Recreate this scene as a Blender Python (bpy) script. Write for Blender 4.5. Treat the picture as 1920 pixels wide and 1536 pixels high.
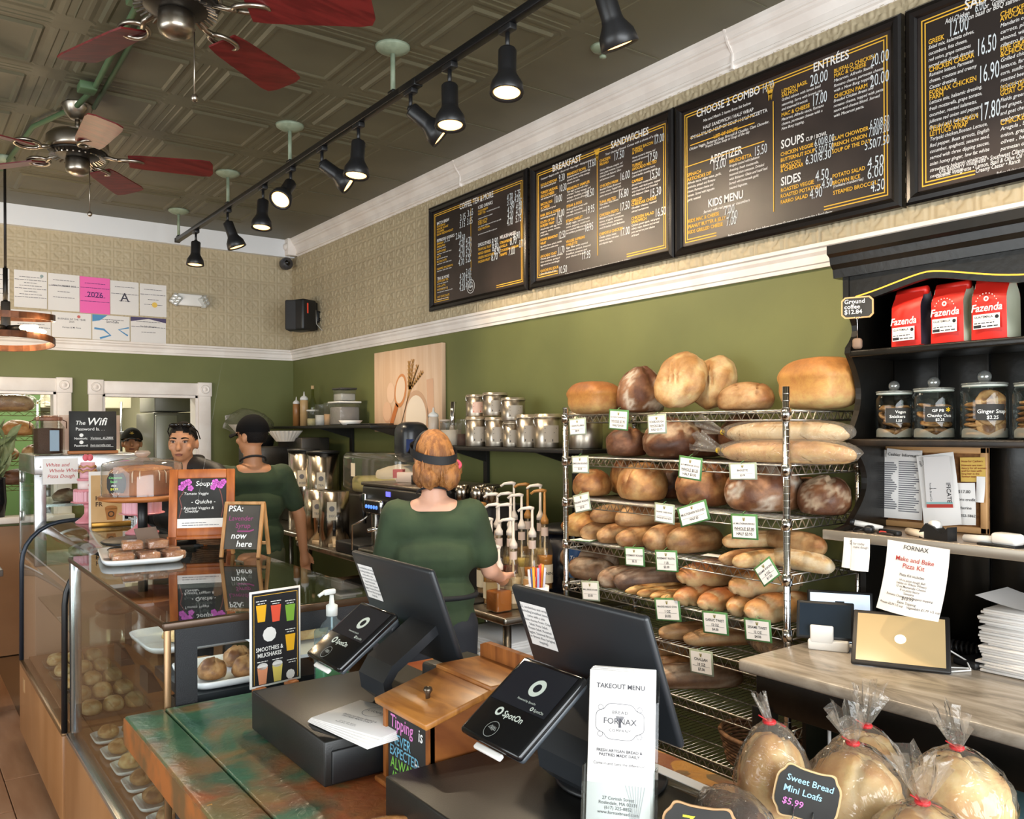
import bpy, bmesh, math, random
from math import sin, cos, pi, radians as R_
from mathutils import Vector, Matrix, Euler, noise

for _o in list(bpy.data.objects):
 bpy.data.objects.remove(_o)
SC = bpy.context.scene
COL = SC.collection
rnd = random.Random(7)

# ------------------------------------------------------------------ camera
CAM_H = 1.70
cam = bpy.data.cameras.new('camera')
cam.sensor_fit = 'HORIZONTAL'
cam.sensor_width = 36.0
cam.lens = 36.0 * 1594.4 / 1920
cam.shift_y = (804.8 - 768) / 1920
cam.clip_start = 0.05
co = bpy.data.objects.new('camera', cam)
COL.objects.link(co)
co.matrix_world = Matrix.Translation((0, 0, CAM_H)) @ Matrix.Rotation(-R_(36.28), 4, 'Z') @ Matrix.Rotation(R_(90), 4, 'X') @ Matrix.Rotation(R_(-0.273), 4, 'Z')
SC.camera = co

# ------------------------------------------------------------------ light
SC.view_settings.view_transform = 'Standard'
SC.view_settings.look = 'None'
SC.view_settings.gamma = 1.0
SC.view_settings.exposure = 0.25
SC.view_settings.use_curve_mapping = False
W = bpy.data.worlds.new('sky')
SC.world = W
W.use_nodes = True
W.node_tree.nodes['Background'].inputs[0].default_value = (0.78, 0.88, 1.0, 1)
W.node_tree.nodes['Background'].inputs[1].default_value = 1.0

def area(name, loc, rot, sx, sy, power, col):
 l = bpy.data.lights.new(name, 'AREA')
 l.shape = 'RECTANGLE'; l.size = sx; l.size_y = sy
 l.energy = power; l.color = col
 o = bpy.data.objects.new(name, l); COL.objects.link(o)
 o.location = loc; o.rotation_euler = rot
 return o
# daylight entering through the shop windows: storefront behind the camera and the left side windows
area('daylight_storefront', (0.2, -2.42, 1.75), (R_(90), 0, 0), 5.6, 2.3, 330, (0.93, 0.97, 1.0))
area('daylight_side', (-3.42, 2.6, 1.75), (R_(90), 0, R_(-90)), 4.6, 2.1, 110, (0.95, 0.98, 1.0))

# ------------------------------------------------------------------ colour + materials
def lin(h):
 h = h.lstrip('#')
 v = [int(h[i:i+2], 16) / 255 for i in (0, 2, 4)]
 return tuple((x / 12.92 if x <= 0.04045 else ((x + 0.055) / 1.055) ** 2.4) for x in v) + (1.0,)

MATS = {}
def mat(name, c, r=0.55, m=0.0, c2=None, sc=6.0, det=4.0, bump=0.0, bsc=60.0, spec=0.5, coat=0.0, es=0.0, ec=None,
  stretch=None, lo=0.4, hi=0.6, sss=0.0, trans=0.0, dist=0.0):
 if name in MATS:
  return MATS[name]
 mt = bpy.data.materials.new(name); mt.use_nodes = True
 nt = mt.node_tree; b = nt.nodes['Principled BSDF']
 b.inputs['Base Color'].default_value = lin(c)
 b.inputs['Roughness'].default_value = r
 b.inputs['Metallic'].default_value = m
 b.inputs['Specular IOR Level'].default_value = spec
 b.inputs['Coat Weight'].default_value = coat
 if trans: b.inputs['Transmission Weight'].default_value = trans
 if sss:
  b.inputs['Subsurface Weight'].default_value = sss
  b.inputs['Subsurface Radius'].default_value = (0.02, 0.01, 0.006)
 if es:
  b.inputs['Emission Color'].default_value = lin(ec or c)
  b.inputs['Emission Strength'].default_value = es
 if c2 or bump:
  tc = nt.nodes.new('ShaderNodeTexCoord')
  mp = nt.nodes.new('ShaderNodeMapping')
  nt.links.new(tc.outputs['Object'], mp.inputs['Vector'])
  if stretch: mp.inputs['Scale'].default_value = stretch
 if c2:
  n = nt.nodes.new('ShaderNodeTexNoise'); n.inputs['Scale'].default_value = sc; n.inputs['Detail'].default_value = det
  n.inputs['Distortion'].default_value = dist
  nt.links.new(mp.outputs['Vector'], n.inputs['Vector'])
  ra = nt.nodes.new('ShaderNodeValToRGB')
  ra.color_ramp.elements[0].position = lo; ra.color_ramp.elements[1].position = hi
  ra.color_ramp.elements[0].color = lin(c); ra.color_ramp.elements[1].color = lin(c2)
  nt.links.new(n.outputs['Fac'], ra.inputs['Fac'])
  nt.links.new(ra.outputs['Color'], b.inputs['Base Color'])
 if bump:
  n2 = nt.nodes.new('ShaderNodeTexNoise'); n2.inputs['Scale'].default_value = bsc; n2.inputs['Detail'].default_value = 4
  nt.links.new(mp.outputs['Vector'], n2.inputs['Vector'])
  bp = nt.nodes.new('ShaderNodeBump'); bp.inputs['Strength'].default_value = bump; bp.inputs['Distance'].default_value = 0.01
  nt.links.new(n2.outputs['Fac'], bp.inputs['Height'])
  nt.links.new(bp.outputs['Normal'], b.inputs['Normal'])
 MATS[name] = mt
 return mt

def film(name, tint='#ffffff', ior=1.45, rough=0.03, bump=0.0, bsc=30.0, haze=0.0, hazec='#ffffff', boost=1.0):
 """thin clear sheet: glass pane, plastic bag, acrylic"""
 if name in MATS: return MATS[name]
 mt = bpy.data.materials.new(name); mt.use_nodes = True
 nt = mt.node_tree; nt.nodes.remove(nt.nodes['Principled BSDF'])
 out = nt.nodes['Material Output']
 t = nt.nodes.new('ShaderNodeBsdfTransparent'); t.inputs['Color'].default_value = lin(tint)
 g = nt.nodes.new('ShaderNodeBsdfGlossy'); g.inputs['Roughness'].default_value = rough
 fr = nt.nodes.new('ShaderNodeFresnel')
 ge = nt.nodes.new('ShaderNodeNewGeometry'); mr = nt.nodes.new('ShaderNodeMapRange')   # a thin sheet mirrors alike from both sides
 mr.inputs['To Min'].default_value = ior; mr.inputs['To Max'].default_value = 1 / ior
 nt.links.new(ge.outputs['Backfacing'], mr.inputs['Value']); nt.links.new(mr.outputs[0], fr.inputs['IOR'])
 mx = nt.nodes.new('ShaderNodeMixShader')
 fac = fr.outputs[0]
 if boost != 1.0:
  mm = nt.nodes.new('ShaderNodeMath'); mm.operation = 'MULTIPLY'; mm.inputs[1].default_value = boost; mm.use_clamp = True
  nt.links.new(fac, mm.inputs[0]); fac = mm.outputs[0]
 nt.links.new(fac, mx.inputs[0])
 base = t.outputs[0]
 if haze:
  d = nt.nodes.new('ShaderNodeBsdfDiffuse'); d.inputs['Color'].default_value = lin(hazec)
  tr = nt.nodes.new('ShaderNodeBsdfTranslucent'); tr.inputs['Color'].default_value = lin(hazec)
  ad = nt.nodes.new('ShaderNodeMixShader'); ad.inputs[0].default_value = 0.4
  nt.links.new(d.outputs[0], ad.inputs[1]); nt.links.new(tr.outputs[0], ad.inputs[2])
  mh = nt.nodes.new('ShaderNodeMixShader'); mh.inputs[0].default_value = haze
  nt.links.new(t.outputs[0], mh.inputs[1]); nt.links.new(ad.outputs[0], mh.inputs[2]); base = mh.outputs[0]
 nt.links.new(base, mx.inputs[1]); nt.links.new(g.outputs[0], mx.inputs[2])
 nt.links.new(mx.outputs[0], out.inputs['Surface'])
 if bump:
  tc = nt.nodes.new('ShaderNodeTexCoord')
  n2 = nt.nodes.new('ShaderNodeTexNoise'); n2.inputs['Scale'].default_value = bsc; n2.inputs['Detail'].default_value = 3; n2.inputs['Distortion'].default_value = 1.5
  nt.links.new(tc.outputs['Object'], n2.inputs['Vector'])
  bp = nt.nodes.new('ShaderNodeBump'); bp.inputs['Strength'].default_value = bump; bp.inputs['Distance'].default_value = 0.02
  nt.links.new(n2.outputs['Fac'], bp.inputs['Height'])
  nt.links.new(bp.outputs['Normal'], g.inputs['Normal']); nt.links.new(bp.outputs['Normal'], fr.inputs['Normal'])
 MATS[name] = mt
 return mt

# ------------------------------------------------------------------ mesh builder
class MB:
 def __init__(s): s.v = []; s.f = []; s.sm = []
 def add(s, vs, fs, smooth=False):
  k = len(s.v); s.v += [Vector(p) for p in vs]; s.f += [tuple(i + k for i in f) for f in fs]; s.sm += [smooth] * len(fs); return s
 def xf(s, M, start=0):
  for i in range(start, len(s.v)): s.v[i] = M @ s.v[i]
  return s
 def n(s): return len(s.v)
 def box(s, c, d, rz=0.0, M=None):
  x, y, z = d[0] / 2, d[1] / 2, d[2] / 2
  vs = [Vector((a, b, e)) for e in (-z, z) for a, b in ((-x, -y), (x, -y), (x, y), (-x, y))]
  T = Matrix.Translation(c) @ Matrix.Rotation(rz, 4, 'Z')
  if M: T = T @ M
  return s.add([T @ p for p in vs], [(0, 3, 2, 1), (4, 5, 6, 7), (0, 1, 5, 4), (1, 2, 6, 5), (2, 3, 7, 6), (3, 0, 4, 7)])
 def b2(s, x0, x1, y0, y1, z0, z1): return s.box(((x0 + x1) / 2, (y0 + y1) / 2, (z0 + z1) / 2), (x1 - x0, y1 - y0, z1 - z0))
 def rbox(s, c, d, b=0.005, seg=2, rz=0.0, M=None, smooth=True):
  bm = bmesh.new(); bmesh.ops.create_cube(bm, size=1)
  for v in bm.verts: v.co = Vector((v.co.x * d[0], v.co.y * d[1], v.co.z * d[2]))
  b = min(b, min(d) * 0.49)
  bmesh.ops.bevel(bm, geom=bm.edges[:], offset=b, segments=seg, affect='EDGES', profile=0.5)
  T = Matrix.Translation(c) @ Matrix.Rotation(rz, 4, 'Z')
  if M: T = T @ M
  bm.verts.index_update()
  s.add([T @ v.co for v in bm.verts], [tuple(v.index for v in f.verts) for f in bm.faces], smooth); bm.free(); return s
 def lathe(s, prof, n=20, c=(0, 0, 0), M=None, smooth=True, capb=True, capt=True, sq=1.0):
  c = Vector(c); vs = []; fs = []
  for r, z in prof:
   for i in range(n):
    a = 2 * pi * i / n; p = Vector((r * cos(a), r * sin(a) * sq, z))
    vs.append((M @ p if M else p) + c)
  for j in range(len(prof) - 1):
   for i in range(n):
    i2 = (i + 1) % n
    fs.append((j * n + i, j * n + i2, (j + 1) * n + i2, (j + 1) * n + i))
  if capb and prof[0][0] > 1e-6: fs.append(tuple(reversed(range(n))))
  if capt and prof[-1][0] > 1e-6: fs.append(tuple((len(prof) - 1) * n + i for i in range(n)))
  return s.add(vs, fs, smooth)
 def cyl(s, p0, p1, r0, r1=None, n=12, smooth=True):
  return s.tube([p0, p1], [r0, r0 if r1 is None else r1], n, smooth)
 def tube(s, pts, r, n=8, smooth=True, caps=True, closed=False):
  pts = [Vector(p) for p in pts]; L = len(pts)
  rs = r if isinstance(r, (list, tuple)) else [r] * L
  vs = []; fs = []; up = None
  for i, p in enumerate(pts):
   if closed: t = pts[(i + 1) % L] - pts[i - 1]
   else: t = pts[min(i + 1, L - 1)] - pts[max(i - 1, 0)]
   t.normalize()
   if up is None:
    up = Vector((0, 0, 1)) if abs(t.z) < 0.9 else Vector((1, 0, 0))
   a = t.cross(up)
   if a.length < 1e-5: a = t.cross(Vector((0.3, 1, 0.2)))
   a.normalize(); b = a.cross(t).normalized(); up = b
   for k in range(n):
    th = 2 * pi * k / n; vs.append(p + (a * cos(th) + b * sin(th)) * rs[i])
  m = L if closed else L - 1
  for i in range(m):
   j = (i + 1) % L
   for k in range(n):
    k2 = (k + 1) % n; fs.append((i * n + k, i * n + k2, j * n + k2, j * n + k))
  if caps and not closed:
   fs.append(tuple(reversed(range(n)))); fs.append(tuple((L - 1) * n + k for k in range(n)))
  return s.add(vs, fs, smooth)
 def ell(s, c, r, nu=16, nv=10, fn=None, M=None, smooth=True):
  c = Vector(c); vs = [Vector((0, 0, -1))]
  for j in range(1, nv):
   ph = -pi / 2 + pi * j / nv
   for i in range(nu):
    a = 2 * pi * i / nu; vs.append(Vector((cos(ph) * cos(a), cos(ph) * sin(a), sin(ph))))
  vs.append(Vector((0, 0, 1)))
  out = []
  for p in vs:
   q = fn(p) if fn else p
   q = Vector((q.x * r[0], q.y * r[1], q.z * r[2]))
   out.append((M @ q if M else q) + c)
  fs = [(0, 1 + (i + 1) % nu, 1 + i) for i in range(nu)]
  for j in range(nv - 2):
   for i in range(nu):
    i2 = (i + 1) % nu; a = 1 + j * nu
    fs.append((a + i, a + i2, a + nu + i2, a + nu + i))
  k = len(vs) - 1; a = 1 + (nv - 2) * nu
  fs += [(a + i, a + (i + 1) % nu, k) for i in range(nu)]
  return s.add(out, fs, smooth)
 def prism(s, poly, z0, z1, M=None, smooth=False):
  n = len(poly); vs = [Vector((x, y, z0)) for x, y in poly] + [Vector((x, y, z1)) for x, y in poly]
  if M: vs = [M @ p for p in vs]
  fs = [tuple(reversed(range(n))), tuple(range(n, 2 * n))] + [(i, (i + 1) % n, n + (i + 1) % n, n + i) for i in range(n)]
  return s.add(vs, fs, smooth)
 def grid(s, fn, nu, nv, smooth=True, closeu=False):
  vs = [Vector(fn(i / nu, j / nv)) for j in range(nv + 1) for i in range(nu + (0 if closeu else 1))]
  w = nu if closeu else nu + 1
  fs = [(j * w + i, j * w + (i + 1) % w, (j + 1) * w + (i + 1) % w, (j + 1) * w + i) for j in range(nv) for i in range(nu)]
  return s.add(vs, fs, smooth)
 def quad(s, a, b, c, d): return s.add([a, b, c, d], [(0, 1, 2, 3)])
 def sweep(s, prof, path, closed=False):
  """prof: (offset, height) pairs; path: list of (point, side vector)"""
  n = len(prof); vs = []; fs = []
  for p, sd in path:
   for o, h in prof: vs.append(Vector(p) + Vector(sd) * o + Vector((0, 0, h)))
  for i in range(len(path) - 1):
   for k in range(n):
    k2 = (k + 1) % n; fs.append((i * n + k, i * n + k2, (i + 1) * n + k2, (i + 1) * n + k))
  fs.append(tuple(range(n))); fs.append(tuple(reversed([(len(path) - 1) * n + k for k in range(n)])))
  return s.add(vs, fs)
 def mesh(s, name):
  me = bpy.data.meshes.new(name); me.from_pydata([tuple(p) for p in s.v], [], s.f)
  me.polygons.foreach_set('use_smooth', s.sm); me.update(); return me

def link(name, me, mt=None, parent=None, loc=None, rot=None):
 o = bpy.data.objects.new(name, me); COL.objects.link(o)
 if mt and me and not me.materials: me.materials.append(mt)
 if parent: o.parent = parent
 if loc is not None: o.location = loc
 if rot is not None: o.rotation_euler = rot
 return o
def obj(name, mb, mt, parent=None, loc=None, rot=None, label=None):
 o = link(name, mb.mesh(name), mt, parent, loc, rot)
 if label: o['label'] = label
 return o
def tag(o, label, cat, group=None):
 o['label'] = label; o['category'] = cat
 if group: o['group'] = group
 return o
def thing(name, label, cat, loc=(0, 0, 0), rz=0.0, group=None, rot=None):
 o = bpy.data.objects.new(name, None); COL.objects.link(o); o.empty_display_size = 0.05
 o.location = loc; o.rotation_euler = rot if rot else (0, 0, rz)
 return tag(o, label, cat, group)
def struct(name, mb, mt, parent=None):
 o = obj(name, mb, mt, parent)
 if parent is None: o['kind'] = 'structure'
 return o
def copy_tree(o, label=None, loc=None, rz=None, parent=None):
 c = o.copy(); COL.objects.link(c); c.parent = parent
 if label: c['label'] = label
 if loc is not None: c.location = loc
 if rz is not None: c.rotation_euler = (0, 0, rz)
 for ch in o.children: copy_tree(ch, parent=c)
 return c
def smooth_by(o, ang=40):
 me = o.data
 me.set_sharp_from_angle(angle=R_(ang)) if hasattr(me, 'set_sharp_from_angle') else None

# lettering ------------------------------------------------------------------
_TC = {}
def glyphs(txt, size=1.0, shear=0.0, bold=0.0, align='LEFT', sp=1.0, xs=1.0, line=1.0):
 key = (txt, round(size, 5), shear, bold, align, sp, line)
 if key in _TC: return _TC[key]
 cu = bpy.data.curves.new('t', 'FONT'); cu.body = txt; cu.size = size; cu.shear = shear; cu.offset = bold * size
 cu.align_x = align; cu.resolution_u = 2; cu.space_character = sp; cu.fill_mode = 'FRONT'; cu.space_line = line
 o = bpy.data.objects.new('t', cu)
 me = bpy.data.meshes.new_from_object(o)
 d = ([v.co.copy() for v in me.vertices], [tuple(p.vertices) for p in me.polygons])
 bpy.data.objects.remove(o); bpy.data.curves.remove(cu); bpy.data.meshes.remove(me)
 _TC[key] = d
 return d
def text(mb, txt, M, x, y, size, shear=0.0, bold=0.0, align='LEFT', sp=1.0, xs=1.0, line=1.0, rot=0.0):
 """add lettering to mb; M maps the flat (x, y) sheet to its place on the thing"""
 vs, fs = glyphs(txt, size, shear, bold, align, sp, line=line)
 c, s_ = cos(rot), sin(rot)
 mb.add([M @ Vector((x + (p.x * c - p.y * s_) * xs, y + p.x * s_ + p.y * c, 0)) for p in vs], fs)
def sheet(origin, xdir, ydir, off=0.001):
 """matrix mapping sheet coordinates to 3D, lifted by off along the sheet normal"""
 x = Vector(xdir).normalized(); y = Vector(ydir).normalized(); z = x.cross(y)
 o = Vector(origin) + z * off
 return Matrix(((x.x, y.x, z.x, o.x), (x.y, y.y, z.y, o.y), (x.z, y.z, z.z, o.z), (0, 0, 0, 1)))
def rect(mb, M, x0, x1, y0, y1): mb.add([M @ Vector((a, b, 0)) for a, b in ((x0, y0), (x1, y0), (x1, y1), (x0, y1))], [(0, 1, 2, 3)])
def scribble(mb, M, x0, x1, y, h, seed=0, gap=True):
 """a row of tiny illegible print"""
 r = random.Random(seed); x = x0
 while x < x1:
  w = min(h * r.uniform(1.2, 4.5), x1 - x); rect(mb, M, x, x + w, y, y + h * 0.55); x += w + h * 0.5
def disc(mb, M, x, y, r, n=20, r0=0.0, sy=1.0):
 if r0:
  vs = [M @ Vector((x + q * cos(2 * pi * i / n), y + q * sy * sin(2 * pi * i / n), 0)) for i in range(n) for q in (r0, r)]
  mb.add(vs, [(2 * i, 2 * i + 1, (2 * i + 3) % (2 * n), (2 * i + 2) % (2 * n)) for i in range(n)])
 else: mb.add([M @ Vector((x + r * cos(2 * pi * i / n), y + r * sy * sin(2 * pi * i / n), 0)) for i in range(n)], [tuple(range(n))])
def stroke(mb, M, pts, w):
 """flat pen line through 2D points"""
 P = [Vector((p[0], p[1], 0)) for p in pts]; vs = []
 for i, p in enumerate(P):
  t = P[min(i + 1, len(P) - 1)] - P[max(i - 1, 0)]
  n = Vector((-t.y, t.x, 0)); n = n.normalized() * w / 2 if n.length > 1e-9 else Vector((0, w / 2, 0))
  vs += [M @ (p + n), M @ (p - n)]
 mb.add(vs, [(2 * i, 2 * i + 1, 2 * i + 3, 2 * i + 2) for i in range(len(P) - 1)])

# shared materials -----------------------------------------------------------
BLACK = mat('black_plastic', '#17181a', 0.42)
DKGREY = mat('charcoal_plastic', '#26292d', 0.38)
WHITE = mat('white_plastic', '#e8e6e2', 0.4)
PAPER = mat('paper', '#ece9e6', 0.8)
INK = mat('ink', '#202024', 0.8)
GREYINK = mat('grey_ink', '#77777c', 0.8)
CHALKB = mat('chalkboard', '#22211f', 0.7, c2='#2c2b29', sc=9)
CHALKW = mat('chalk_white', '#efeeea', 0.85)
STEEL = mat('brushed_steel', '#b9b2a8', 0.28, 1.0, c2='#8f8982', sc=3, stretch=(1, 1, 40))
STEELP = mat('plain_steel', '#b8b5b0', 0.25, 1.0)
CHROME = mat('chrome', '#d6d6d6', 0.12, 1.0)
GLASS = film('clear_glass', '#f4faf7')
CLEARP = film('clear_plastic', '#f2f2f0', 1.45, 0.08, bump=0.25, bsc=25, haze=0.04)
WOODM = mat('honey_wood', '#b5713a', 0.5, c2='#8a4f22', sc=4, stretch=(1, 1, 9), bump=0.1)
Mxz = Matrix(((1, 0, 0, 0), (0, 0, 1, 0), (0, 1, 0, 0), (0, 0, 0, 1)))   # draws a prism's outline in the x-z plane
# ================================================================== ROOM SHELL
XR, YB, ZC = 3.01, 7.50, 3.43      # right wall, back wall, ceiling
XL, YF = -3.5, -2.5                # left wall and storefront (behind the camera)
GREEN = mat('green_wall_paint', '#6e7241', 0.6, c2='#686c3d', sc=2.0, bump=0.04, bsc=220)
TIN = mat('beige_tin', '#b9aa8c', 0.5, c2='#ab9c80', sc=1.5)
TRIMW = mat('white_trim_paint', '#f2ebe5', 0.4, c2='#e8dfd8', sc=5, bump=0.03, bsc=90)
CEILG = mat('olive_ceiling_paint', '#635f4b', 0.5, c2='#5a5643', sc=2)
FLOORB = mat('oak_floor_base', '#7d5f45', 0.6)

floor = struct('floor', MB().b2(XL, XR + 0.2, YF, 11.0, -0.06, -0.012), FLOORB)
PLANK = mat('oak_plank', '#ab8263', 0.42, c2='#94694a', sc=3.0, stretch=(6, 1, 1), det=6, lo=0.3, hi=0.75, bump=0.05)
pl = MB().rbox((0, 0, 0), (0.176, 1.19, 0.012), 0.002, 1, smooth=False).mesh('plank'); pl.materials.append(PLANK)
for i in range(9):
 for j in range(5):
  o = link('plank', pl, None, floor, (-0.9 + i * 0.18, 2.2 + j * 1.2 + (i % 3) * 0.4, -0.006))

def wall_with_holes(name, axis, pos, thick, a0, a1, z0, z1, holes, mt):
 """axis 'y': wall in plane y=pos running along x; axis 'x': in plane x=pos running along y. holes (a0,a1,z0,z1)"""
 mb = MB(); cuts = sorted(set([a0, a1] + [h[0] for h in holes] + [h[1] for h in holes]))
 for p, q in zip(cuts[:-1], cuts[1:]):
  zs = [(z0, z1)]
  for h in holes:
   if h[0] <= p + 1e-6 and h[1] >= q - 1e-6:
    zs = [(a, b) for (c, d) in zs for (a, b) in ((c, min(d, h[2])), (max(c, h[3]), d)) if b - a > 1e-4]
  for a, b in zs:
   if axis == 'y': mb.b2(p, q, pos, pos + thick, a, b)
   else: mb.b2(pos, pos + thick, p, q, a, b)
 return struct(name, mb, mt)
# two openings into the kitchen: doorway (1.40..2.15) and pass-through (0.1..1.07)
wall_back = wall_with_holes('wall_back', 'y', YB, 0.14, XL, XR + 0.2, 0, ZC, [(1.40, 2.15, 0, 2.0), (-0.2, 1.066, 1.05, 2.01)], GREEN)
wall_right = struct('wall_right', MB().b2(XR, XR + 0.2, YF, 10.6, 0, ZC), GREEN)
PLASTER = mat('cream_plaster', '#cfc4ad', 0.8)
wall_left = wall_with_holes('wall_left', 'x', XL - 0.15, 0.15, YF, 10.6, 0, ZC, [(0.2, 5.0, 0.65, 2.85)], PLASTER)
wall_front = wall_with_holes('wall_front', 'y', YF - 0.15, 0.15, XL, XR + 0.2, 0, ZC, [(-2.7, 3.0, 0.55, 2.95)], PLASTER)
ceiling = struct('ceiling', MB().b2(XL, XR + 0.2, YF, YB + 0.14, ZC + 0.012, ZC + 0.1), CEILG)

# embossed tin ceiling panels
def prof(d, pts):
 if d <= pts[0][0]: return pts[0][1]
 for (a, x), (b, y) in zip(pts[:-1], pts[1:]):
  if d <= b: return x + (y - x) * (d - a) / (b - a)
 return pts[-1][1]
T = 0.606
cut = [0, 0.005, 0.03, 0.036, 0.05, 0.068, 0.085, 0.097, 0.112, 0.124, 0.303]
cut = cut + [T - c for c in reversed(cut[:-1])]
PR = [(0, 0.003), (0.005, 0), (0.03, 0), (0.036, 0.003), (0.05, 0.003), (0.068, 0), (0.085, 0), (0.097, 0.011), (0.112, 0.011), (0.124, 0.005), (0.303, 0.005)]
mb = MB(); k = len(cut)
for y in cut:
 for x in cut:
  dx = min(x, T - x); dy = min(y, T - y); z = prof(min(dx, dy), PR)
  if dx < 0.07 and dy < 0.07: z = 0.002
  mb.v.append(Vector((x - T / 2, y - T / 2, -z)))
mb.f = [(j * k + i, (j + 1) * k + i, (j + 1) * k + i + 1, j * k + i + 1) for j in range(k - 1) for i in range(k - 1)]; mb.sm = [False] * len(mb.f)
cp = mb.mesh('ceiling_panel'); cp.materials.append(CEILG)
for i in range(-4, 2):
 for j in range(-6, 5):
  link('ceiling_panel', cp, None, ceiling, (1.545 + i * T, 4.32 + j * T, ZC + 0.002))
mb = MB()
mb.b2(1.545 + 1.5 * T, XR, YF, YB, ZC, ZC + 0.012); mb.b2(XL, 1.545 + 1.5 * T, 4.32 + 4.5 * T, YB, ZC, ZC + 0.012)
link('ceiling_border', mb.mesh('ceiling_border'), CEILG, ceiling)
mb = MB()
for j in range(-3, 5):   # flat seams of the border strip
 mb.b2(2.46, 2.92, 4.32 + (j - 0.5) * T - 0.006, 4.32 + (j - 0.5) * T + 0.006, ZC - 0.003, ZC)
link('border_seam', mb.mesh('border_seam'), CEILG, ceiling)

# embossed tin on the upper walls: 0.61 sheets with a 0.1525 octagon motif
def motif(x, y):
 x = (x % 0.1525) / 0.1525; y = (y % 0.1525) / 0.1525
 a = abs(x - 0.5) * 2; b = abs(y - 0.5) * 2
 e = max(a, b)
 if e > 0.93: return 0.0012 if e > 0.965 else 0.0042
 if a < 0.10 or b < 0.10:                       # cross bars
  if math.hypot(a, b) > 0.42: return 0.0052 if min(a, b) < 0.055 else 0.0022
 rr = math.hypot(a, b)
 if rr < 0.16: return 0.0052
 if rr < 0.30: return 0.0016
 if rr < 0.42: return 0.0048
 q = min(a, b); w = max(a, b)
 if 0.2 < q and w < 0.84 and rr > 0.55: return 0.0052
 return 0.0012
N = 76
mb = MB()
for j in range(N + 1):
 for i in range(N + 1):
  mb.v.append(Vector((0.61 * i / N, 0.61 * j / N, 1.5 * motif(0.61 * (i + 0.5) / N, 0.61 * (j + 0.5) / N))))
mb.f = [(j * (N + 1) + i, j * (N + 1) + i + 1, (j + 1) * (N + 1) + i + 1, (j + 1) * (N + 1) + i) for j in range(N) for i in range(N)]; mb.sm = [True] * len(mb.f)
tp = mb.mesh('tin_sheet'); tp.materials.append(TIN)
h2 = MB(); h2.v = [v.copy() for v in mb.v if v.y < 0.2442]; rows = len(h2.v) // (N + 1)
h2.f = [(j * (N + 1) + i, j * (N + 1) + i + 1, (j + 1) * (N + 1) + i + 1, (j + 1) * (N + 1) + i) for j in range(rows - 1) for i in range(N)]; h2.sm = [True] * len(h2.f)
tp2 = h2.mesh('tin_sheet_short'); tp2.materials.append(TIN)
ZT = 2.425
for zi, me in ((0, tp), (0.61, tp2)):
 for j in range(13):       # right wall, facing -x
  link('tin_sheet', me, None, wall_right, (XR - 0.001, YB - j * 0.61, ZT + zi), (R_(90), 0, R_(-90))).scale.z = 1.7
 for j in range(7):        # back wall, facing -y
  link('tin_sheet', me, None, wall_back, (XR - 0.61 * (j + 1), YB - 0.001, ZT + zi), (R_(90), 0, 0))

# mouldings
def moulding(name, pf, a, b, side):
 return struct(name, MB().sweep(pf, [(a, side), (b, side)]), TRIMW)
rail = [(0, 2.337), (0.014, 2.337), (0.016, 2.352), (0.022, 2.356), (0.024, 2.385), (0.034, 2.398), (0.036, 2.41), (0.046, 2.415), (0.046, 2.43), (0, 2.43)]
moulding('trim_1', rail, (XR, YF, 0), (XR, YB, 0), (-1, 0, 0))
moulding('trim_2', rail, (XL, YB, 0), (XR, YB, 0), (0, -1, 0))
crown = [(0, 3.272), (0.012, 3.272), (0.014, 3.286), (0.026, 3.29), (0.028, 3.30), (0.022, 3.305), (0.024, 3.335), (0.04, 3.365), (0.052, 3.372), (0.054, 3.383), (0.062, 3.386), (0.064, 3.396), (0.075, 3.41), (0.078, ZC + 0.004), (0, ZC + 0.004)]
cr = moulding('trim_3', crown, (XR, YF, 0), (XR, 7.36, 0), (-1, 0, 0))
mb = MB()
for y in (4.62, 2.42): mb.sweep([(0.0, 3.27), (0.03, 3.27), (0.03, 3.305), (0.028, 3.34), (0.058, 3.375), (0.07, 3.4), (0.082, ZC), (0, ZC)], [((XR, y, 0), (-1, 0, 0)), ((XR, y + 0.01, 0), (-1, 0, 0))])
link('crown_joint', mb.mesh('crown_joint'), TRIMW, cr)
WHT = mat('bright_white_band', '#e9ebee', 0.5)
struct('trim_4', MB().b2(XL, XR, YB - 0.06, YB, 3.272, ZC + 0.004), WHT)
cb = struct('trim_5', MB().rbox((XR - 0.05, 7.41, 3.36), (0.10, 0.10, 0.16), 0.006), TRIMW)
mb = MB()
M = Matrix.Rotation(R_(-90), 4, 'Y')
mb.lathe([(0.0, 0.02), (0.02, 0.018), (0.03, 0.008), (0.036, 0.0)], 20, (XR - 0.10, 7.41, 3.36), M)
link('crown_rosette', mb.mesh('crown_rosette'), TRIMW, cb)

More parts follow.
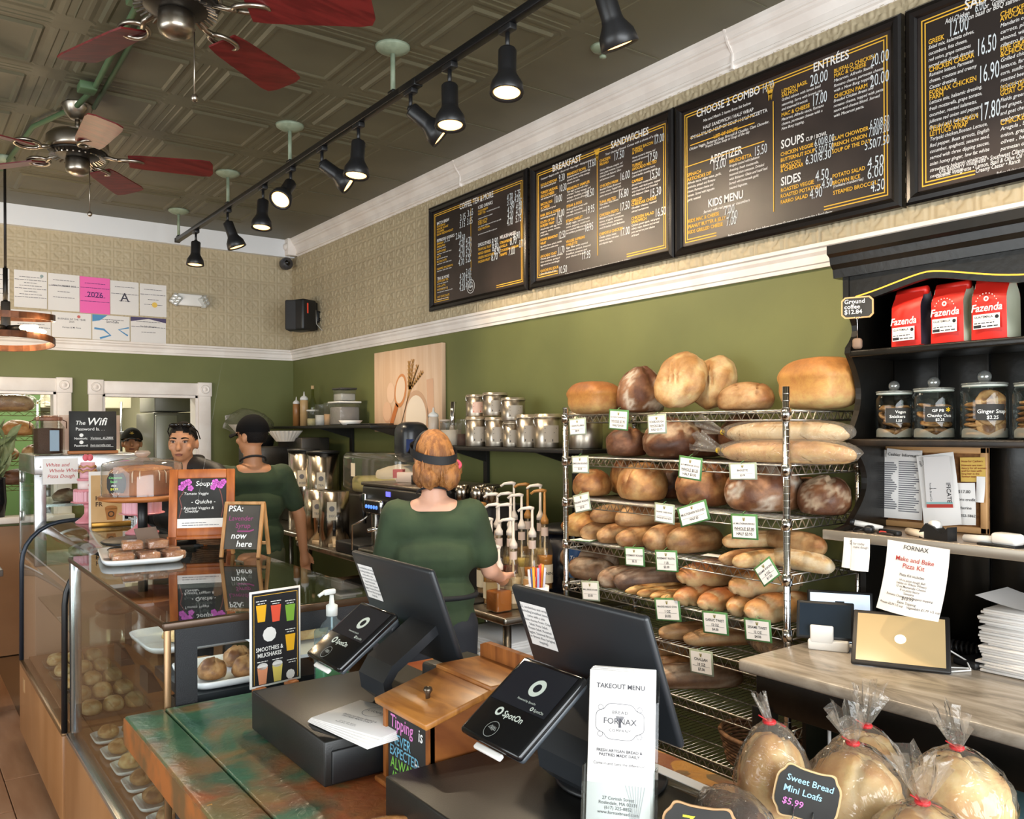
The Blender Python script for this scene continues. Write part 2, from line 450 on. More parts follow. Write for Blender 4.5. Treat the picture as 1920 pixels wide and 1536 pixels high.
# door and pass-through casings with corner blocks
def casing(name, x0, x1, zt, z0, w=0.108):
 y = YB
 d = struct(name, MB().rbox(((x0 + x1) / 2, y - 0.014, zt + w / 2), (x1 - x0, 0.03, w * 0.96), 0.006), TRIMW)
 for x in (x0 - w / 2, x1 + w / 2):
  link('jamb_casing', MB().rbox((x, y - 0.014, (zt + z0) / 2), (w * 0.96, 0.03, zt - z0), 0.006).mesh('jamb_casing'), TRIMW, d)
  b = link('corner_block', MB().rbox((x, y - 0.018, zt + w / 2), (w + 0.008, 0.042, w + 0.012), 0.005).mesh('corner_block'), TRIMW, d)
  link('bullseye', MB().lathe([(0.0, 0.014), (0.012, 0.012), (0.018, 0.004), (0.026, 0.004), (0.032, 0.012), (0.038, 0.0)], 20, (x, y - 0.038, zt + w / 2), Matrix.Rotation(R_(90), 4, 'X')).mesh('bullseye'), TRIMW, b)
 m = MB()
 m.b2(x0 - 0.002, x0 + 0.02, y - 0.005, y + 0.15, z0, zt); m.b2(x1 - 0.02, x1 + 0.002, y - 0.005, y + 0.15, z0, zt); m.b2(x0, x1, y - 0.005, y + 0.15, zt - 0.02, zt + 0.002)
 link('jamb', m.mesh('jamb'), TRIMW, d)
 return d
casing('door_1', 1.40, 2.15, 2.0, 0)
w1 = casing('window_1', -0.2, 1.066, 2.01, 1.05)
link('sill', MB().rbox((0.43, YB - 0.03, 1.03), (1.5, 0.16, 0.05), 0.008).mesh('sill'), TRIMW, w1)
# storefront glazing bars behind the camera and on the left side
FR = mat('dark_bronze_frame', '#3a332c', 0.5)
def glazing(name, axis, pos, a0, a1, z0, z1, n):
 m = MB()
 for i in range(n + 1):
  a = a0 + (a1 - a0) * i / n
  m.b2(*((a - 0.03, a + 0.03, pos - 0.04, pos + 0.04) if axis == 'y' else (pos - 0.04, pos + 0.04, a - 0.03, a + 0.03)), z0, z1)
 for z in (z0, z1): m.b2(*((a0, a1, pos - 0.04, pos + 0.04) if axis == 'y' else (pos - 0.04, pos + 0.04, a0, a1)), z - 0.03, z + 0.03)
 o = struct(name, m, FR)
 for i in range(n):
  a, b = a0 + (a1 - a0) * i / n + 0.03, a0 + (a1 - a0) * (i + 1) / n - 0.03
  q = MB().b2(*((a, b, pos - 0.004, pos + 0.004) if axis == 'y' else (pos - 0.004, pos + 0.004, a, b)), z0 + 0.03, z1 - 0.03)
  link('pane', q.mesh('pane'), GLASS, o)
glazing('window_2', 'y', YF - 0.08, -2.7, 3.0, 0.55, 2.95, 4)
glazing('window_3', 'x', XL - 0.08, 0.2, 5.0, 0.65, 2.85, 3)

# kitchen behind the back wall
KW = mat('kitchen_wall', '#d8d2b4', 0.6)
KC = mat('kitchen_ceiling', '#ddd8c4', 0.7)
struct('wall_kitchen', MB().b2(XL, XR + 0.2, 10.6, 10.7, 0, ZC), KW)
struct('ceiling_kitchen', MB().b2(XL, XR + 0.2, YB + 0.14, 10.7, 2.75, 2.85), KC)
struct('wall_kitchen_green', MB().b2(-1.2, 1.3, 10.2, 10.25, 0, 2.4), mat('kitchen_green', '#4f6b3a', 0.6))
kl = area('kitchen_tube_light', (1.2, 9.2, 2.7), (0, 0, 0), 2.4, 0.5, 85, (1.0, 0.95, 0.8))
# ================================================================== CEILING FIXTURES
TRK = mat('black_track_metal', '#141416', 0.35, 0.2)
TX, TZ = 1.845, 3.20
track = thing('lighting_track', 'long black ceiling track carrying the spotlights above the counter', 'track')
obj('rail', MB().rbox((TX, (6.95 + 1.0) / 2, TZ), (0.036, 5.95, 0.032), 0.004), TRK, track)
obj('end_cap', MB().rbox((TX, 6.955, TZ), (0.04, 0.03, 0.036), 0.004), TRK, track)
obj('joiner', MB().rbox((TX, 3.25, TZ - 0.004), (0.044, 0.14, 0.034), 0.004), TRK, track)
SAGE = mat('sage_green_metal', '#8e9a84', 0.5, c2='#7d8a74', sc=20)
hd = None
for i, (y, lb) in enumerate(((3.41, 'nearest'), (4.63, 'second nearest'), (5.72, 'third nearest'), (6.92, 'farthest'))):
 lab = lb + ' pale green ceiling canopy with rod holding the black track'
 if not hd:
  hd = thing('track_hanger', lab, 'hanger', (TX, y, ZC), group='track hangers')
  obj('canopy', MB().lathe([(0.0, -0.034), (0.03, -0.033), (0.055, -0.024), (0.075, -0.012), (0.08, 0.0)], 20), SAGE, hd)
  obj('rod', MB().cyl((0, 0, -0.03), (0, 0, -0.212), 0.011), SAGE, hd)
  obj('clamp', MB().rbox((0, 0, -0.206), (0.03, 0.05, 0.014), 0.004), TRK, hd)
 else: copy_tree(hd, lab, (TX, y, ZC))
BULB = mat('warm_spot_bulb', '#ffd9a0', 0.4, es=4.5, ec='#ffbe6e')
CANOUT = mat('matte_black_can', '#1b1b1d', 0.38)
# (track y, tilt from straight down, heading of the tilt, name of what marks it)
def head(y, d, lab, power):
 t = thing('track_spotlight', lab, 'spotlight', (TX, y, TZ - 0.016), group='track spotlights')
 obj('adapter', MB().rbox((0, 0, -0.012), (0.034, 0.075, 0.024), 0.004).cyl((0, 0, -0.02), (0, 0, -0.085), 0.0085), CANOUT, t)
 d = Vector(d).normalized(); q = Vector((0, 0, -1)).rotation_difference(d).to_matrix().to_4x4()
 M = Matrix.Translation((0, 0, -0.085)) @ q
 b = MB().lathe([(0.0, 0.0), (0.03, 0.0), (0.034, -0.006), (0.034, -0.085), (0.037, -0.1), (0.058, -0.135), (0.064, -0.175), (0.06, -0.178), (0.05, -0.172), (0.04, -0.14), (0.0, -0.14)], 22)
 b.xf(M); obj('can', b, CANOUT, t)
 e = MB().lathe([(0.0, -0.172), (0.045, -0.171), (0.053, -0.168)], 20, capb=False, capt=False); e.xf(M); obj('bulb', e, BULB, t)
 obj('knuckle', MB().ell((0, 0, -0.085), (0.016, 0.016, 0.016), 10, 8), CANOUT, t)
 l = bpy.data.lights.new('spot_lamp', 'SPOT'); l.energy = power; l.color = (1.0, 0.80, 0.56); l.spot_size = R_(95); l.spot_blend = 0.7; l.shadow_soft_size = 0.05
 o = bpy.data.objects.new('spot_lamp', l); COL.objects.link(o); o.parent = t
 o.matrix_local = M @ Matrix.Translation((0, 0, -0.185))
 return t
HEADS = [
 (6.46, (-0.05, -0.05, -1), 'farthest lit spotlight at the far end of the track', 60),
 (5.73, (0.35, -0.1, -1), 'small dark angled spotlight second from the far track end', 60),
 (5.06, (-0.1, -0.1, -1), 'lit spotlight third from the far track end', 60),
 (4.62, (-0.55, -0.45, -0.75), 'lit spotlight tilted towards the fans, fourth from far end', 60),
 (4.19, (1.0, -0.55, -0.8), 'black spotlight swung towards the menus, fifth from far end', 50),
 (3.76, (-0.1, -0.05, -1), 'glowing spotlight sixth from the far track end', 60),
 (3.25, (1.0, -0.5, -0.9), 'black spotlight swung towards the menus above the coffee board', 50),
 (2.93, (-0.05, -0.1, -1), 'bright glowing spotlight eighth from the far track end', 60),
 (2.53, (-0.1, -0.1, -1), 'bright glowing spotlight second nearest to the camera', 60),
 (2.01, (0.45, 0.0, -1), 'nearest black spotlight cut by the top picture edge', 50),
 (1.35, (0.7, -0.1, -1), 'unseen spotlight added beyond the top picture edge to light the hutch', 50),  # extra head out of view, added for its light on the hutch
]
for h in HEADS: head(*h)
# sprinkler head
t = thing('ceiling_sprinkler', 'small round sprinkler rosette on the olive ceiling near the crown', 'sprinkler', (2.62, 2.86, ZC))
obj('rosette', MB().lathe([(0.0, -0.02), (0.03, -0.02), (0.05, -0.012), (0.058, 0.0)], 20), SAGE, t)
obj('nozzle', MB().lathe([(0.0, -0.05), (0.016, -0.048), (0.016, -0.04), (0.007, -0.036), (0.009, -0.018)], 12), SAGE, t)
# painted conduit
GCON = mat('green_conduit_paint', '#4d6644', 0.6)
t = thing('ceiling_conduit', 'green painted cable and junction boxes running along the ceiling', 'conduit')
obj('cable', MB().tube([(0.80, 2.0, ZC - 0.03), (0.80, 3.2, ZC - 0.03), (0.83, 4.6, ZC - 0.035), (0.80, 4.95, ZC - 0.03), (0.66, 5.4, ZC - 0.03), (0.60, 6.4, ZC - 0.03)], 0.014), GCON, t)
obj('cable', MB().tube([(0.86, 2.0, ZC - 0.028), (0.86, 3.4, ZC - 0.028), (0.88, 4.9, ZC - 0.03)], 0.012), GCON, t)
for y in (3.55, 4.62): obj('junction_box', MB().rbox((0.80, y, ZC - 0.035), (0.08, 0.09, 0.04), 0.006), GCON, t)

# ceiling fans
NICK = mat('brushed_nickel', '#a89f93', 0.3, 1.0)
BLADE = mat('cherry_blade', '#6d1f1e', 0.4, c2='#571616', sc=5, stretch=(1, 8, 8))
BLEDGE = mat('blade_top', '#8a6a5c', 0.5)
def fan(loc, lab, drop, a0, s=1.0):
 t = thing('ceiling_fan', lab, 'fan', loc, group='ceiling fans'); t.scale = (1.03, 1.03, 1.0)
 obj('canopy', MB().lathe([(0.02, -0.085), (0.035, -0.08), (0.06, -0.05), (0.075, -0.01), (0.075, 0.0)], 24), NICK, t)
 obj('downrod', MB().cyl((0, 0, -0.08), (0, 0, -drop + 0.05), 0.013), NICK, t)
 z = -drop
 obj('motor_housing', MB().lathe([(0.03, z + 0.07), (0.04, z + 0.06), (0.12, z + 0.045), (0.145, z + 0.02), (0.148, z - 0.03), (0.14, z - 0.05)][::-1], 32), NICK, t)
 obj('lower_plate', MB().lathe([(0.0, z - 0.085), (0.07, z - 0.085), (0.09, z - 0.078), (0.13, z - 0.062), (0.14, z - 0.05)], 32), mat('fan_dark_plate', '#2a2622', 0.4, 0.6), t)
 v = MB()
 for i in range(30):
  a = 2 * pi * i / 30
  v.box((0.108 * cos(a), 0.108 * sin(a), z - 0.073), (0.05, 0.007, 0.006), a, Matrix.Rotation(R_(22), 4, 'Y'))
 obj('vent_ribs', v, NICK, t)
 obj('switch_housing', MB().lathe([(0.0, z - 0.17), (0.03, z - 0.169), (0.054, z - 0.155), (0.058, z - 0.14), (0.058, z - 0.09), (0.05, z - 0.085)], 24), NICK, t)
 obj('pull_chain', MB().cyl((0.05, -0.03, z - 0.15), (0.05, -0.03, z - 0.36), 0.0022, n=6).ell((0.05, -0.03, z - 0.375), (0.012, 0.012, 0.014), 10, 8), NICK, t)
 for k in range(5):
  a = a0 + 2 * pi * k / 5
  M = Matrix.Translation((0, 0, z - 0.055)) @ Matrix.Rotation(a, 4, 'Z')
  iron = MB().tube([(0.11, 0, 0), (0.17, 0.012, -0.012), (0.20, 0.0, -0.02)], [0.012, 0.01, 0.012], 8)
  ring = [(0.25 + 0.06 * cos(q), 0.042 * sin(q), -0.018 + 0.008 * sin(q)) for q in [2 * pi * i / 18 for i in range(18)]]
  iron.tube(ring, 0.009, 6, closed=True); iron.xf(M); 
  bl = MB(); poly = [(0.24, -0.056), (0.30, -0.066), (0.60, -0.082), (0.64, -0.076), (0.655, -0.045), (0.655, 0.045), (0.64, 0.076), (0.60, 0.082), (0.30, 0.066), (0.24, 0.056)]
  bl.prism(poly, -0.0035, 0.0035, Matrix.Translation((0, 0, -0.02)) @ Matrix.Rotation(R_(-13), 4, 'X')); bl.xf(M)
  b = obj('blade', bl, BLADE, t); obj('blade_iron', iron, NICK, b)
 return t
fan((0.815, 4.98, ZC), 'farther ceiling fan with dark red blades, whole in view', 0.205, R_(-17))
fan((0.80, 3.02, ZC), 'nearer ceiling fan with dark red blades cut by the top edge', 0.215, R_(-36))
# pendant with two copper rings and filament bulbs
COP = mat('aged_copper_ring', '#6b4028', 0.4, 0.7, c2='#4a2d1e', sc=14)
DKM = mat('dark_rod', '#1d1a18', 0.45, 0.4)
t = thing('pendant_lamp', 'ring pendant lamp with glowing filament bulbs hanging at the left edge', 'lamp', (0.60, 6.2, ZC))
obj('ceiling_cup', MB().lathe([(0.0, -0.04), (0.05, -0.038), (0.06, -0.01), (0.06, 0)], 20), SAGE, t)
obj('stem', MB().cyl((0, 0, -0.03), (0, 0, -0.7), 0.008).cyl((0, 0, -0.7), (0, 0, -0.93), 0.014), DKM, t)
def ringm(z, r, h, tilt):
 m = MB().lathe([(r, -h / 2), (r + 0.008, -h / 2), (r + 0.008, h / 2), (r, h / 2), (r, -h / 2)], 40, smooth=False, capb=False, capt=False)
 return m.xf(Matrix.Translation((0, 0, z)) @ Matrix.Rotation(tilt, 4, 'X'))
obj('ring', ringm(-1.0, 0.27, 0.04, R_(4)), COP, t); obj('ring', ringm(-1.16, 0.27, 0.04, R_(-5)), COP, t)
obj('socket_hub', MB().rbox((0, 0, -1.02), (0.05, 0.05, 0.22), 0.006), DKM, t)
GLOW = mat('filament_glow', '#ffe0b0', 0.3, es=22.0, ec='#ffce8c')
for k in range(5):
 a = R_(20) + 2 * pi * k / 5
 M = Matrix.Translation((0, 0, -1.08)) @ Matrix.Rotation(a, 4, 'Z')
 s_ = MB().cyl((0.02, 0, 0), (0.12, 0, 0), 0.018); s_.xf(M); so = obj('socket', s_, DKM, t)
 bb = MB().tube([(0.12, 0, 0), (0.15, 0, 0), (0.21, 0, 0), (0.24, 0, 0), (0.255, 0, 0)], [0.013, 0.017, 0.017, 0.013, 0.003], 10); bb.xf(M); obj('bulb', bb, GLOW, so)
 l = bpy.data.lights.new('pendant_glow', 'POINT'); l.energy = 4; l.color = (1, 0.78, 0.5); l.shadow_soft_size = 0.03
 o = bpy.data.objects.new('pendant_glow', l); COL.objects.link(o); o.parent = t; o.location = (0.32 * cos(a), 0.32 * sin(a), -1.08)
# ================================================================== MENU BOARDS
# (board, style, wording, x, y, width, cap height) in metres on the board face
MENU = """
3|H|CHOOSE 2 COMBO|0.128|0.616|0.350|0.034
3|P|14.00|0.488|0.610|0.060|0.04
3|D|Mix and Match 2 items from list below|0.167|0.584|0.266|0.012
3|S|HALF SANDWICH / HALF WRAP|0.167|0.551|0.278|0.015
3|S|SMALL SALAD / CUP OF SOUP / HALF PIZZETTA|0.094|0.526|0.422|0.015
3|Y|LIST OF SOUPS|0.228|0.493|0.134|0.015
3|D|Chicken Veggie, Butternut Soup, Broccoli & Cheddar, Clam Chowder,|0.083|0.477|0.441|0.012
3|D|French Onion Soup or Soup of the day|0.180|0.463|0.245|0.012
3|H|APPETIZER|0.206|0.386|0.180|0.034
3|P|15.50|0.446|0.356|0.067|0.04
3|Y|BRUSCHETTA|0.314|0.359|0.120|0.015
3|D|Arugula tossed with balsamic|0.313|0.343|0.162|0.011
3|D|dressing, fresh mozzarella,|0.313|0.323|0.157|0.011
3|D|seasoned plum tomatoes. Drizzled|0.313|0.304|0.186|0.011
3|D|with Balsamic Glaze and basil leaf.|0.313|0.285|0.203|0.011
3|D|Served with homemade garlic|0.313|0.266|0.157|0.011
3|D|toasted baguette.|0.313|0.246|0.099|0.011
3|P|13.00|0.220|0.351|0.075|0.04
3|Y|SPINACH|0.073|0.359|0.080|0.015
3|Y|ARTICHOKE DIP|0.073|0.338|0.141|0.015
3|D|Alfredo sauce, white onion, garlic,|0.073|0.323|0.197|0.011
3|D|artichoke, spinach and Romano|0.073|0.304|0.163|0.011
3|D|cheese, Parmesan cheese and|0.073|0.285|0.152|0.011
3|D|tomato. Served with baguette|0.073|0.266|0.158|0.011
3|D|garlic toasted|0.073|0.246|0.079|0.011
3|H|KIDS MENU|0.194|0.193|0.194|0.034
3|D|Served with red grapes or cucumbers|0.167|0.171|0.257|0.012
3|Y|KIDS MAC & CHEESE|0.076|0.146|0.181|0.015
3|P|7.00|0.285|0.139|0.056|0.038
3|Y|PEANUT BUTTER & JELLY|0.076|0.120|0.219|0.015
3|P|7.00|0.303|0.111|0.055|0.038
3|Y|KIDS GRILLED CHEESE|0.076|0.095|0.201|0.015
3|P|7.00|0.296|0.088|0.055|0.038
3|D|Before placing your order, please inform your server if a person in your party has a food allergy.|0.305|0.039|0.513|0.011
3|H|ENTRÉES|0.735|0.617|0.157|0.034
3|Y|LEMON BASIL|0.586|0.580|0.123|0.015
3|Y|SALMON|0.586|0.563|0.077|0.015
3|P|20.00|0.720|0.563|0.080|0.045
3|D|Grilled salmon with lemon basil|0.586|0.547|0.183|0.011
3|D|seasoning. Serve with brown rice|0.586|0.527|0.189|0.011
3|D|and steamed broccoli.|0.586|0.508|0.124|0.011
3|Y|MAC & CHEESE|0.585|0.483|0.134|0.015
3|P|17.00|0.728|0.481|0.068|0.045
3|D|Macaroni, Alfredo sauce, Romano|0.585|0.466|0.197|0.011
3|D|cheese, parmesan cheese with a|0.585|0.447|0.191|0.011
3|D|New Burg topping.|0.585|0.428|0.108|0.011
3|Y|BUFFALO CHICKEN|0.827|0.581|0.172|0.015
3|Y|MAC & CHEESE|0.827|0.563|0.135|0.015
3|P|20.00|0.979|0.552|0.074|0.045
3|D|Macaroni, Alfredo Sauce,|0.826|0.546|0.164|0.011
3|D|Romano cheese, parmesan cheese|0.826|0.526|0.205|0.011
3|D|with a New Burg topping.|0.826|0.507|0.164|0.011
3|Y|CHICKEN PARM|0.827|0.482|0.140|0.015
3|P|20.00|0.977|0.476|0.078|0.045
3|D|Breaded Chicken Breast and|0.825|0.467|0.167|0.011
3|D|romano cheese, topped with pasta|0.825|0.448|0.205|0.011
3|D|sauce and cheese blend. Served|0.825|0.429|0.192|0.011
3|D|with Macaroni pasta.|0.825|0.409|0.128|0.011
3|H|SOUPS|0.582|0.352|0.110|0.034
3|S|CUP / BOWL|0.700|0.350|0.096|0.015
3|Y|CHICKEN VEGGIE|0.580|0.321|0.154|0.015
3|P|6.00/8.00|0.739|0.317|0.088|0.03
3|Y|BUTTERNUT SOUP|0.580|0.297|0.162|0.015
3|P|5.50/7.50|0.741|0.284|0.083|0.03
3|Y|BROCCOLI|0.580|0.272|0.094|0.015
3|Y|& CHEDDAR|0.580|0.255|0.108|0.015
3|P|6.30/8.30|0.697|0.256|0.116|0.035
3|Y|CLAM CHOWDER|0.818|0.319|0.153|0.015
3|P|6.50/8.50|0.976|0.318|0.092|0.035
3|Y|FRENCH ONION|0.817|0.294|0.147|0.015
3|P|7.00/9.00|0.971|0.291|0.093|0.035
3|Y|SOUP OF THE DAY|0.817|0.270|0.163|0.015
3|P|5.50/7.50|0.954|0.246|0.102|0.035
3|H|SIDES|0.581|0.199|0.095|0.034
3|Y|ROASTED VEGGIE|0.580|0.173|0.157|0.015
3|P|4.50|0.742|0.178|0.060|0.042
3|Y|ROASTED POTATOES|0.579|0.149|0.187|0.015
3|P|4.50|0.771|0.143|0.047|0.035
3|Y|FARRO SALAD|0.579|0.124|0.129|0.015
3|P|4.90|0.716|0.113|0.057|0.042
3|Y|POTATO SALAD|0.818|0.173|0.138|0.015
3|P|4.50|0.965|0.172|0.066|0.042
3|Y|BROWN RICE|0.817|0.147|0.119|0.015
3|P|6.00|0.964|0.134|0.065|0.042
3|D|(contains cranberries)|0.821|0.136|0.128|0.011
3|Y|STEAMED BROCCOLI|0.821|0.108|0.187|0.015
3|P|4.50|0.978|0.082|0.056|0.042
4|H|SALADS|0.208|0.625|0.139|0.036
4|D|Add Chicken           or  Grilled Shrimp|0.141|0.605|0.248|0.017
4|P|6.00|0.242|0.605|0.035|0.03
4|D|Lemon basil or BBQ salmon|0.189|0.589|0.200|0.017
4|Y|GREEK|0.082|0.555|0.057|0.017
4|P|12.00|0.153|0.555|0.068|0.058
4|D|Salad mix, kalamata olives,|0.082|0.538|0.157|0.0125
4|D|cucumbers, feta cheese,|0.082|0.516|0.134|0.0125
4|D|red onion, grape tomatoes|0.082|0.494|0.146|0.0125
4|D|served with Greek dressing.|0.082|0.472|0.157|0.0125
4|Y|CHICKEN CAESAR|0.084|0.456|0.156|0.017
4|P|16.50|0.246|0.454|0.063|0.058
4|D|Romaine lettuce, Parmesan|0.084|0.440|0.152|0.0125
4|D|cheese, croutons and creamy|0.084|0.418|0.164|0.0125
4|D|Caesar dressing.|0.084|0.396|0.097|0.0125
4|Y|FORNAX CHICKEN|0.084|0.374|0.162|0.017
4|Y|FARM|0.084|0.357|0.050|0.017
4|P|16.90|0.252|0.361|0.068|0.058
4|D|Lettuce mix, balsamic dressing,|0.084|0.342|0.180|0.0125
4|D|fresh mozzarella, grape tomato,|0.084|0.320|0.180|0.0125
4|D|cucumber, roasted kalamatas,|0.084|0.298|0.163|0.0125
4|D|julienne red onion and peppers.|0.084|0.276|0.180|0.0125
4|D|Drizzled with balsamic glaze.|0.084|0.254|0.168|0.0125
4|Y|TERIYAKI CHICKEN|0.085|0.246|0.166|0.017
4|Y|LETTUCE WRAP|0.085|0.229|0.132|0.017
4|P|17.80|0.255|0.233|0.067|0.058
4|D|Teriyaki chicken,Boston Lettuce,|0.085|0.212|0.196|0.0125
4|D|Red pepper, Bean sprouts, English|0.085|0.190|0.202|0.0125
4|D|cucumber, spaghetti, sesame seed,|0.085|0.169|0.202|0.0125
4|D|served with three dipping sauces,|0.085|0.147|0.202|0.0125
4|D|asian honey ginger, low fat white|0.085|0.125|0.202|0.0125
4|D|strawberry balsamic vinaigrette,|0.085|0.103|0.196|0.0125
4|D|sweet chilli sauce.|0.085|0.081|0.116|0.0125
4|Y|CHICKEN|0.323|0.557|0.091|0.017
4|Y|AVOCADO|0.323|0.542|0.095|0.017
4|D|Mandarin orange,|0.323|0.523|0.110|0.0125
4|D|carrots, pine nuts|0.323|0.501|0.124|0.0125
4|D|almond, with|0.323|0.479|0.083|0.0125
4|D|cilantro lime|0.323|0.457|0.090|0.0125
4|Y|FIVE GRAIN|0.323|0.441|0.095|0.017
4|Y|&CHICKEN|0.323|0.425|0.095|0.017
4|D|Grilled chicken,|0.323|0.408|0.102|0.0125
4|D|lettuce, farro|0.323|0.386|0.089|0.0125
4|D|corn, sunflower|0.323|0.364|0.096|0.0125
4|D|roasted beets|0.323|0.342|0.083|0.0125
4|D|balsamic vinaigrette|0.323|0.320|0.128|0.0125
4|Y|FIELDS GREEN|0.322|0.312|0.107|0.017
4|Y|GOAT CHEESE|0.322|0.296|0.111|0.017
4|D|Fields green,|0.322|0.276|0.079|0.0125
4|D|red grapes, berries|0.322|0.254|0.116|0.0125
4|D|and goat cheese|0.322|0.232|0.091|0.0125
4|D|raspberry vinaigrette|0.322|0.210|0.128|0.0125
4|Y|CHICKEN|0.322|0.199|0.091|0.017
4|D|Arugula , balsamic|0.322|0.181|0.128|0.0125
4|D|onion, grape|0.322|0.159|0.085|0.0125
4|D|olives , balsamic|0.322|0.137|0.121|0.0125
4|D|parmesan cheese|0.322|0.115|0.106|0.0125
4|D|Lite Raspberry Vinaigrette • Southwest Cilantro|0.117|0.092|0.289|0.0145
4|D|Balsamic Vinaigrette • Lemon, Basil & Olive Oil •|0.107|0.076|0.291|0.0145
4|D|Creamy Caesar • Ranch|0.241|0.061|0.142|0.0145
4|D|Before placing your order, please inform|0.309|0.036|0.176|0.012
2|H|BREAKFAST|0.196|0.625|0.245|0.036
2|H|SANDWICHES|0.669|0.627|0.267|0.036
2|D|Croissant • English muffin • Biscuit roll • Plain bagel • Multigrain bagel|0.091|0.604|0.439|0.01
2|D|Your choice of bread. Comes with a choice of a side|0.627|0.603|0.371|0.011
2|Y|EGG & CHEDDAR|0.091|0.568|0.146|0.014
2|P|9.30|0.251|0.556|0.051|0.04
2|D|with ketchup and spread|0.091|0.557|0.136|0.0095
2|Y|TURKEY SAUSAGE,|0.091|0.524|0.152|0.014
2|Y|EGG & CHEESE|0.091|0.504|0.121|0.014
2|P|10.30|0.253|0.499|0.064|0.04
2|D|with ketchup and spread|0.091|0.491|0.137|0.0095
2|Y|BACON, EGG|0.090|0.459|0.104|0.014
2|Y|& CHEESE|0.090|0.439|0.080|0.014
2|P|10.00|0.210|0.447|0.069|0.04
2|D|with ketchup and spread|0.090|0.427|0.134|0.0095
2|Y|HAM, EGG & CHEESE|0.087|0.397|0.177|0.014
2|P|10.00|0.232|0.363|0.066|0.04
2|D|with ketchup and spread|0.087|0.384|0.137|0.0095
2|Y|SOUTH OF THE|0.087|0.358|0.126|0.014
2|Y|BORDER WRAP|0.087|0.338|0.124|0.014
2|P|11.50|0.220|0.332|0.058|0.04
2|D|Fried wrap with egg, bacon|0.087|0.321|0.191|0.0095
2|D|peppers, onions, tomato,|0.087|0.304|0.176|0.0095
2|D|and salsa.|0.087|0.287|0.073|0.0095
2|Y|POWER BREAKFAST|0.086|0.259|0.156|0.014
2|Y|WRAP|0.086|0.239|0.051|0.014
2|P|12.50|0.245|0.243|0.062|0.04
2|D|Egg whites, bacon, spinach, cheddar|0.086|0.224|0.191|0.0095
2|D|cheese & onion on whole wheat|0.086|0.208|0.158|0.0095
2|Y|AVOCADO TOAST|0.086|0.166|0.145|0.014
2|P|11.70|0.239|0.161|0.058|0.04
2|D|Cheese, goat cheese, tomato|0.086|0.154|0.197|0.0095
2|D|lime tomatoes, spring of|0.086|0.137|0.175|0.0095
2|D|egg served on sourdough|0.086|0.120|0.167|0.0095
2|Y|QUICHE DU JOUR|0.085|0.085|0.162|0.014
2|P|10.50|0.244|0.052|0.074|0.04
2|D|Serve with choice of sides.|0.085|0.071|0.145|0.0095
2|Y|BREAKFAST BOWL|0.322|0.572|0.156|0.014
2|P|13.60|0.489|0.572|0.066|0.04
2|D|Roasted potatoes, scrambled egg|0.322|0.559|0.190|0.0095
2|D|spinach, bacon, turkey sausage|0.322|0.543|0.184|0.0095
2|D|cheese and salsa.|0.322|0.526|0.104|0.0095
2|Y|BREAKFAST SAMPLER|0.319|0.493|0.188|0.014
2|P|18.50|0.468|0.420|0.072|0.04
2|D|Two eggs served with chips|0.319|0.480|0.175|0.0095
2|D|of bread. Turkey sausage, and|0.319|0.464|0.195|0.0095
2|D|sausage, breakfast potatoes|0.319|0.447|0.182|0.0095
2|D|and your choice of bread.|0.319|0.430|0.168|0.0095
2|Y|STEAK & EGGS|0.316|0.400|0.129|0.014
2|P|19.95|0.474|0.334|0.068|0.04
2|D|Strips grilled served with|0.316|0.385|0.171|0.0095
2|D|two eggs, home fries|0.316|0.369|0.132|0.0095
2|D|potatoes, and your choice|0.316|0.352|0.165|0.0095
2|Y|STEAK OMELET|0.312|0.321|0.137|0.014
2|P|18.95|0.463|0.242|0.069|0.04
2|D|Fluffy eggs, served with|0.312|0.307|0.193|0.0095
2|D|onion, peppers, mushroom|0.312|0.290|0.193|0.0095
2|D|and melted Monterey Jack,|0.312|0.273|0.201|0.0095
2|D|breakfast potatoes, sides|0.312|0.257|0.201|0.0095
2|Y|VEGGIE SUPREME|0.311|0.210|0.156|0.014
2|Y|OMELETTE|0.311|0.191|0.094|0.014
2|P|17.95|0.439|0.099|0.070|0.04
2|D|Eggs filled with roasted|0.311|0.178|0.179|0.0095
2|D|tomatoes, spinach, broccoli|0.311|0.161|0.201|0.0095
2|D|breakfast, potatoes and|0.311|0.144|0.171|0.0095
2|D|your choice of bread.|0.311|0.128|0.156|0.0095
2|Y|CHICKEN PARM|0.585|0.446|0.136|0.014
2|P|16.00|0.733|0.447|0.072|0.04
2|D|Breaded Chicken Breast and|0.585|0.432|0.157|0.0095
2|D|romano cheese. Topped with|0.585|0.416|0.157|0.0095
2|D|pasta sauce and cheese blend.|0.585|0.399|0.175|0.0095
2|Y|TUNA MELTED|0.581|0.364|0.125|0.014
2|P|16.80|0.721|0.360|0.075|0.04
2|D|Tuna salad, Swiss cheese|0.581|0.354|0.142|0.0095
2|D|and tomatoes.|0.581|0.337|0.077|0.0095
2|Y|CHICKEN PESTO|0.581|0.297|0.143|0.014
2|P|17.50|0.732|0.295|0.071|0.04
2|D|Breaded Chicken, pesto|0.580|0.283|0.159|0.0095
2|D|sauce, arugula, tomatoes,|0.580|0.266|0.181|0.0095
2|D|romano cheese, tomatoes,|0.580|0.250|0.173|0.0095
2|D|and Drizzled with Balsamic|0.580|0.233|0.188|0.0095
2|Y|CHIPOTLE CHICKEN|0.578|0.200|0.177|0.014
2|P|17.00|0.734|0.168|0.070|0.04
2|D|Cheddar chicken breast,|0.578|0.185|0.130|0.0095
2|D|lettuce, tomato, red onion|0.578|0.169|0.147|0.0095
2|D|and chipotle mayo.|0.578|0.152|0.101|0.0095
2|Y|CAPRESE|0.819|0.415|0.078|0.014
2|P|15.50|0.940|0.407|0.072|0.04
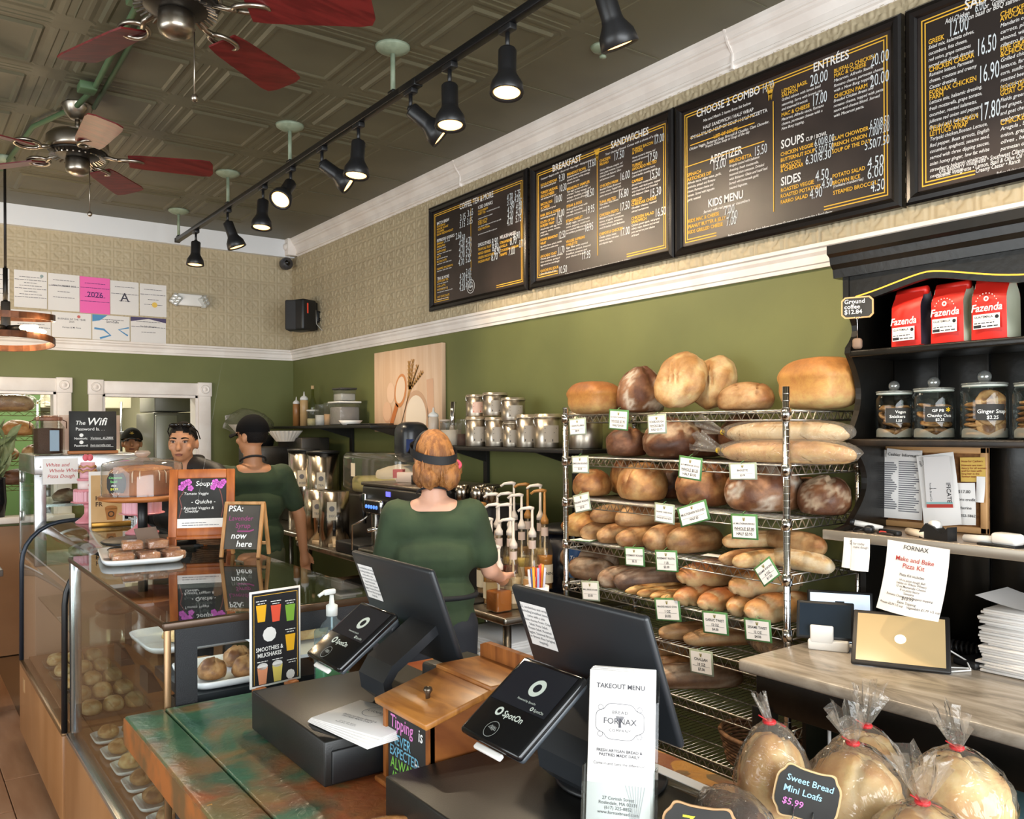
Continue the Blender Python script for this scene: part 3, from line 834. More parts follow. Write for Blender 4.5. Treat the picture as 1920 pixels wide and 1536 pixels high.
2|D|Sliced fresh mozzarella, and|0.819|0.400|0.170|0.0095
2|D|tomato, with basil pesto, topped|0.819|0.383|0.194|0.0095
2|D|with fresh basil and Drizzled|0.819|0.367|0.176|0.0095
2|D|with Balsamic Glaze.|0.819|0.350|0.121|0.0095
2|Y|GRILLED|0.816|0.320|0.074|0.014
2|Y|CHEDDAR CHEESE|0.816|0.302|0.170|0.014
2|P|15.30|0.941|0.317|0.076|0.04
2|D|Cheddar cheese, roasted|0.816|0.287|0.172|0.0095
2|D|sliced tomatoes.|0.816|0.270|0.120|0.0095
2|Y|CHICKEN SALAD|0.815|0.234|0.155|0.014
2|Y|SANDWICH|0.815|0.216|0.104|0.014
2|P|16.50|0.975|0.215|0.072|0.04
2|D|Chicken, green apple, red grapes,|0.815|0.201|0.194|0.0095
2|D|celery, mayo, lettuce and served|0.815|0.185|0.188|0.0095
2|D|juice served on your choice|0.815|0.168|0.159|0.0095
2|D|of bread.|0.815|0.151|0.053|0.0095
2|Y|CHICKEN|0.584|0.578|0.080|0.014
2|Y|MILANO|0.584|0.560|0.067|0.014
2|P|17.50|0.689|0.559|0.077|0.04
2|Y|TURKEY BACON|0.823|0.572|0.142|0.014
2|Y|& SWISS|0.823|0.557|0.073|0.014
2|P|17.00|0.971|0.566|0.067|0.04
2|Y|TURKEY|0.822|0.493|0.073|0.014
2|Y|AVOCADO MELTED|0.822|0.476|0.166|0.014
2|P|17.50|0.927|0.491|0.066|0.04
2|D|Chicken Milanesa, arugula, red|0.585|0.532|0.169|0.0095
2|D|onion, grape tomatoes, cucumber|0.585|0.516|0.175|0.0095
2|D|Drizzled with Balsamic Glaze|0.585|0.499|0.158|0.0095
2|D|and parmesan cheese.|0.585|0.482|0.113|0.0095
2|D|Roasted diced tomatoes, bacon,|0.820|0.459|0.159|0.0095
2|D|Cubed cheddar, avocado, roasted.|0.820|0.443|0.169|0.0095
2|D|Honey mustard, lettuce, red|0.823|0.535|0.157|0.0095
2|D|onion and tomatoes.|0.823|0.519|0.110|0.0095
2|D|Before placing your order, please inform your server if a person in your party has a food allergy.|0.302|0.038|0.507|0.0095
1|H|COFFEE, TEA & MORE|0.374|0.616|0.379|0.036
1|h|BATCH BREW|0.093|0.571|0.156|0.019
1|Y|GUATEMALA|0.093|0.554|0.108|0.013
1|Y|HOUSE ROAST|0.093|0.535|0.144|0.013
1|Y|COLOMBIA|0.093|0.517|0.092|0.013
1|Y|DECAF MEDIUM ROAST|0.092|0.499|0.205|0.013
1|h|ESPRESSO DRINKS|0.092|0.456|0.219|0.019
1|Y|ESPRESSO|0.092|0.437|0.084|0.013
1|Y|AMERICANO|0.092|0.417|0.105|0.013
1|D|espresso with milk foam|0.092|0.405|0.113|0.008
1|Y|CAPPUCCINO|0.091|0.384|0.115|0.013
1|D|espresso with milk foam|0.091|0.371|0.190|0.008
1|Y|LATTE|0.091|0.350|0.048|0.013
1|D|espresso with milk foam|0.091|0.338|0.136|0.008
1|Y|MOCHA LATTE|0.091|0.317|0.121|0.013
1|D|espresso with milk foam|0.091|0.304|0.187|0.008
1|Y|CARAMEL MACCHIATO|0.090|0.269|0.200|0.013
1|D|espresso with milk foam|0.090|0.257|0.185|0.008
1|h|TEAS & MORE|0.094|0.201|0.150|0.019
1|Y|LOOSE LEAF TEA|0.094|0.185|0.140|0.013
1|D|served with steamed milk|0.094|0.171|0.138|0.008
1|Y|CHAI LATTE|0.094|0.151|0.104|0.013
1|D|served with steamed milk|0.093|0.137|0.130|0.008
1|Y|MATCHA LATTE|0.093|0.129|0.135|0.013
1|D|served with steamed milk|0.093|0.115|0.193|0.008
1|Y|HOT CHOCOLATE|0.093|0.081|0.153|0.013
1|D|served with steamed milk|0.093|0.067|0.140|0.008
1|P|3.15|0.377|0.542|0.067|0.042
1|P|3.65|0.465|0.551|0.065|0.042
1|P|3.15|0.371|0.496|0.067|0.042
1|P|3.65|0.459|0.500|0.065|0.042
1|P|2.60|0.325|0.432|0.068|0.042
1|P|2.60|0.370|0.409|0.067|0.042
1|P|4.20|0.364|0.378|0.067|0.042
1|P|4.70|0.446|0.379|0.065|0.042
1|P|4.20|0.364|0.337|0.067|0.042
1|P|4.70|0.446|0.347|0.065|0.042
1|P|4.70|0.364|0.300|0.067|0.042
1|P|5.20|0.445|0.305|0.065|0.042
1|P|4.70|0.358|0.255|0.067|0.042
1|P|5.20|0.442|0.262|0.065|0.042
1|P|3.65|0.444|0.181|0.065|0.042
1|P|4.20|0.370|0.162|0.067|0.042
1|P|4.70|0.444|0.162|0.065|0.042
1|P|4.70|0.367|0.127|0.067|0.042
1|P|5.20|0.444|0.130|0.065|0.042
1|P|4.20|0.367|0.090|0.067|0.042
1|P|4.70|0.442|0.093|0.065|0.042
1|P|3.12|0.184|0.438|0.070|0.03
1|h|ICED DRINKS|0.587|0.575|0.159|0.019
1|Y|COLD BREW|0.587|0.554|0.110|0.013
1|Y|ICED TEA|0.587|0.536|0.083|0.013
1|Y|ICED LATTE|0.587|0.489|0.102|0.013
1|Y|ICED CHAI|0.587|0.474|0.094|0.013
1|Y|ICED MATCHA|0.586|0.440|0.128|0.013
1|D|also available by the pitcher to share|0.680|0.537|0.139|0.008
1|D|unsweetened flavours available|0.587|0.510|0.157|0.008
1|D|our classic recipes served with oat milk|0.586|0.459|0.249|0.008
1|D|spiced and sweetened, flavors add more|0.586|0.412|0.205|0.008
1|P|4.70|0.894|0.555|0.059|0.042
1|P|5.75|0.971|0.558|0.057|0.042
1|P|3.15|0.894|0.530|0.059|0.042
1|P|4.20|0.968|0.531|0.057|0.042
1|P|.50|0.925|0.504|0.042|0.042
1|P|.75|0.999|0.505|0.041|0.042
1|P|4.20|0.898|0.480|0.058|0.042
1|P|4.70|0.983|0.482|0.057|0.042
1|P|4.20|0.898|0.448|0.058|0.042
1|P|4.70|0.983|0.452|0.057|0.042
1|P|4.70|0.893|0.409|0.059|0.042
1|P|5.75|0.978|0.412|0.057|0.042
1|h|SMOOTHIES|0.585|0.339|0.141|0.021
1|h|MILKSHAKES|0.819|0.344|0.163|0.021
1|Y|TROPICAL FRUIT|0.585|0.314|0.144|0.015
1|P|8.90|0.734|0.318|0.066|0.045
1|Y|MIXED BERRIES|0.585|0.288|0.137|0.015
1|P|8.90|0.738|0.284|0.066|0.045
1|Y|GREEN SMOOTHIES|0.585|0.262|0.175|0.015
1|P|8.90|0.760|0.258|0.065|0.045
1|Y|PASSION FRUIT|0.585|0.237|0.132|0.015
1|P|8.70|0.728|0.227|0.066|0.045
1|Y|STRAWBERRY|0.819|0.314|0.128|0.015
1|P|8.90|0.957|0.313|0.064|0.045
1|Y|VANILLA|0.818|0.291|0.079|0.015
1|P|8.70|0.922|0.290|0.065|0.045
1|Y|COOKIES & CREAM|0.818|0.266|0.187|0.015
1|P|8.70|1.014|0.259|0.063|0.045
1|Y|FRAPPE|0.818|0.241|0.074|0.015
1|P|7.00|0.906|0.231|0.065|0.045
1|D|Before placing your order, please inform your server if a person in your party has a food allergy.|0.309|0.032|0.509|0.009
"""
MBOARD = mat('menu_brown_print', '#2b2320', 0.42, c2='#4d3f3a', sc=2.2, det=5, lo=0.42, hi=0.8)
MFRAME = mat('black_gloss_frame', '#161313', 0.22)
GOLD = mat('menu_gold_print', '#f0b93c', 0.6)
MWHITE = mat('menu_white_print', '#f2efec', 0.6)
CHKBLUE = mat('chalk_marker', '#dfe6ea', 0.7)
MX = XR - 0.035
BW, BH = 1.103, 0.705
boards = {}
names = {1: 'framed brown menu board headed COFFEE, TEA & MORE', 2: 'framed brown menu board headed BREAKFAST and SANDWICHES', 3: 'framed brown menu board headed CHOOSE 2 COMBO and ENTRÉES', 4: 'framed brown menu board of salads cut by the right edge'}
LEFTY = {1: 4.99, 2: 3.862, 3: 2.752, 4: 1.634}
frame_me = None
for b in (1, 2, 3, 4):
 t = thing('menu_board', names[b], 'menu board', (MX, LEFTY[b], 2.5), group='menu boards')
 boards[b] = t
 if frame_me is None:
  # board face in local y (negative = to the right) and z; frame profile swept round the rectangle
  m = MB(); pf = [(0, 0.03), (0, -0.004), (0.008, -0.012), (0.022, -0.016), (0.036, -0.008), (0.042, 0.0), (0.042, 0.03)]
  cs = [(0, 0, 1, 1), (BW, 0, -1, 1), (BW, BH, -1, -1), (0, BH, 1, -1)]
  for (x, y, sx, sy) in cs:
   for o, d in pf: m.v.append(Vector((d, -(x + sx * o), y + sy * o)))
  n = len(pf)
  for i in range(4):
   j = (i + 1) % 4
   for k in range(n):
    k2 = (k + 1) % n; m.f.append((i * n + k, i * n + k2, j * n + k2, j * n + k)); m.sm.append(False)
  frame_me = m.mesh('frame'); frame_me.materials.append(MFRAME)
  pan_me = MB().b2(0.004, 0.02, -BW + 0.03, -0.03, 0.03, BH - 0.03).mesh('menu_panel'); pan_me.materials.append(MBOARD)
  S = sheet((0.004, 0, 0), (0, -1, 0), (0, 0, 1), 0.0012)
  g = MB()
  for i, o in enumerate((0.056, 0.068)):
   w = 0.0045
   rect(g, S, o, BW - o, BH - o - w, BH - o); rect(g, S, o, o + w, o, BH - o); rect(g, S, BW - o - w, BW - o, o, BH - o)
   rect(g, S, o, 0.24, o, o + w); rect(g, S, 0.78, BW - o, o, o + w)
  gold_me = g.mesh('gold_border'); gold_me.materials.append(GOLD)
 link('frame', frame_me, None, t); link('menu_panel', pan_me, None, t); link('gold_border', gold_me, None, t)
STY = {'H': (0.0, 0.018), 'h': (0.0, 0.016), 'S': (0.0, 0.012), 'Y': (0.0, 0.018), 'D': (0.22, 0.008), 'P': (0.05, 0.0)}
bufs = {}
S = sheet((0.004, 0, 0), (0, -1, 0), (0, 0, 1), 0.002)
for ln in MENU.strip().split('\n'):
 b, k, tx, x, y, w, cap = ln.split('|'); b = int(b); x, y, w, cap = map(float, (x, y, w, cap))
 key = (b, 'gold' if k == 'Y' else 'price' if k == 'P' else 'white')
 mb = bufs.setdefault(key, MB())
 vs, fs = glyphs(tx, cap / 0.69, STY[k][0], STY[k][1])
 gw = max((p.x for p in vs), default=1)
 xs = min(max(w / gw, 0.35), 1.6)
 if x + gw * xs > BW - 0.05: xs = max(0.3, (BW - 0.05 - x) / gw)
 mb.add([S @ Vector((x + p.x * xs, y + p.y, 0)) for p in vs], fs)
for (b, kind), mb in bufs.items():
 obj({'gold': 'item_lettering', 'white': 'heading_lettering', 'price': 'handwritten_prices'}[kind], mb, {'gold': GOLD, 'white': MWHITE, 'price': CHKBLUE}[kind], boards[b])
# dividing rules, wheat marks and the round stamp
for b, xc, y0, y1 in ((1, 0.505, 0.16, 0.60), (2, 0.565, 0.10, 0.60), (3, 0.545, 0.10, 0.56)):
 m = MB(); rect(m, S, xc - 0.002, xc + 0.002, y0, y1)
 if b == 3:
  for (a, c_, yy) in ((0.09, 0.45, 0.530), (0.09, 0.45, 0.497), (0.06, 0.50, 0.405)): rect(m, S, a, c_, yy, yy + 0.004)
 obj('divider_line', m, GOLD, boards[b])
for b, xc, yc in ((2, 0.565, 0.625), (3, 0.53, 0.60)):
 m = MB()
 for i in range(-3, 4): stroke(m, S, [(xc + i * 0.002, yc - 0.03), (xc + i * 0.003, yc), (xc + i * 0.007, yc + 0.03)], 0.004)
 rect(m, S, xc - 0.009, xc + 0.009, yc - 0.008, yc - 0.002); obj('wheat_mark', m, GOLD, boards[b])
m = MB(); disc(m, S, 0.50, 0.105, 0.045, 28, 0.041); disc(m, S, 0.50, 0.105, 0.029, 24, 0.026)
text(m, 'Fazenda', S, 0.463, 0.098, 0.022, 0.2, 0.02, xs=0.85); obj('round_stamp', m, MWHITE, boards[1])
# ================================================================== BREAD RACK
# (kind, name, x, y, z of the base, length, width, height, turn, crust, label)
BREADS = [
('pan','pan_loaf',2.720,3.048,1.768,0.292,0.187,0.158,80,'gold','golden split-top pan loaf at the left end of the top shelf'),
('boule','boule_loaf',2.800,2.803,1.768,0.234,0.234,0.222,0,'flour','floured dark boule with a torn brown crack on the top shelf'),
('stand','round_loaf',2.700,2.482,1.768,0.269,0.246,0.117,0,'pale','large pale round loaf with three slashes propped upright on top shelf'),
('stand','round_loaf',2.840,2.417,1.768,0.257,0.211,0.117,0,'pale','pale lumpy loaf leaning behind the slashed round loaf'),
('loaf','oval_loaf',2.780,2.201,1.768,0.292,0.164,0.117,75,'tan','low oval raisin loaf lying on the right half of top shelf'),
('pan','pan_loaf',2.800,1.882,1.768,0.316,0.211,0.193,70,'goldpale','big high-domed golden pan loaf beside the chrome rack post'),
('boule','boule_loaf',2.700,2.798,1.573,0.199,0.199,0.135,0,'dark','small dark boule under the walnut raisin tag, second shelf'),
('boule','boule_loaf',2.700,2.519,1.573,0.292,0.257,0.181,20,'darkflour','big dark brown boule under the third tag of second shelf'),
('boule','boule_loaf',2.840,2.476,1.573,0.234,0.211,0.152,0,'dark','dark boule half hidden behind the big second-shelf boule'),
('boule','boule_loaf',2.880,2.281,1.573,0.234,0.211,0.199,0,'dark','dark loaf top peeking out above the bagged baguettes'),
('loaf','crown_loaf',2.700,3.037,1.381,0.234,0.187,0.129,40,'goldbrown','golden two-lobed loaf at the left end of third shelf'),
('loaf','crown_loaf',2.700,2.703,1.381,0.292,0.222,0.170,60,'goldbrown','large ridged golden loaf second from left on third shelf'),
('loaf','crown_loaf',2.900,3.005,1.381,0.234,0.164,0.175,60,'goldbrown','golden loaf hidden behind the two ridged third-shelf loaves'),
('loaf','dark_loaf',2.880,2.687,1.381,0.234,0.187,0.164,60,'dark','dark loaf in the gap behind the pumpernickel tag'),
('boule','boule_loaf',2.700,2.348,1.381,0.257,0.234,0.193,0,'marble','marbled brown boule under the bright green tag'),
('boule','boule_loaf',2.700,2.053,1.381,0.328,0.281,0.193,0,'flour','big floured boule with a deep slash behind the chrome post'),
('loaf','dark_loaf',2.860,1.976,1.381,0.234,0.152,0.129,60,'dark','dark loaf behind, at right end of third shelf'),
('boule','boule_loaf',2.760,1.831,1.381,0.199,0.187,0.146,0,'darkflour','flour-dusted dark loaf at the right end of third shelf'),
('boule','boule_loaf',2.680,3.068,1.187,0.234,0.211,0.123,0,'goldpale','shiny round golden loaf at the left end of fourth shelf'),
('batard','hoagie_roll',2.700,2.922,1.187,0.304,0.099,0.088,-8,'tan','leftmost hoagie roll in the bottom row on the fourth shelf'),
('batard','hoagie_roll',2.690,2.801,1.187,0.304,0.099,0.088,-8,'tan','second hoagie roll in the bottom row on the fourth shelf'),
('batard','hoagie_roll',2.680,2.664,1.187,0.304,0.099,0.088,-8,'tan','third hoagie roll in the bottom row on the fourth shelf'),
('batard','hoagie_roll',2.740,2.878,1.267,0.328,0.111,0.088,-12,'tan','left hoagie roll lying on top of the fourth-shelf row'),
('batard','hoagie_roll',2.720,2.690,1.269,0.328,0.117,0.094,-12,'tan','right hoagie roll lying on top of the fourth-shelf row'),
('batard','country_roll',2.680,2.512,1.187,0.281,0.129,0.111,-8,'tan','blunt split roll beside the hoagie rolls on fourth shelf'),
('batard','country_roll',2.700,2.397,1.187,0.281,0.129,0.111,-8,'tan','blunt roll at the right end of the fourth-shelf row'),
('batard','small_baguette',2.660,2.071,1.187,0.331,0.064,0.055,-10,'tan','short baguette at bottom left of the right fourth-shelf pile'),
('batard','small_baguette',2.640,1.995,1.187,0.331,0.069,0.060,-10,'pale','second baguette in the bottom row of right fourth-shelf pile'),
('batard','small_baguette',2.660,1.864,1.187,0.313,0.078,0.074,80,'palewhite','whitish baguette lying along the shelf behind the chrome post'),
('batard','small_baguette',2.700,2.082,1.242,0.313,0.069,0.064,-20,'pale','upper left baguette on the right fourth-shelf pile'),
('batard','small_baguette',2.700,1.915,1.244,0.331,0.083,0.078,75,'tan','long tan baguette on top of the right fourth-shelf pile'),
('batard','rustic_loaf',2.740,3.109,1.016,0.351,0.117,0.117,100,'greytan','dusty rustic loaf at the back left of the fifth shelf'),
('batard','rustic_loaf',2.660,2.992,0.993,0.281,0.140,0.105,92,'greytan','dusty rustic loaf at the front left of the fifth shelf'),
('batard','rustic_loaf',2.660,2.784,0.993,0.257,0.111,0.094,-12,'greytan','stubby dusty loaf third from left on the fifth shelf'),
('batard','rustic_loaf',2.700,2.644,0.993,0.351,0.117,0.099,-28,'greydark','long dark dusty loaf fourth from left on the fifth shelf'),
('batard','bread_stick',2.660,2.580,0.993,0.300,0.050,0.042,-18,'crisp','leftmost golden seeded bread stick on the fifth shelf'),
('batard','bread_stick',2.660,2.509,0.993,0.300,0.050,0.042,-18,'crisp','second golden seeded bread stick on the fifth shelf'),
('batard','bread_stick',2.660,2.434,0.993,0.300,0.050,0.042,-18,'crisp','third golden seeded bread stick on the fifth shelf'),
('batard','bread_stick',2.660,2.378,0.993,0.300,0.050,0.042,-18,'crisp','rightmost golden seeded bread stick on the fifth shelf'),
('twist','twist_roll',2.660,2.313,0.993,0.316,0.099,0.088,-8,'shiny','shiny garlic twist at bottom left of the twist pile'),
('twist','twist_roll',2.660,2.189,0.993,0.316,0.105,0.088,-8,'shiny','shiny garlic twist at bottom middle of the twist pile'),
('twist','twist_roll',2.720,2.295,1.066,0.398,0.117,0.105,-14,'shiny','big shiny garlic twist on top of the left pile'),
('twist','twist_roll',2.660,2.064,0.993,0.292,0.105,0.088,-6,'shinypale','sesame twist at bottom left beside the chrome post'),
('twist','twist_roll',2.660,1.932,0.993,0.339,0.117,0.105,-20,'shinypale','sesame twist at bottom right behind the chrome post'),
('twist','twist_roll',2.700,2.043,1.063,0.351,0.123,0.105,-14,'shinypale','sesame twist lying on top of the other sesame twists'),
('batard','thin_baguette',2.700,2.354,0.838,0.398,0.088,0.070,-28,'tan','thin baguette left on the sixth shelf below garlic twist tag'),
('batard','thin_baguette',2.700,2.222,0.838,0.398,0.088,0.070,-28,'tan','thin baguette right on the sixth shelf below the twist tags'),
('twist','challah_loaf',2.760,2.625,0.670,0.351,0.117,0.105,-22,'braid','braided challah at the back left beside the black monitor'),
('twist','challah_loaf',2.700,2.519,0.635,0.351,0.117,0.099,-22,'braid','braided challah in the middle of the seventh shelf'),
('batard','long_loaf',2.680,2.382,0.635,0.398,0.123,0.099,-35,'greytan','long smooth brown loaf in front below the challah tag'),
]
RACK_TAGS = [
(2.928,1.710,0.117,0.077,-3,'w',['1 GRAIN PULLMAN', '$8.95']),
(2.660,1.738,0.120,0.087,4,'g',['#2 WALNUT RAISIN BOULE', 'WHOLE $7.95', 'HALF $4.00']),
(2.435,1.718,0.104,0.080,-2,'w',['SOURDOUGH', 'WHOLE $6.95', 'HALF $3.75']),
(2.911,1.539,0.116,0.079,-2,'w',['SEMOLINA ROUND', '$5.50']),
(2.259,1.545,0.119,0.089,5,'g',['#2 PUMPERNICKEL BOULE', 'WHOLE $5.25', 'HALF $3.00']),
(2.006,1.542,0.125,0.062,-3,'w',['BAGUETTE', '$3.79']),
(2.901,1.367,0.112,0.082,-13,'w',['PEASANT ROUND', '$5.25']),
(2.396,1.358,0.110,0.079,2,'w',['ORGANIC 5 SEED BOULE', 'WHOLE $7 HALF $3.95']),
(2.244,1.369,0.155,0.079,-17,'g',['MULTIGRAIN ROUND', 'HALF $3']),
(2.000,1.340,0.120,0.093,-3,'g',['#2 MULTIGRAIN BOULE', 'WHOLE $7.00', 'HALF $3.95']),
(2.567,1.164,0.116,0.080,-4,'g',['ROSEMARY ROUND', '$5.25']),
(2.386,1.168,0.121,0.086,-5,'g',['ROSEMARY RUSTIC', '1 LB', '$5.00']),
(1.903,1.189,0.088,0.076,-38,'g',['SESAME ROUND', '4 OZ', '$1.50']),
(2.846,0.979,0.117,0.088,-6,'w',['SMALL BREAD ROUND', '$3.00']),
(2.381,0.974,0.137,0.092,-8,'g',['BRAIDED BREAD STICK', '1 OZ', '$0.85']),
(2.138,0.964,0.123,0.085,-5,'g',['GARLIC TWIST', '12 OZ', '$4.00']),
(1.943,0.973,0.117,0.081,-5,'g',['SESAME TWIST', '12 OZ', '$4.00']),
(2.207,0.800,0.117,0.094,-4,'w',['CHALLAH', '18 OZ', '$7.00']),
]
RX0, RX1, RY0, RY1 = 2.54, 2.985, 1.835, 3.04
SHZ = [1.768, 1.573, 1.381, 1.187, 0.993, 0.838, 0.635, 0.43, 0.20]
WIRE = mat('chrome_wire', '#b0aca4', 0.28, 0.95)
rack = thing('bread_rack', 'tall chrome wire rack full of bread beside the black hutch', 'rack', (0, 0, 0))
for x, y, zt in ((RX0, RY0, 1.845), (RX0, RY1, 1.80), (RX1, RY0, 1.845), (RX1, RY1, 1.80)):
 p = obj('post', MB().cyl((x, y, 0.0), (x, y, zt), 0.0127, n=14), CHROME, rack)
 g = MB()
 for k in range(int(zt / 0.025)): g.lathe([(0.0131, -0.0012), (0.0131, 0.0012)], 12, (x, y, 0.02 + k * 0.025), capb=False, capt=False)
 go = obj('post_grooves', g, mat('groove', '#8a867f', 0.4, 0.9), p); go['kind'] = 'stuff'
 for z in SHZ:
  obj('collar', MB().lathe([(0.0135, -0.036), (0.019, -0.036), (0.0175, 0.004), (0.0135, 0.004)], 14, (x, y, z - 0.004), capb=False, capt=False), CHROME, p)
def truss(m, a, b, n):
 a, b = Vector(a), Vector(b); dz = Vector((0, 0, -0.034))
 m.cyl(a, b, 0.0032, n=6); m.cyl(a + dz, b + dz, 0.0028, n=6)
 pts = [a.lerp(b, i / n) + (dz if i % 2 else Vector()) for i in range(n + 1)]
 m.tube(pts, 0.0024, 5, smooth=False)
m = MB()
truss(m, (RX0, RY0, 0), (RX0, RY1, 0), 56); truss(m, (RX1, RY0, 0), (RX1, RY1, 0), 56)
truss(m, (RX0, RY0, 0), (RX1, RY0, 0), 20); truss(m, (RX0, RY1, 0), (RX1, RY1, 0), 20)
edge_me = m.mesh('edge_truss'); edge_me.materials.append(WIRE)
m = MB()
for i in range(1, 48): y = RY0 + (RY1 - RY0) * i / 48; m.cyl((RX0, y, 0.002), (RX1, y, 0.002), 0.0012, n=4)
for x in (RX0 + 0.15, RX0 + 0.30): m.cyl((x, RY0, -0.002), (x, RY1, -0.002), 0.0028, n=5)
deck_me = m.mesh('wire_deck'); deck_me.materials.append(WIRE)
for z in SHZ:
 s_ = link('shelf', edge_me, None, rack, (0, 0, z - 0.006))
 d = link('wire_deck', deck_me, None, s_); d['kind'] = 'stuff'

# crust colours: base, browned, flour, bottom
TONES = {
 'gold': ('#d08a35', '#a85d1c', '#e2a95a', '#e0b26c'), 'goldpale': ('#d99a45', '#b06a22', '#ecc078', '#e8bd78'), 'goldbrown': ('#c98a44', '#9a5a22', '#dcae70', '#cf9a58'),
 'pale': ('#dcb070', '#b9813f', '#ecd0a0', '#d9b078'), 'palewhite': ('#e6cfa6', '#cfa468', '#f0e0c4', '#d8b889'), 'tan': ('#c8965c', '#9c6634', '#dcb888', '#b98a55'),
 'flour': ('#a87248', '#6e3c1c', '#e6d6c2', '#8a5c38'), 'dark': ('#7a4724', '#4a2612', '#9c6c48', '#5e361c'), 'darkflour': ('#86522c', '#542c14', '#c9ab8a', '#63391e'),
 'marble': ('#a86c38', '#6b3a18', '#d9a868', '#8a5528'), 'greytan': ('#a67f5c', '#7d5537', '#cbb195', '#8f6848'), 'greydark': ('#85634c', '#5c3e2c', '#b09a86', '#6f5140'),
 'crisp': ('#d8a050', '#a86820', '#ecc68a', '#e0b878'), 'shiny': ('#d2863a', '#9c4f14', '#f0cf92', '#ecc88c'), 'shinypale': ('#d8994f', '#a8641f', '#f0d6a4', '#e8c690'), 'braid': ('#b98248', '#85521f', '#d9b080', '#a8733c'),
 'sweet': ('#f4cd88', '#d6a058', '#ffe6b4', '#f6d89c'), 'cookie': ('#b5824a', '#7a4a22', '#cda068', '#a06c38'), 'brown': ('#6a3d20', '#43230f', '#8a5a34', '#5a3218'), 'paleroll': ('#e2c489', '#c79a57', '#efdcb0', '#dcb87a')}
def crust_mat():
 mt = bpy.data.materials.new('bread_crust'); mt.use_nodes = True; nt = mt.node_tree; b = nt.nodes['Principled BSDF']
 at = nt.nodes.new('ShaderNodeAttribute'); at.attribute_name = 'tone'
 tc = nt.nodes.new('ShaderNodeTexCoord'); n = nt.nodes.new('ShaderNodeTexNoise'); n.inputs['Scale'].default_value = 26; n.inputs['Detail'].default_value = 9; n.inputs['Roughness'].default_value = 0.68
 nt.links.new(tc.outputs['Object'], n.inputs['Vector'])
 mx = nt.nodes.new('ShaderNodeMix'); mx.data_type = 'RGBA'; mx.blend_type = 'OVERLAY'; mx.inputs[0].default_value = 0.75
 nt.links.new(at.outputs['Color'], mx.inputs[6]); nt.links.new(n.outputs['Fac'], mx.inputs[7]); hs = nt.nodes.new('ShaderNodeHueSaturation'); hs.inputs['Value'].default_value = 0.72; hs.inputs['Saturation'].default_value = 0.95; nt.links.new(mx.outputs[2], hs.inputs['Color']); nt.links.new(hs.outputs[0], b.inputs['Base Color'])
 bp = nt.nodes.new('ShaderNodeBump'); bp.inputs['Strength'].default_value = 0.55; bp.inputs['Distance'].default_value = 0.006
 nt.links.new(n.outputs['Fac'], bp.inputs['Height']); nt.links.new(bp.outputs['Normal'], b.inputs['Normal'])
 b.inputs['Roughness'].default_value = 0.5
 return mt
CRUST = crust_mat()
def mixc(a, b, t): t = max(0, min(1, t)); return tuple(x + (y - x) * t for x, y in zip(a, b))
def smooth01(a, b, x): t = max(0, min(1, (x - a) / (b - a))); return t * t * (3 - 2 * t)
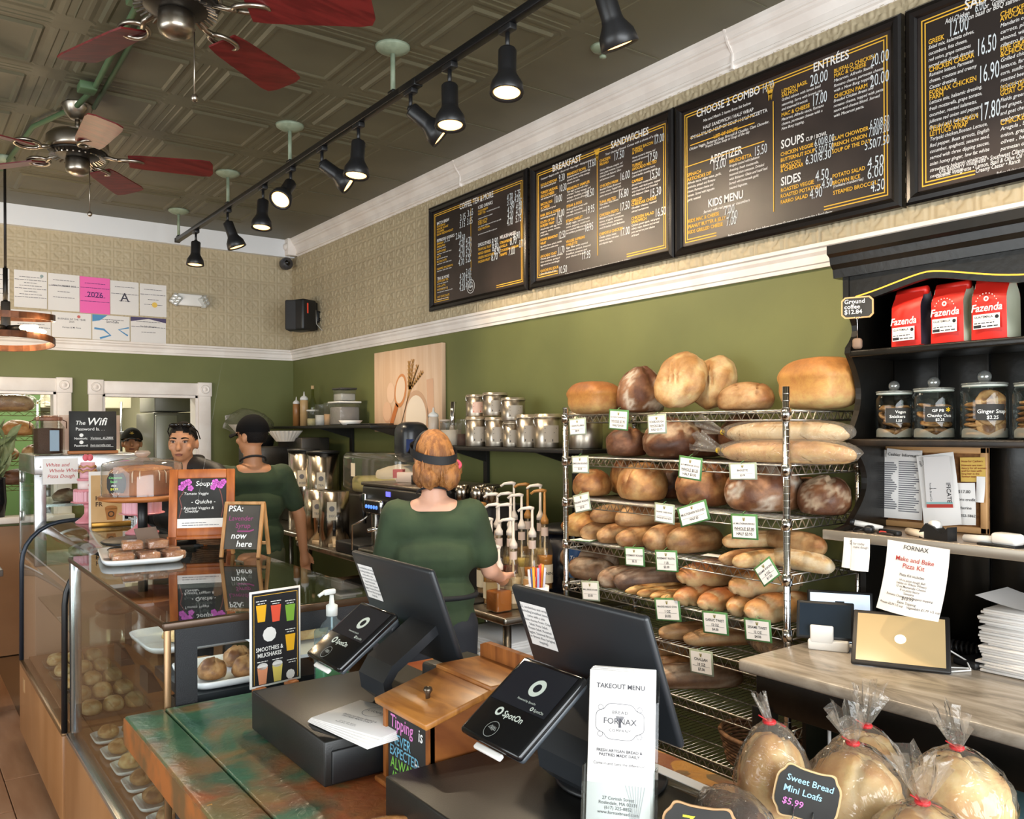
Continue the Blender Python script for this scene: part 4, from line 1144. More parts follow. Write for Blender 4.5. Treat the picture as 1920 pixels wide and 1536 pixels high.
def bread_mesh(kind, L, Wd, H, tone, seed):
 nu, nv = (48, 28) if kind not in ('batard',) else (40, 18)
 base, brn, flo, bot = [lin(c) for c in TONES[tone]]
 mb = MB(); mb.ell((0, 0, 0), (1, 1, 1), nu, nv)
 sd = Vector((seed * 3.7, seed * 1.3, seed * 2.1)); cols = []; r = random.Random(seed)
 ang0 = r.uniform(0, 3)
 for i, p in enumerate(mb.v):
  x, y, z = p
  big = noise.noise(p * 1.6 + sd); med = noise.noise(p * 4 + sd * 2); fine = noise.noise(p * 9 + sd)
  crack = 0.0
  if kind == 'boule' or kind == 'stand':
   if kind == 'boule':
    a = x * cos(ang0) + y * sin(ang0); b = -x * sin(ang0) + y * cos(ang0)
    for k, (cc, dd) in enumerate(((0.05, a), (-0.25, b))):
     w = abs(dd - cc + 0.12 * med); crack = max(crack, smooth01(0.13, 0.03, w) * smooth01(0.0, 0.45, z))
   else:
    for cc in (-0.22, 0.0, 0.22):
     w = abs(y - cc - 0.25 * x); crack = max(crack, smooth01(0.085, 0.03, w) * smooth01(0.5, 0.3, abs(x)) * smooth01(0.5, 0.75, z))
   s_ = 1 + 0.10 * big + 0.05 * med - 0.11 * crack
   q = Vector((x * s_, y * s_, z * s_))
   q.z = q.z if q.z > -0.55 else -0.55 + (q.z + 0.55) * 0.25
  elif kind == 'loaf':
   rid = abs(sin(3.2 * x + 2.6 * y + seed)); crack = smooth01(0.22, 0.0, rid) * smooth01(-0.1, 0.4, z)
   e = lambda t, pw: math.copysign(abs(t) ** pw, t)
   s_ = 1 + 0.08 * big + 0.03 * med - 0.16 * crack
   q = Vector((e(x, 0.85), e(y, 0.85), z)) * s_
   q.z = q.z if q.z > -0.5 else -0.5 + (q.z + 0.5) * 0.25
  elif kind == 'pan':
   e = lambda t, pw: math.copysign(abs(t) ** pw, t)
   q = Vector((e(x, 0.5), e(y, 0.5), e(z, 0.6) if z < 0 else z ** 0.8)); q.x *= 1 - 0.12 * max(0, z) ** 2; q.y *= 1 - 0.12 * max(0, z) ** 2
   f = smooth01(-0.15, 0.25, z); q.x *= 0.96 + 0.05 * f; q.y *= 0.95 + 0.06 * f
   crack = smooth01(0.14, 0.03, abs(z - 0.02 + 0.05 * med))
   q *= 1 + 0.035 * big - 0.03 * crack
  elif kind == 'twist':
   e = lambda t, pw: math.copysign(abs(t) ** pw, t)
   ph = abs(sin(x * 6.0 + math.atan2(y, z) * 1.0 + seed)); crack = smooth01(0.55, 0.0, ph)
   taper = 1 - 0.22 * x * x
   q = Vector((e(x, 0.7), y * taper * (1 - 0.3 * crack), z * taper * (1 - 0.3 * crack))) * (1 + 0.05 * big)
   q.z = max(q.z, -0.72)
  else:  # batard / baguette
   e = lambda t, pw: math.copysign(abs(t) ** pw, t)
   k = math.copysign(abs((x * 3.0) % 1.0 - 0.5), 1); sl = abs(((x * 2.6 + y * 0.8 + seed) % 1.0) - 0.5)
   crack = smooth01(0.12, 0.02, sl) * smooth01(0.35, 0.75, z) * smooth01(0.95, 0.7, abs(x))
   q = Vector((e(x, 0.62), y, z)) * (1 + 0.05 * big - 0.07 * crack)
   q.z = q.z if q.z > -0.6 else -0.6 + (q.z + 0.6) * 0.2
  mb.v[i] = q
  c = mixc(bot, base, smooth01(-0.6, 0.1, z))
  if kind == 'pan': c = mixc(c, brn, smooth01(0.0, 0.6, z) * 0.75 + 0.2 * med)
  elif kind == 'twist': c = mixc(mixc(bot, base, smooth01(-0.5, 0.3, z)), brn, smooth01(0.25, 0.95, z + 0.2 * med)); c = mixc(c, flo, crack * 0.8)
  else:
   c = mixc(c, brn, smooth01(-0.05, 0.5, big + 0.4 * med + 0.25 * z))
   c = mixc(c, flo, smooth01(0.0, 0.45, -big + 0.5 * fine) * (0.95 if 'flour' in tone or tone.startswith('grey') else 0.5))
   c = mixc(c, brn if tone in ('flour', 'pale', 'tan', 'marble') else flo, crack * 0.95)
  cols.append(c)
 zmin = min(p.z for p in mb.v); zmax = max(p.z for p in mb.v); xm = max(abs(p.x) for p in mb.v); ym = max(abs(p.y) for p in mb.v)
 for p in mb.v: p.x *= L / 2 / xm; p.y *= Wd / 2 / ym; p.z = (p.z - zmin) / (zmax - zmin) * H
 me = mb.mesh('crust')
 ca = me.color_attributes.new('tone', 'FLOAT_COLOR', 'POINT')
 for i, c in enumerate(cols): ca.data[i].color = (c[0], c[1], c[2], 1)
 me.materials.append(CRUST)
 return me
def bread(kind, name, x, y, z, L, Wd, H, rz, tone, lab, seed, cat='bread', group=None):
 o = link(name, bread_mesh(kind, L, Wd, H, tone, seed), None, None, (x, y, z), (0, 0, R_(rz)))
 if kind == 'stand':   # propped up, face towards the room
  o.rotation_euler = Euler((0, R_(-62), R_(10)))
  o.location = (x + 0.04, y, z + L * 0.42)
 return tag(o, lab, cat, group)
for i, b in enumerate(BREADS):
 bread(*b, i + 1, group='breads on the wire rack')

# bagged baguettes
BAG = film('bread_bag_film', '#f7f5f1', 1.5, 0.10, bump=0.9, bsc=22, haze=0.10, hazec='#fbf6ee', boost=1.1)
YTIE = mat('yellow_tie', '#d8b62a', 0.5)
def gather(m, tip, d, ln, r0, r1, seed=0, n=14, nv=5):
 """crumpled fan of film leaving a tie"""
 d = Vector(d).normalized(); a = d.orthogonal().normalized(); b = d.cross(a); r = random.Random(seed); ph = [r.uniform(-.35, .35) for _ in range(n)]
 m.grid(lambda u, v: Vector(tip) + d * ln * v * (1 + ph[int(u * n) % n] * 0.5) + (a * cos(2 * pi * u) + b * sin(2 * pi * u) * 0.55) * (r0 + (r1 - r0) * v ** 0.8) * (1 + (0.35 if int(u * n) % 2 else -0.3) * v), n, nv, smooth=False)
def bagged(name, lab, x, y, z, L, Wd, H, rz, tone, seed, tie, rev=1):
 t = thing(name, lab, 'bread', (x, y, z), R_(rz), group='bagged baguettes')
 link('baguette', bread_mesh('batard', L, Wd, H, tone, seed), None, t)
 m = MB(); e = lambda t_, p: math.copysign(abs(t_) ** p, t_)
 m.ell((0, 0, H / 2), (L / 2 + 0.025, Wd / 2 + 0.008, H / 2 + 0.006), 28, 12, fn=lambda p: Vector((e(p.x, 0.6), p.y, max(p.z, -1))) * (1 + 0.06 * noise.noise(p * 5 + Vector((seed, 0, 0)))))
 gather(m, (rev * (L / 2 + 0.02), 0, H * 0.5), (rev, 0.2, 0.35), 0.11, 0.010, 0.045, seed)
 b = obj('bag', m, BAG, t)
 obj('tie', MB().lathe([(0.011, -0.004), (0.011, 0.004)], 12, (rev * (L / 2 + 0.025), 0, H * 0.5), Matrix.Rotation(R_(90), 4, 'Y')), tie, t)
 return t
bagged('bagged_baguette', 'upper bagged baguette with its crumpled film tail on second shelf', 2.66, 1.93, 1.645, 0.54, 0.088, 0.078, 88, 'palewhite', 61, YTIE)
bagged('bagged_baguette', 'lower front bagged baguette hanging over the second shelf edge', 2.60, 1.885, 1.573, 0.56, 0.095, 0.082, 90, 'pale', 62, YTIE)
bagged('bagged_baguette', 'lower rear bagged baguette on the second shelf', 2.71, 1.96, 1.573, 0.54, 0.085, 0.075, 90, 'pale', 63, YTIE)
bagged('bagged_baguette', 'bagged baguette with yellow tie poking out under the marble counter', 2.66, 1.93, 0.838, 0.46, 0.08, 0.07, 70, 'tan', 64, YTIE)

# price tags clipped to the shelf edges
TGREEN = mat('green_tag_sleeve', '#4f7f4a', 0.35)
TCLEAR = mat('pale_tag_sleeve', '#9aa48e', 0.4)
for i, (y, z, w, h, tl, c, lines) in enumerate(RACK_TAGS):
 t = thing('price_tag', 'hanging shelf tag reading ' + ' '.join(lines), 'price tag', (2.518, y, z), rot=(R_(tl), R_(0), 0), group='bread price tags')
 b = obj('sleeve', MB().rbox((0, 0, 0), (0.003, w, h), 0.001, 1), TGREEN if c == 'g' else TCLEAR, t)
 obj('card', MB().b2(-0.0022, -0.001, -w * 0.43, w * 0.43, -h * 0.43, h * 0.41), PAPER, t)
 S = sheet((-0.0022, 0, 0), (0, -1, 0), (0, 0, 1), 0.0006)
 m = MB(); k = len(lines)
 for j, l in enumerate(lines):
  cap = min(h * 0.11, w * 0.84 / max(len(l), 6) / 0.86)
  text(m, l, S, 0, h * (0.12 - 0.2 * j if k > 2 else 0.06 - 0.3 * j) - cap / 2, cap / 0.69, 0, 0.012, 'CENTER')
 rect(m, S, -w * 0.36, w * 0.36, -h * 0.16, -h * 0.15)
 lo = obj('lettering', m, INK, t); lo['kind'] = 'stuff'
 g = MB()
 for q in range(-2, 3): stroke(g, S, [(q * 0.001, h * 0.22), (q * 0.003, h * 0.36)], 0.0015)
 obj('wheat_mark', g, mat('olive_gold_ink', '#8d8242', 0.7), t)
 obj('twist_tie', MB().tube([(0.0, 0, h * 0.45), (-0.004, 0.004, h * 0.52), (0.006, -0.003, h * 0.62)], 0.0012, 5), TGREEN, t)
t = thing('price_tag', 'blank-looking tag lying flat on the fourth shelf edge', 'price tag', (2.56, 2.93, 1.193), group='bread price tags')
obj('sleeve', MB().box((0, 0, 0), (0.075, 0.1, 0.002), 0.3), TGREEN, t); obj('card', MB().box((0, 0, 0.0015), (0.062, 0.088, 0.001), 0.3), PAPER, t)
t = thing('price_tag', 'loose paper slip lying on the empty part of fourth shelf', 'price tag', (2.66, 2.22, 1.193), group='bread price tags')
obj('card', MB().box((0, 0, 0), (0.06, 0.16, 0.0015), 0.2), PAPER, t)

# wicker basket on the low shelf
WICK = mat('brown_wicker', '#7d5a3c', 0.7, c2='#5c3f28', sc=30, bump=0.4)
def basket(name, lab, loc, rx, ry, h, flare=1.25, rz=0.0, rows=9, n=40, mt=None, wd=0.005):
 t = thing(name, lab, 'basket', loc, rz); m = MB(); mt = mt or WICK
 for j in range(rows):
  f = 1 + (flare - 1) * j / (rows - 1); z = wd + (h - wd) * j / (rows - 1)
  pts = [(rx * f * cos(2 * pi * i / n) * (1 + 0.012 * (1 if (i + j) % 2 else -1)), ry * f * sin(2 * pi * i / n) * (1 + 0.012 * (1 if (i + j) % 2 else -1)), z) for i in range(n)]
  m.tube(pts, h / rows * 0.55, 5, closed=True)
 w = obj('weave', m, mt, t); w['kind'] = 'stuff'
 obj('rim', MB().tube([(rx * flare * cos(2 * pi * i / n), ry * flare * sin(2 * pi * i / n), h) for i in range(n)], wd * 1.8, 6, closed=True), mt, t)
 obj('bottom', MB().lathe([(0.0, 0.002), (1.0, 0.002), (1.0, 0.006), (0, 0.006)], n).xf(Matrix.Diagonal((rx, ry, 1, 1))), mt, t)
 return t
basket('wicker_basket', 'empty oval brown wicker basket on the low rack shelf', (2.66, 2.02, 0.434), 0.12, 0.15, 0.11, 1.2)
# ================================================================== FRONT COUNTER WITH THE REGISTERS
def distressed():
 mt = bpy.data.materials.new('distressed_green_paint'); mt.use_nodes = True; nt = mt.node_tree; b = nt.nodes['Principled BSDF']
 tc = nt.nodes.new('ShaderNodeTexCoord')
 def nz(scale, det, loc=(0, 0, 0), dist=0.6):
  mp = nt.nodes.new('ShaderNodeMapping'); mp.inputs['Location'].default_value = loc; nt.links.new(tc.outputs['Object'], mp.inputs['Vector'])
  n = nt.nodes.new('ShaderNodeTexNoise'); n.inputs['Scale'].default_value = scale; n.inputs['Detail'].default_value = det; n.inputs['Distortion'].default_value = dist
  nt.links.new(mp.outputs[0], n.inputs['Vector']); return n.outputs['Fac']
 def ramp(f, a, b_, c0, c1):
  r = nt.nodes.new('ShaderNodeValToRGB'); r.color_ramp.elements[0].position = a; r.color_ramp.elements[1].position = b_
  r.color_ramp.elements[0].color = c0; r.color_ramp.elements[1].color = c1; nt.links.new(f, r.inputs[0]); return r.outputs[0]
 def mix(f, a, c):
  m = nt.nodes.new('ShaderNodeMix'); m.data_type = 'RGBA'; nt.links.new(f, m.inputs[0]); nt.links.new(a, m.inputs[6]); nt.links.new(c, m.inputs[7]); return m.outputs[2]
 def bw(f, a, b_): return ramp(f, a, b_, (0, 0, 0, 1), (1, 1, 1, 1))
 green = ramp(nz(6, 6), 0.35, 0.7, lin('#2a5a48'), lin('#44785a'))
 # the paint is worn through towards the cashier side and the near end: rust primer, ochre below
 sx = nt.nodes.new('ShaderNodeSeparateXYZ'); nt.links.new(tc.outputs['Object'], sx.inputs[0])
 def ma(op, a, v):
  m = nt.nodes.new('ShaderNodeMath'); m.operation = op
  for i, q in enumerate((a, v)):
   if isinstance(q, (int, float)): m.inputs[i].default_value = q
   else: nt.links.new(q, m.inputs[i])
  return m.outputs[0]
 wear = ma('ADD', ma('ADD', ma('MULTIPLY', ma('SUBTRACT', sx.outputs['X'], 0.85), 0.55), ma('MULTIPLY', ma('SUBTRACT', 2.1, sx.outputs['Y']), 0.26)), ma('ADD', ma('MULTIPLY', ma('MAXIMUM', ma('SUBTRACT', 0.6, sx.outputs['X']), 0.0), 1.3), nz(3.2, 5, (3, 1, 0))))
 rust = ramp(nz(11, 5, (5, 2, 1)), 0.3, 0.75, lin('#8e4527'), lin('#a8683a'))
 c = mix(bw(wear, 0.40, 0.58), green, rust)
 mud = ramp(nz(9, 4, (2, 7, 0)), 0.3, 0.7, lin('#6d6a45'), lin('#84633d'))
 c = mix(bw(nz(4.5, 5, (9, 4, 0)), 0.53, 0.62), c, mud)
 ochre = ramp(nz(20, 3), 0.3, 0.7, lin('#c98a35'), lin('#dca44e'))
 w2 = ma('ADD', ma('MULTIPLY', ma('SUBTRACT', sx.outputs['X'], 1.36), 1.4), nz(7, 5, (1, 8, 3), 1.2))
 c = mix(bw(w2, 0.60, 0.625), c, ochre)
 c = mix(bw(nz(38, 3, (4, 4, 4)), 0.74, 0.76), c, ochre)
 nt.links.new(c, b.inputs['Base Color']); b.inputs['Roughness'].default_value = 0.28
 bp = nt.nodes.new('ShaderNodeBump'); bp.inputs['Strength'].default_value = 0.5; bp.inputs['Distance'].default_value = 0.004
 nt.links.new(nz(40, 4), bp.inputs['Height']); nt.links.new(bp.outputs['Normal'], b.inputs['Normal'])
 return mt
DIST = distressed()
EDGEW = mat('worn_wood_edge', '#7a4d2a', 0.5, c2='#4e5a3c', sc=7, stretch=(1, 0.4, 3))
CZ = 0.95
t = thing('service_counter', 'distressed green and rust painted wooden counter under the registers', 'counter')
obj('top_board', MB().rbox((0.548, 1.15, CZ - 0.035), (0.098, 2.52, 0.07), 0.006), DIST, t)
obj('top_board', MB().rbox((1.025, 1.15, CZ - 0.035), (0.85, 2.52, 0.07), 0.006), DIST, t)
obj('front_edge_strip', MB().rbox((0.501, 1.15, CZ - 0.04), (0.01, 2.52, 0.07), 0.003), mat('orange_edge', '#a8632c', 0.45, c2='#6e5230', sc=9), t)
obj('end_edge', MB().rbox((0.975, 2.408, CZ - 0.035), (0.93, 0.012, 0.066), 0.004), EDGEW, t)
obj('base', MB().b2(0.62, 1.40, 0.0, 2.38, 0.0, CZ - 0.07), mat('dark_counter_base', '#1d2024', 0.6), t)

MATTE = mat('satin_black_metal', '#191816', 0.4, 0.0, bump=0.05, bsc=300)
SCREEN = mat('dark_screen', '#0d0f13', 0.12)
def register(dx, dy, dw, dl, my0, my1, mx, tx, ty0, ty1, lab_d, lab_t, stickers, tag_):
 d = thing('cash_drawer', lab_d, 'cash drawer', (dx, dy, CZ), group='cash drawers')
 obj('drawer_body', MB().rbox((dw / 2, dl / 2, 0.052), (dw, dl, 0.096), 0.004), MATTE, d)
 obj('drawer_front', MB().rbox((dw / 2, -0.003, 0.044), (dw - 0.03, 0.008, 0.07), 0.003), BLACK, d)
 for x in (0.03, dw - 0.03):
  for y in (0.03, dl - 0.03): obj('foot', MB().cyl((x, y, 0), (x, y, 0.006), 0.012), BLACK, d)
 z0 = CZ + 0.101
 t = thing('register_terminal', lab_t, 'cash register', (mx, (my0 + my1) / 2, z0), group='register terminals')
 h = (my1 - my0) / 2; ox = mx; oy = (my0 + my1) / 2
 # big cashier screen seen from behind, leaning towards the customers
 tilt = R_(20)
 Mm = Matrix.Translation((0.045, 0, 0.205)) @ Matrix.Rotation(-tilt, 4, 'Y')
 m = MB().rbox((0, 0, 0), (0.016, 2 * h, 0.262), 0.010, 3); m.xf(Mm); s1 = obj('cashier_screen', m, DKGREY, t)
 m = MB().b2(0.0082, 0.0088, -h + 0.012, h - 0.012, -0.118, 0.118).xf(Mm); obj('display_glass', m, SCREEN, s1)
 m = MB().b2(-0.0088, -0.0078, -0.04, 0.04, -0.095, -0.085).xf(Mm); obj('vent_slot', m, BLACK, s1)
 S = Mm @ sheet((-0.008, 0, 0), (0, -1, 0), (0, 0, 1), 0.0006)
 m = MB(); rect(m, S, -h + 0.02, -h + 0.105, 0.0, 0.098); st = obj('notice_sticker', m, PAPER, s1)
 m = MB(); S2 = Mm @ sheet((-0.008, 0, 0), (0, -1, 0), (0, 0, 1), 0.0012)
 for i, l in enumerate(stickers): text(m, l, S2, -h + 0.0625, 0.086 - i * 0.0098, 0.0085, 0, 0.004, 'CENTER')
 lo = obj('sticker_lettering', m, GREYINK, s1); lo['kind'] = 'stuff'
 m = MB().rbox((-0.02, 0.05, 0.0), (0.03, 0.12, 0.075), 0.006); m.xf(Matrix.Translation((0.04, 0.0, 0.14)) @ Matrix.Rotation(-tilt, 4, 'Y')); obj('hinge', m, DKGREY, t)
 # curved foot: C-shaped arm carrying both screens
 pts = [(0.06, 0.0, 0.012), (-0.02, 0, 0.012), (-0.075, 0, 0.018), (-0.10, 0, 0.04), (-0.105, 0, 0.07), (-0.085, 0, 0.10), (-0.03, 0, 0.135), (0.03, 0, 0.175)]
 m = MB(); w = 0.062; th = 0.011
 vs = []
 for i, p in enumerate(pts):
  p = Vector(p); tg = Vector(pts[min(i + 1, 7)]) - Vector(pts[max(i - 1, 0)]); nrm = Vector((-tg.z, 0, tg.x)).normalized()
  for sy, sn in ((-1, -1), (1, -1), (1, 1), (-1, 1)): vs.append(p + Vector((0, sy * w, 0)) + nrm * sn * th)
 fs = [(4 * i + k, 4 * i + (k + 1) % 4, 4 * i + 4 + (k + 1) % 4, 4 * i + 4 + k) for i in range(7) for k in range(4)] + [(3, 2, 1, 0), (28, 29, 30, 31)]
 m.add(vs, fs); m.xf(Matrix.Translation((0.02, (ty0 + ty1) / 2 - oy, 0))); obj('stand_arm', m, DKGREY, t)
 obj('stand_foot', MB().lathe([(0.0, 0.0), (0.1, 0.0), (0.104, 0.004), (0.1, 0.009), (0.0, 0.012)], 32, (0.03, (ty0 + ty1) / 2 - oy, 0)), BLACK, t)
 # customer display slab
 a = Vector((tx - ox, 0, 0.125)); b = Vector((tx + 0.145 - ox, 0, 0.228)); d_ = b - a; L = d_.length; ang = math.atan2(d_.z, d_.x)
 hw = (ty1 - ty0) / 2; Mc = Matrix.Translation((a + b) / 2 + Vector((0, (ty0 + ty1) / 2 - oy, 0))) @ Matrix.Rotation(-ang, 4, 'Y')
 m = MB().rbox((0, 0, 0), (L, 2 * hw, 0.016), 0.007, 3); m.xf(Mc); s2 = obj('customer_display', m, mat('gloss_black', '#101114', 0.12), t)
 m = MB().rbox((0, 0, -0.010), (L - 0.006, 2 * hw - 0.006, 0.014), 0.006, 2); m.xf(Mc); obj('display_shell', m, mat('slate_shell', '#3a4046', 0.35), s2)
 S = Mc @ sheet((0, 0, 0.008), (0, -1, 0), (1, 0, 0), 0.0005)
 m = MB(); rect(m, S, -hw + 0.010, hw - 0.010, -0.012, L / 2 - 0.01); obj('screen', m, mat('lit_dark_screen', '#20232a', 0.15), s2)
 S = Mc @ sheet((0, 0, 0.008), (0, -1, 0), (1, 0, 0), 0.0012)
 m = MB(); disc(m, S, 0.01, 0.035, 0.018, 28, 0.009); disc(m, S, -0.028, -0.030, 0.009, 20, 0.0045); text(m, 'SpotOn', S, -0.015, -0.036, 0.017, 0, 0.02)
 disc(m, S, 0.035, -0.004, 0.004, 14, 0.002); text(m, 'SpotOn', S, 0.041, -0.007, 0.008); text(m, 'Powered by SpotOn', S, 0.01, 0.004, 0.006, align='CENTER')
 lo = obj('logo_print', m, mat('pale_logo_print', '#b8c2ba', 0.5, es=0.15), s2); lo['kind'] = 'stuff'
 m = MB(); disc(m, S, -0.012, -0.065, 0.016, 24, 0.0148)
 for i in range(4): stroke(m, S, [(-0.022 + i * 0.004, -0.064 - i * 0.001), (-0.016 + i * 0.004, -0.058 - i * 0.0005), (-0.012 + i * 0.0035, -0.066)], 0.0018)
 obj('tap_symbol', m, mat('grey_print', '#8c9290', 0.5), s2)
 m = MB().rbox((-L / 2 - 0.006, 0, -0.008), (0.012, 0.075, 0.008), 0.003); m.xf(Mc); obj('card_slot', m, WHITE, s2)
 return d, t
st1 = ['ALL sandwiches and wraps', '(including breakfast items)', 'come with a side', 'please choose from: Chips,', 'Salad, Pasta Salad,', 'Potato Salad, Roasted', 'Veggies, Seasonal Broccoli', 'or Brown Rice (original', 'topping)']
register(0.73, 1.66, 0.43, 0.44, 1.672, 2.085, 1.0, 0.785, 1.705, 1.88, 'farther black cash drawer with folded menus on top', 'farther register screen with a paper sticker, beside the hand sanitizer', st1, 0)
register(0.75, 0.99, 0.43, 0.44, 1.035, 1.425, 1.045, 0.80, 1.075, 1.245, 'nearer black cash drawer at the bottom edge behind the menu stand', 'nearer register screen behind the takeout menu holder', st1, 1)
# card reader cable coil behind the near register
t = thing('coiled_cable', 'black coiled cable lying behind the nearer register screen', 'cable', (1.20, 1.16, CZ))
obj('coil', MB().tube([(0.06 * k / 60 * 3 - 0.09, 0.0 + 0.016 * cos(k * 1.1) - k * 0.0014, 0.018 + 0.016 * sin(k * 1.1)) for k in range(60)], 0.0045, 6), BLACK, t)
obj('lead', MB().tube([(-0.12, 0.03, 0.006), (-0.09, 0.0, 0.02), (-0.085, 0.0, 0.03)], 0.005, 6), BLACK, t)
t = thing('receipt_printer', 'small black box with a paper slip behind the far register', 'printer', (1.22, 1.86, CZ), 0.1)
obj('printer_body', MB().rbox((0, 0, 0.07), (0.16, 0.2, 0.14), 0.01), MATTE, t)
obj('paper_slip', MB().rbox((0.02, -0.05, 0.15), (0.003, 0.06, 0.035), 0.001, 1), PAPER, t)
# leaflets on the far drawer
t = thing('folded_menus', 'fanned pile of folded takeout menus on the far cash drawer', 'leaflets', (0.82, 1.70, CZ + 0.102), R_(-12))
for k in range(5):
 obj('leaflet', MB().rbox((0.02 + 0.003 * k, -0.01 + 0.002 * k, 0.002 + k * 0.0032), (0.15, 0.23 - 0.004 * k, 0.0028), 0.001, 1, rz=R_(20 + 2.5 * k)), PAPER, t)
S = Matrix.Translation((0.03, 0, 0.018)) @ Matrix.Rotation(R_(30), 4, 'Z') @ sheet((0, 0, 0), (0, -1, 0), (1, 0, 0), 0.0)
m = MB(); disc(m, S, -0.01, 0.03, 0.03, 24, 0.0285); text(m, 'FORNAX', S, -0.01, 0.026, 0.014, 0, 0.01, 'CENTER'); text(m, 'FRESH ARTISAN BREAD &\nPASTRIES MADE DAILY', S, -0.01, -0.02, 0.009, 0, 0.01, 'CENTER'); text(m, '27 Corinth Street\nRoslindale, MA 02131', S, -0.01, -0.055, 0.007, align='CENTER')
lo = obj('print', m, GREYINK, t); lo['kind'] = 'stuff'
# tip box
HW = mat('torched_pine', '#a5652f', 0.4, c2='#6d3a17', sc=3.0, stretch=(1.5, 12, 2), det=6, lo=0.35, hi=0.7, dist=1.0)
HWL = mat('torched_pine_lid', '#b97c3c', 0.35, c2='#7a451c', sc=3.0, stretch=(10, 1.5, 2), det=6, lo=0.35, hi=0.72, dist=1.2)
t = thing('tip_box', 'wooden tip box with sloped lid reading Tipping is NEVER EXPECTED', 'tip box', (0.855, 1.535, CZ))
side = [(0.0, 0.0), (0.27, 0.0), (0.27, 0.215), (0.13, 0.20), (0.0, 0.165)]
Mx = Matrix(((1, 0, 0, 0), (0, 0, 1, 0), (0, 1, 0, 0), (0, 0, 0, 1)))
for y in (-0.095, 0.083): obj('side_panel', MB().prism(side, y, y + 0.012, Mx), HW, t)
obj('front_frame', MB().b2(-0.004, 0.01, -0.095, -0.083, 0, 0.165).b2(-0.004, 0.01, 0.083, 0.095, 0, 0.165).b2(-0.004, 0.01, -0.083, 0.083, 0, 0.01), HW, t)
obj('chalkboard_front', MB().b2(0.002, 0.008, -0.083, 0.083, 0.01, 0.163), CHALKB, t)
obj('back_panel', MB().b2(0.258, 0.27, -0.083, 0.083, 0, 0.215), HW, t)
obj('bottom_plinth', MB().rbox((0.13, 0, 0.006), (0.30, 0.215, 0.012), 0.004), HW, t)
lid = MB().rbox((0.07, 0, 0), (0.165, 0.215, 0.014), 0.003); lid.xf(Matrix.Translation((-0.006, 0, 0.174)) @ Matrix.Rotation(R_(-14), 4, 'Y')); lo = obj('lid', lid, HWL, t)
obj('lid_knob', MB().lathe([(0.0, 0.03), (0.008, 0.028), (0.010, 0.022), (0.005, 0.014), (0.005, 0.0)], 14, (0.045, -0.01, 0.188)), mat('bronze_knob', '#6e6458', 0.3, 0.9), lo)
obj('top_board', MB().rbox((0.20, 0, 0.217), (0.13, 0.215, 0.014), 0.003), HWL, t)
obj('top_ledge', MB().prism([(-0.105, 0), (0.105, 0), (0.105, 0.028), (0.085, 0.036), (-0.085, 0.036), (-0.105, 0.028)], -0.008, 0.008, Matrix(((0, 0, 1, 0.262), (1, 0, 0, 0), (0, 1, 0, 0.222), (0, 0, 0, 1)))), HW, t)
S = sheet((0.002, 0, 0), (0, -1, 0), (0, 0, 1), 0.001)
for tx, x, y, sz, c in (('Tipping', -0.072, 0.124, 0.038, '#c878b8'), ('is', 0.045, 0.124, 0.036, '#e8e8e8'), ('NEVER', -0.068, 0.090, 0.032, '#6fb0cc'), ('EXPECTED', -0.076, 0.065, 0.030, '#6fb0cc'), ('but', 0.028, 0.058, 0.036, '#e8e8e8'), ('ALWAYS', -0.072, 0.038, 0.034, '#7cc04e'), ('APPRECIATED', -0.066, 0.014, 0.026, '#7cc04e')):
 m = MB(); text(m, tx, S, x, y, sz, 0.08, 0.012, xs=0.85 if tx != 'APPRECIATED' else 0.72); l_ = obj('chalk_lettering', m, mat('chalk_' + c[1:], c, 0.85), t); l_['kind'] = 'stuff'
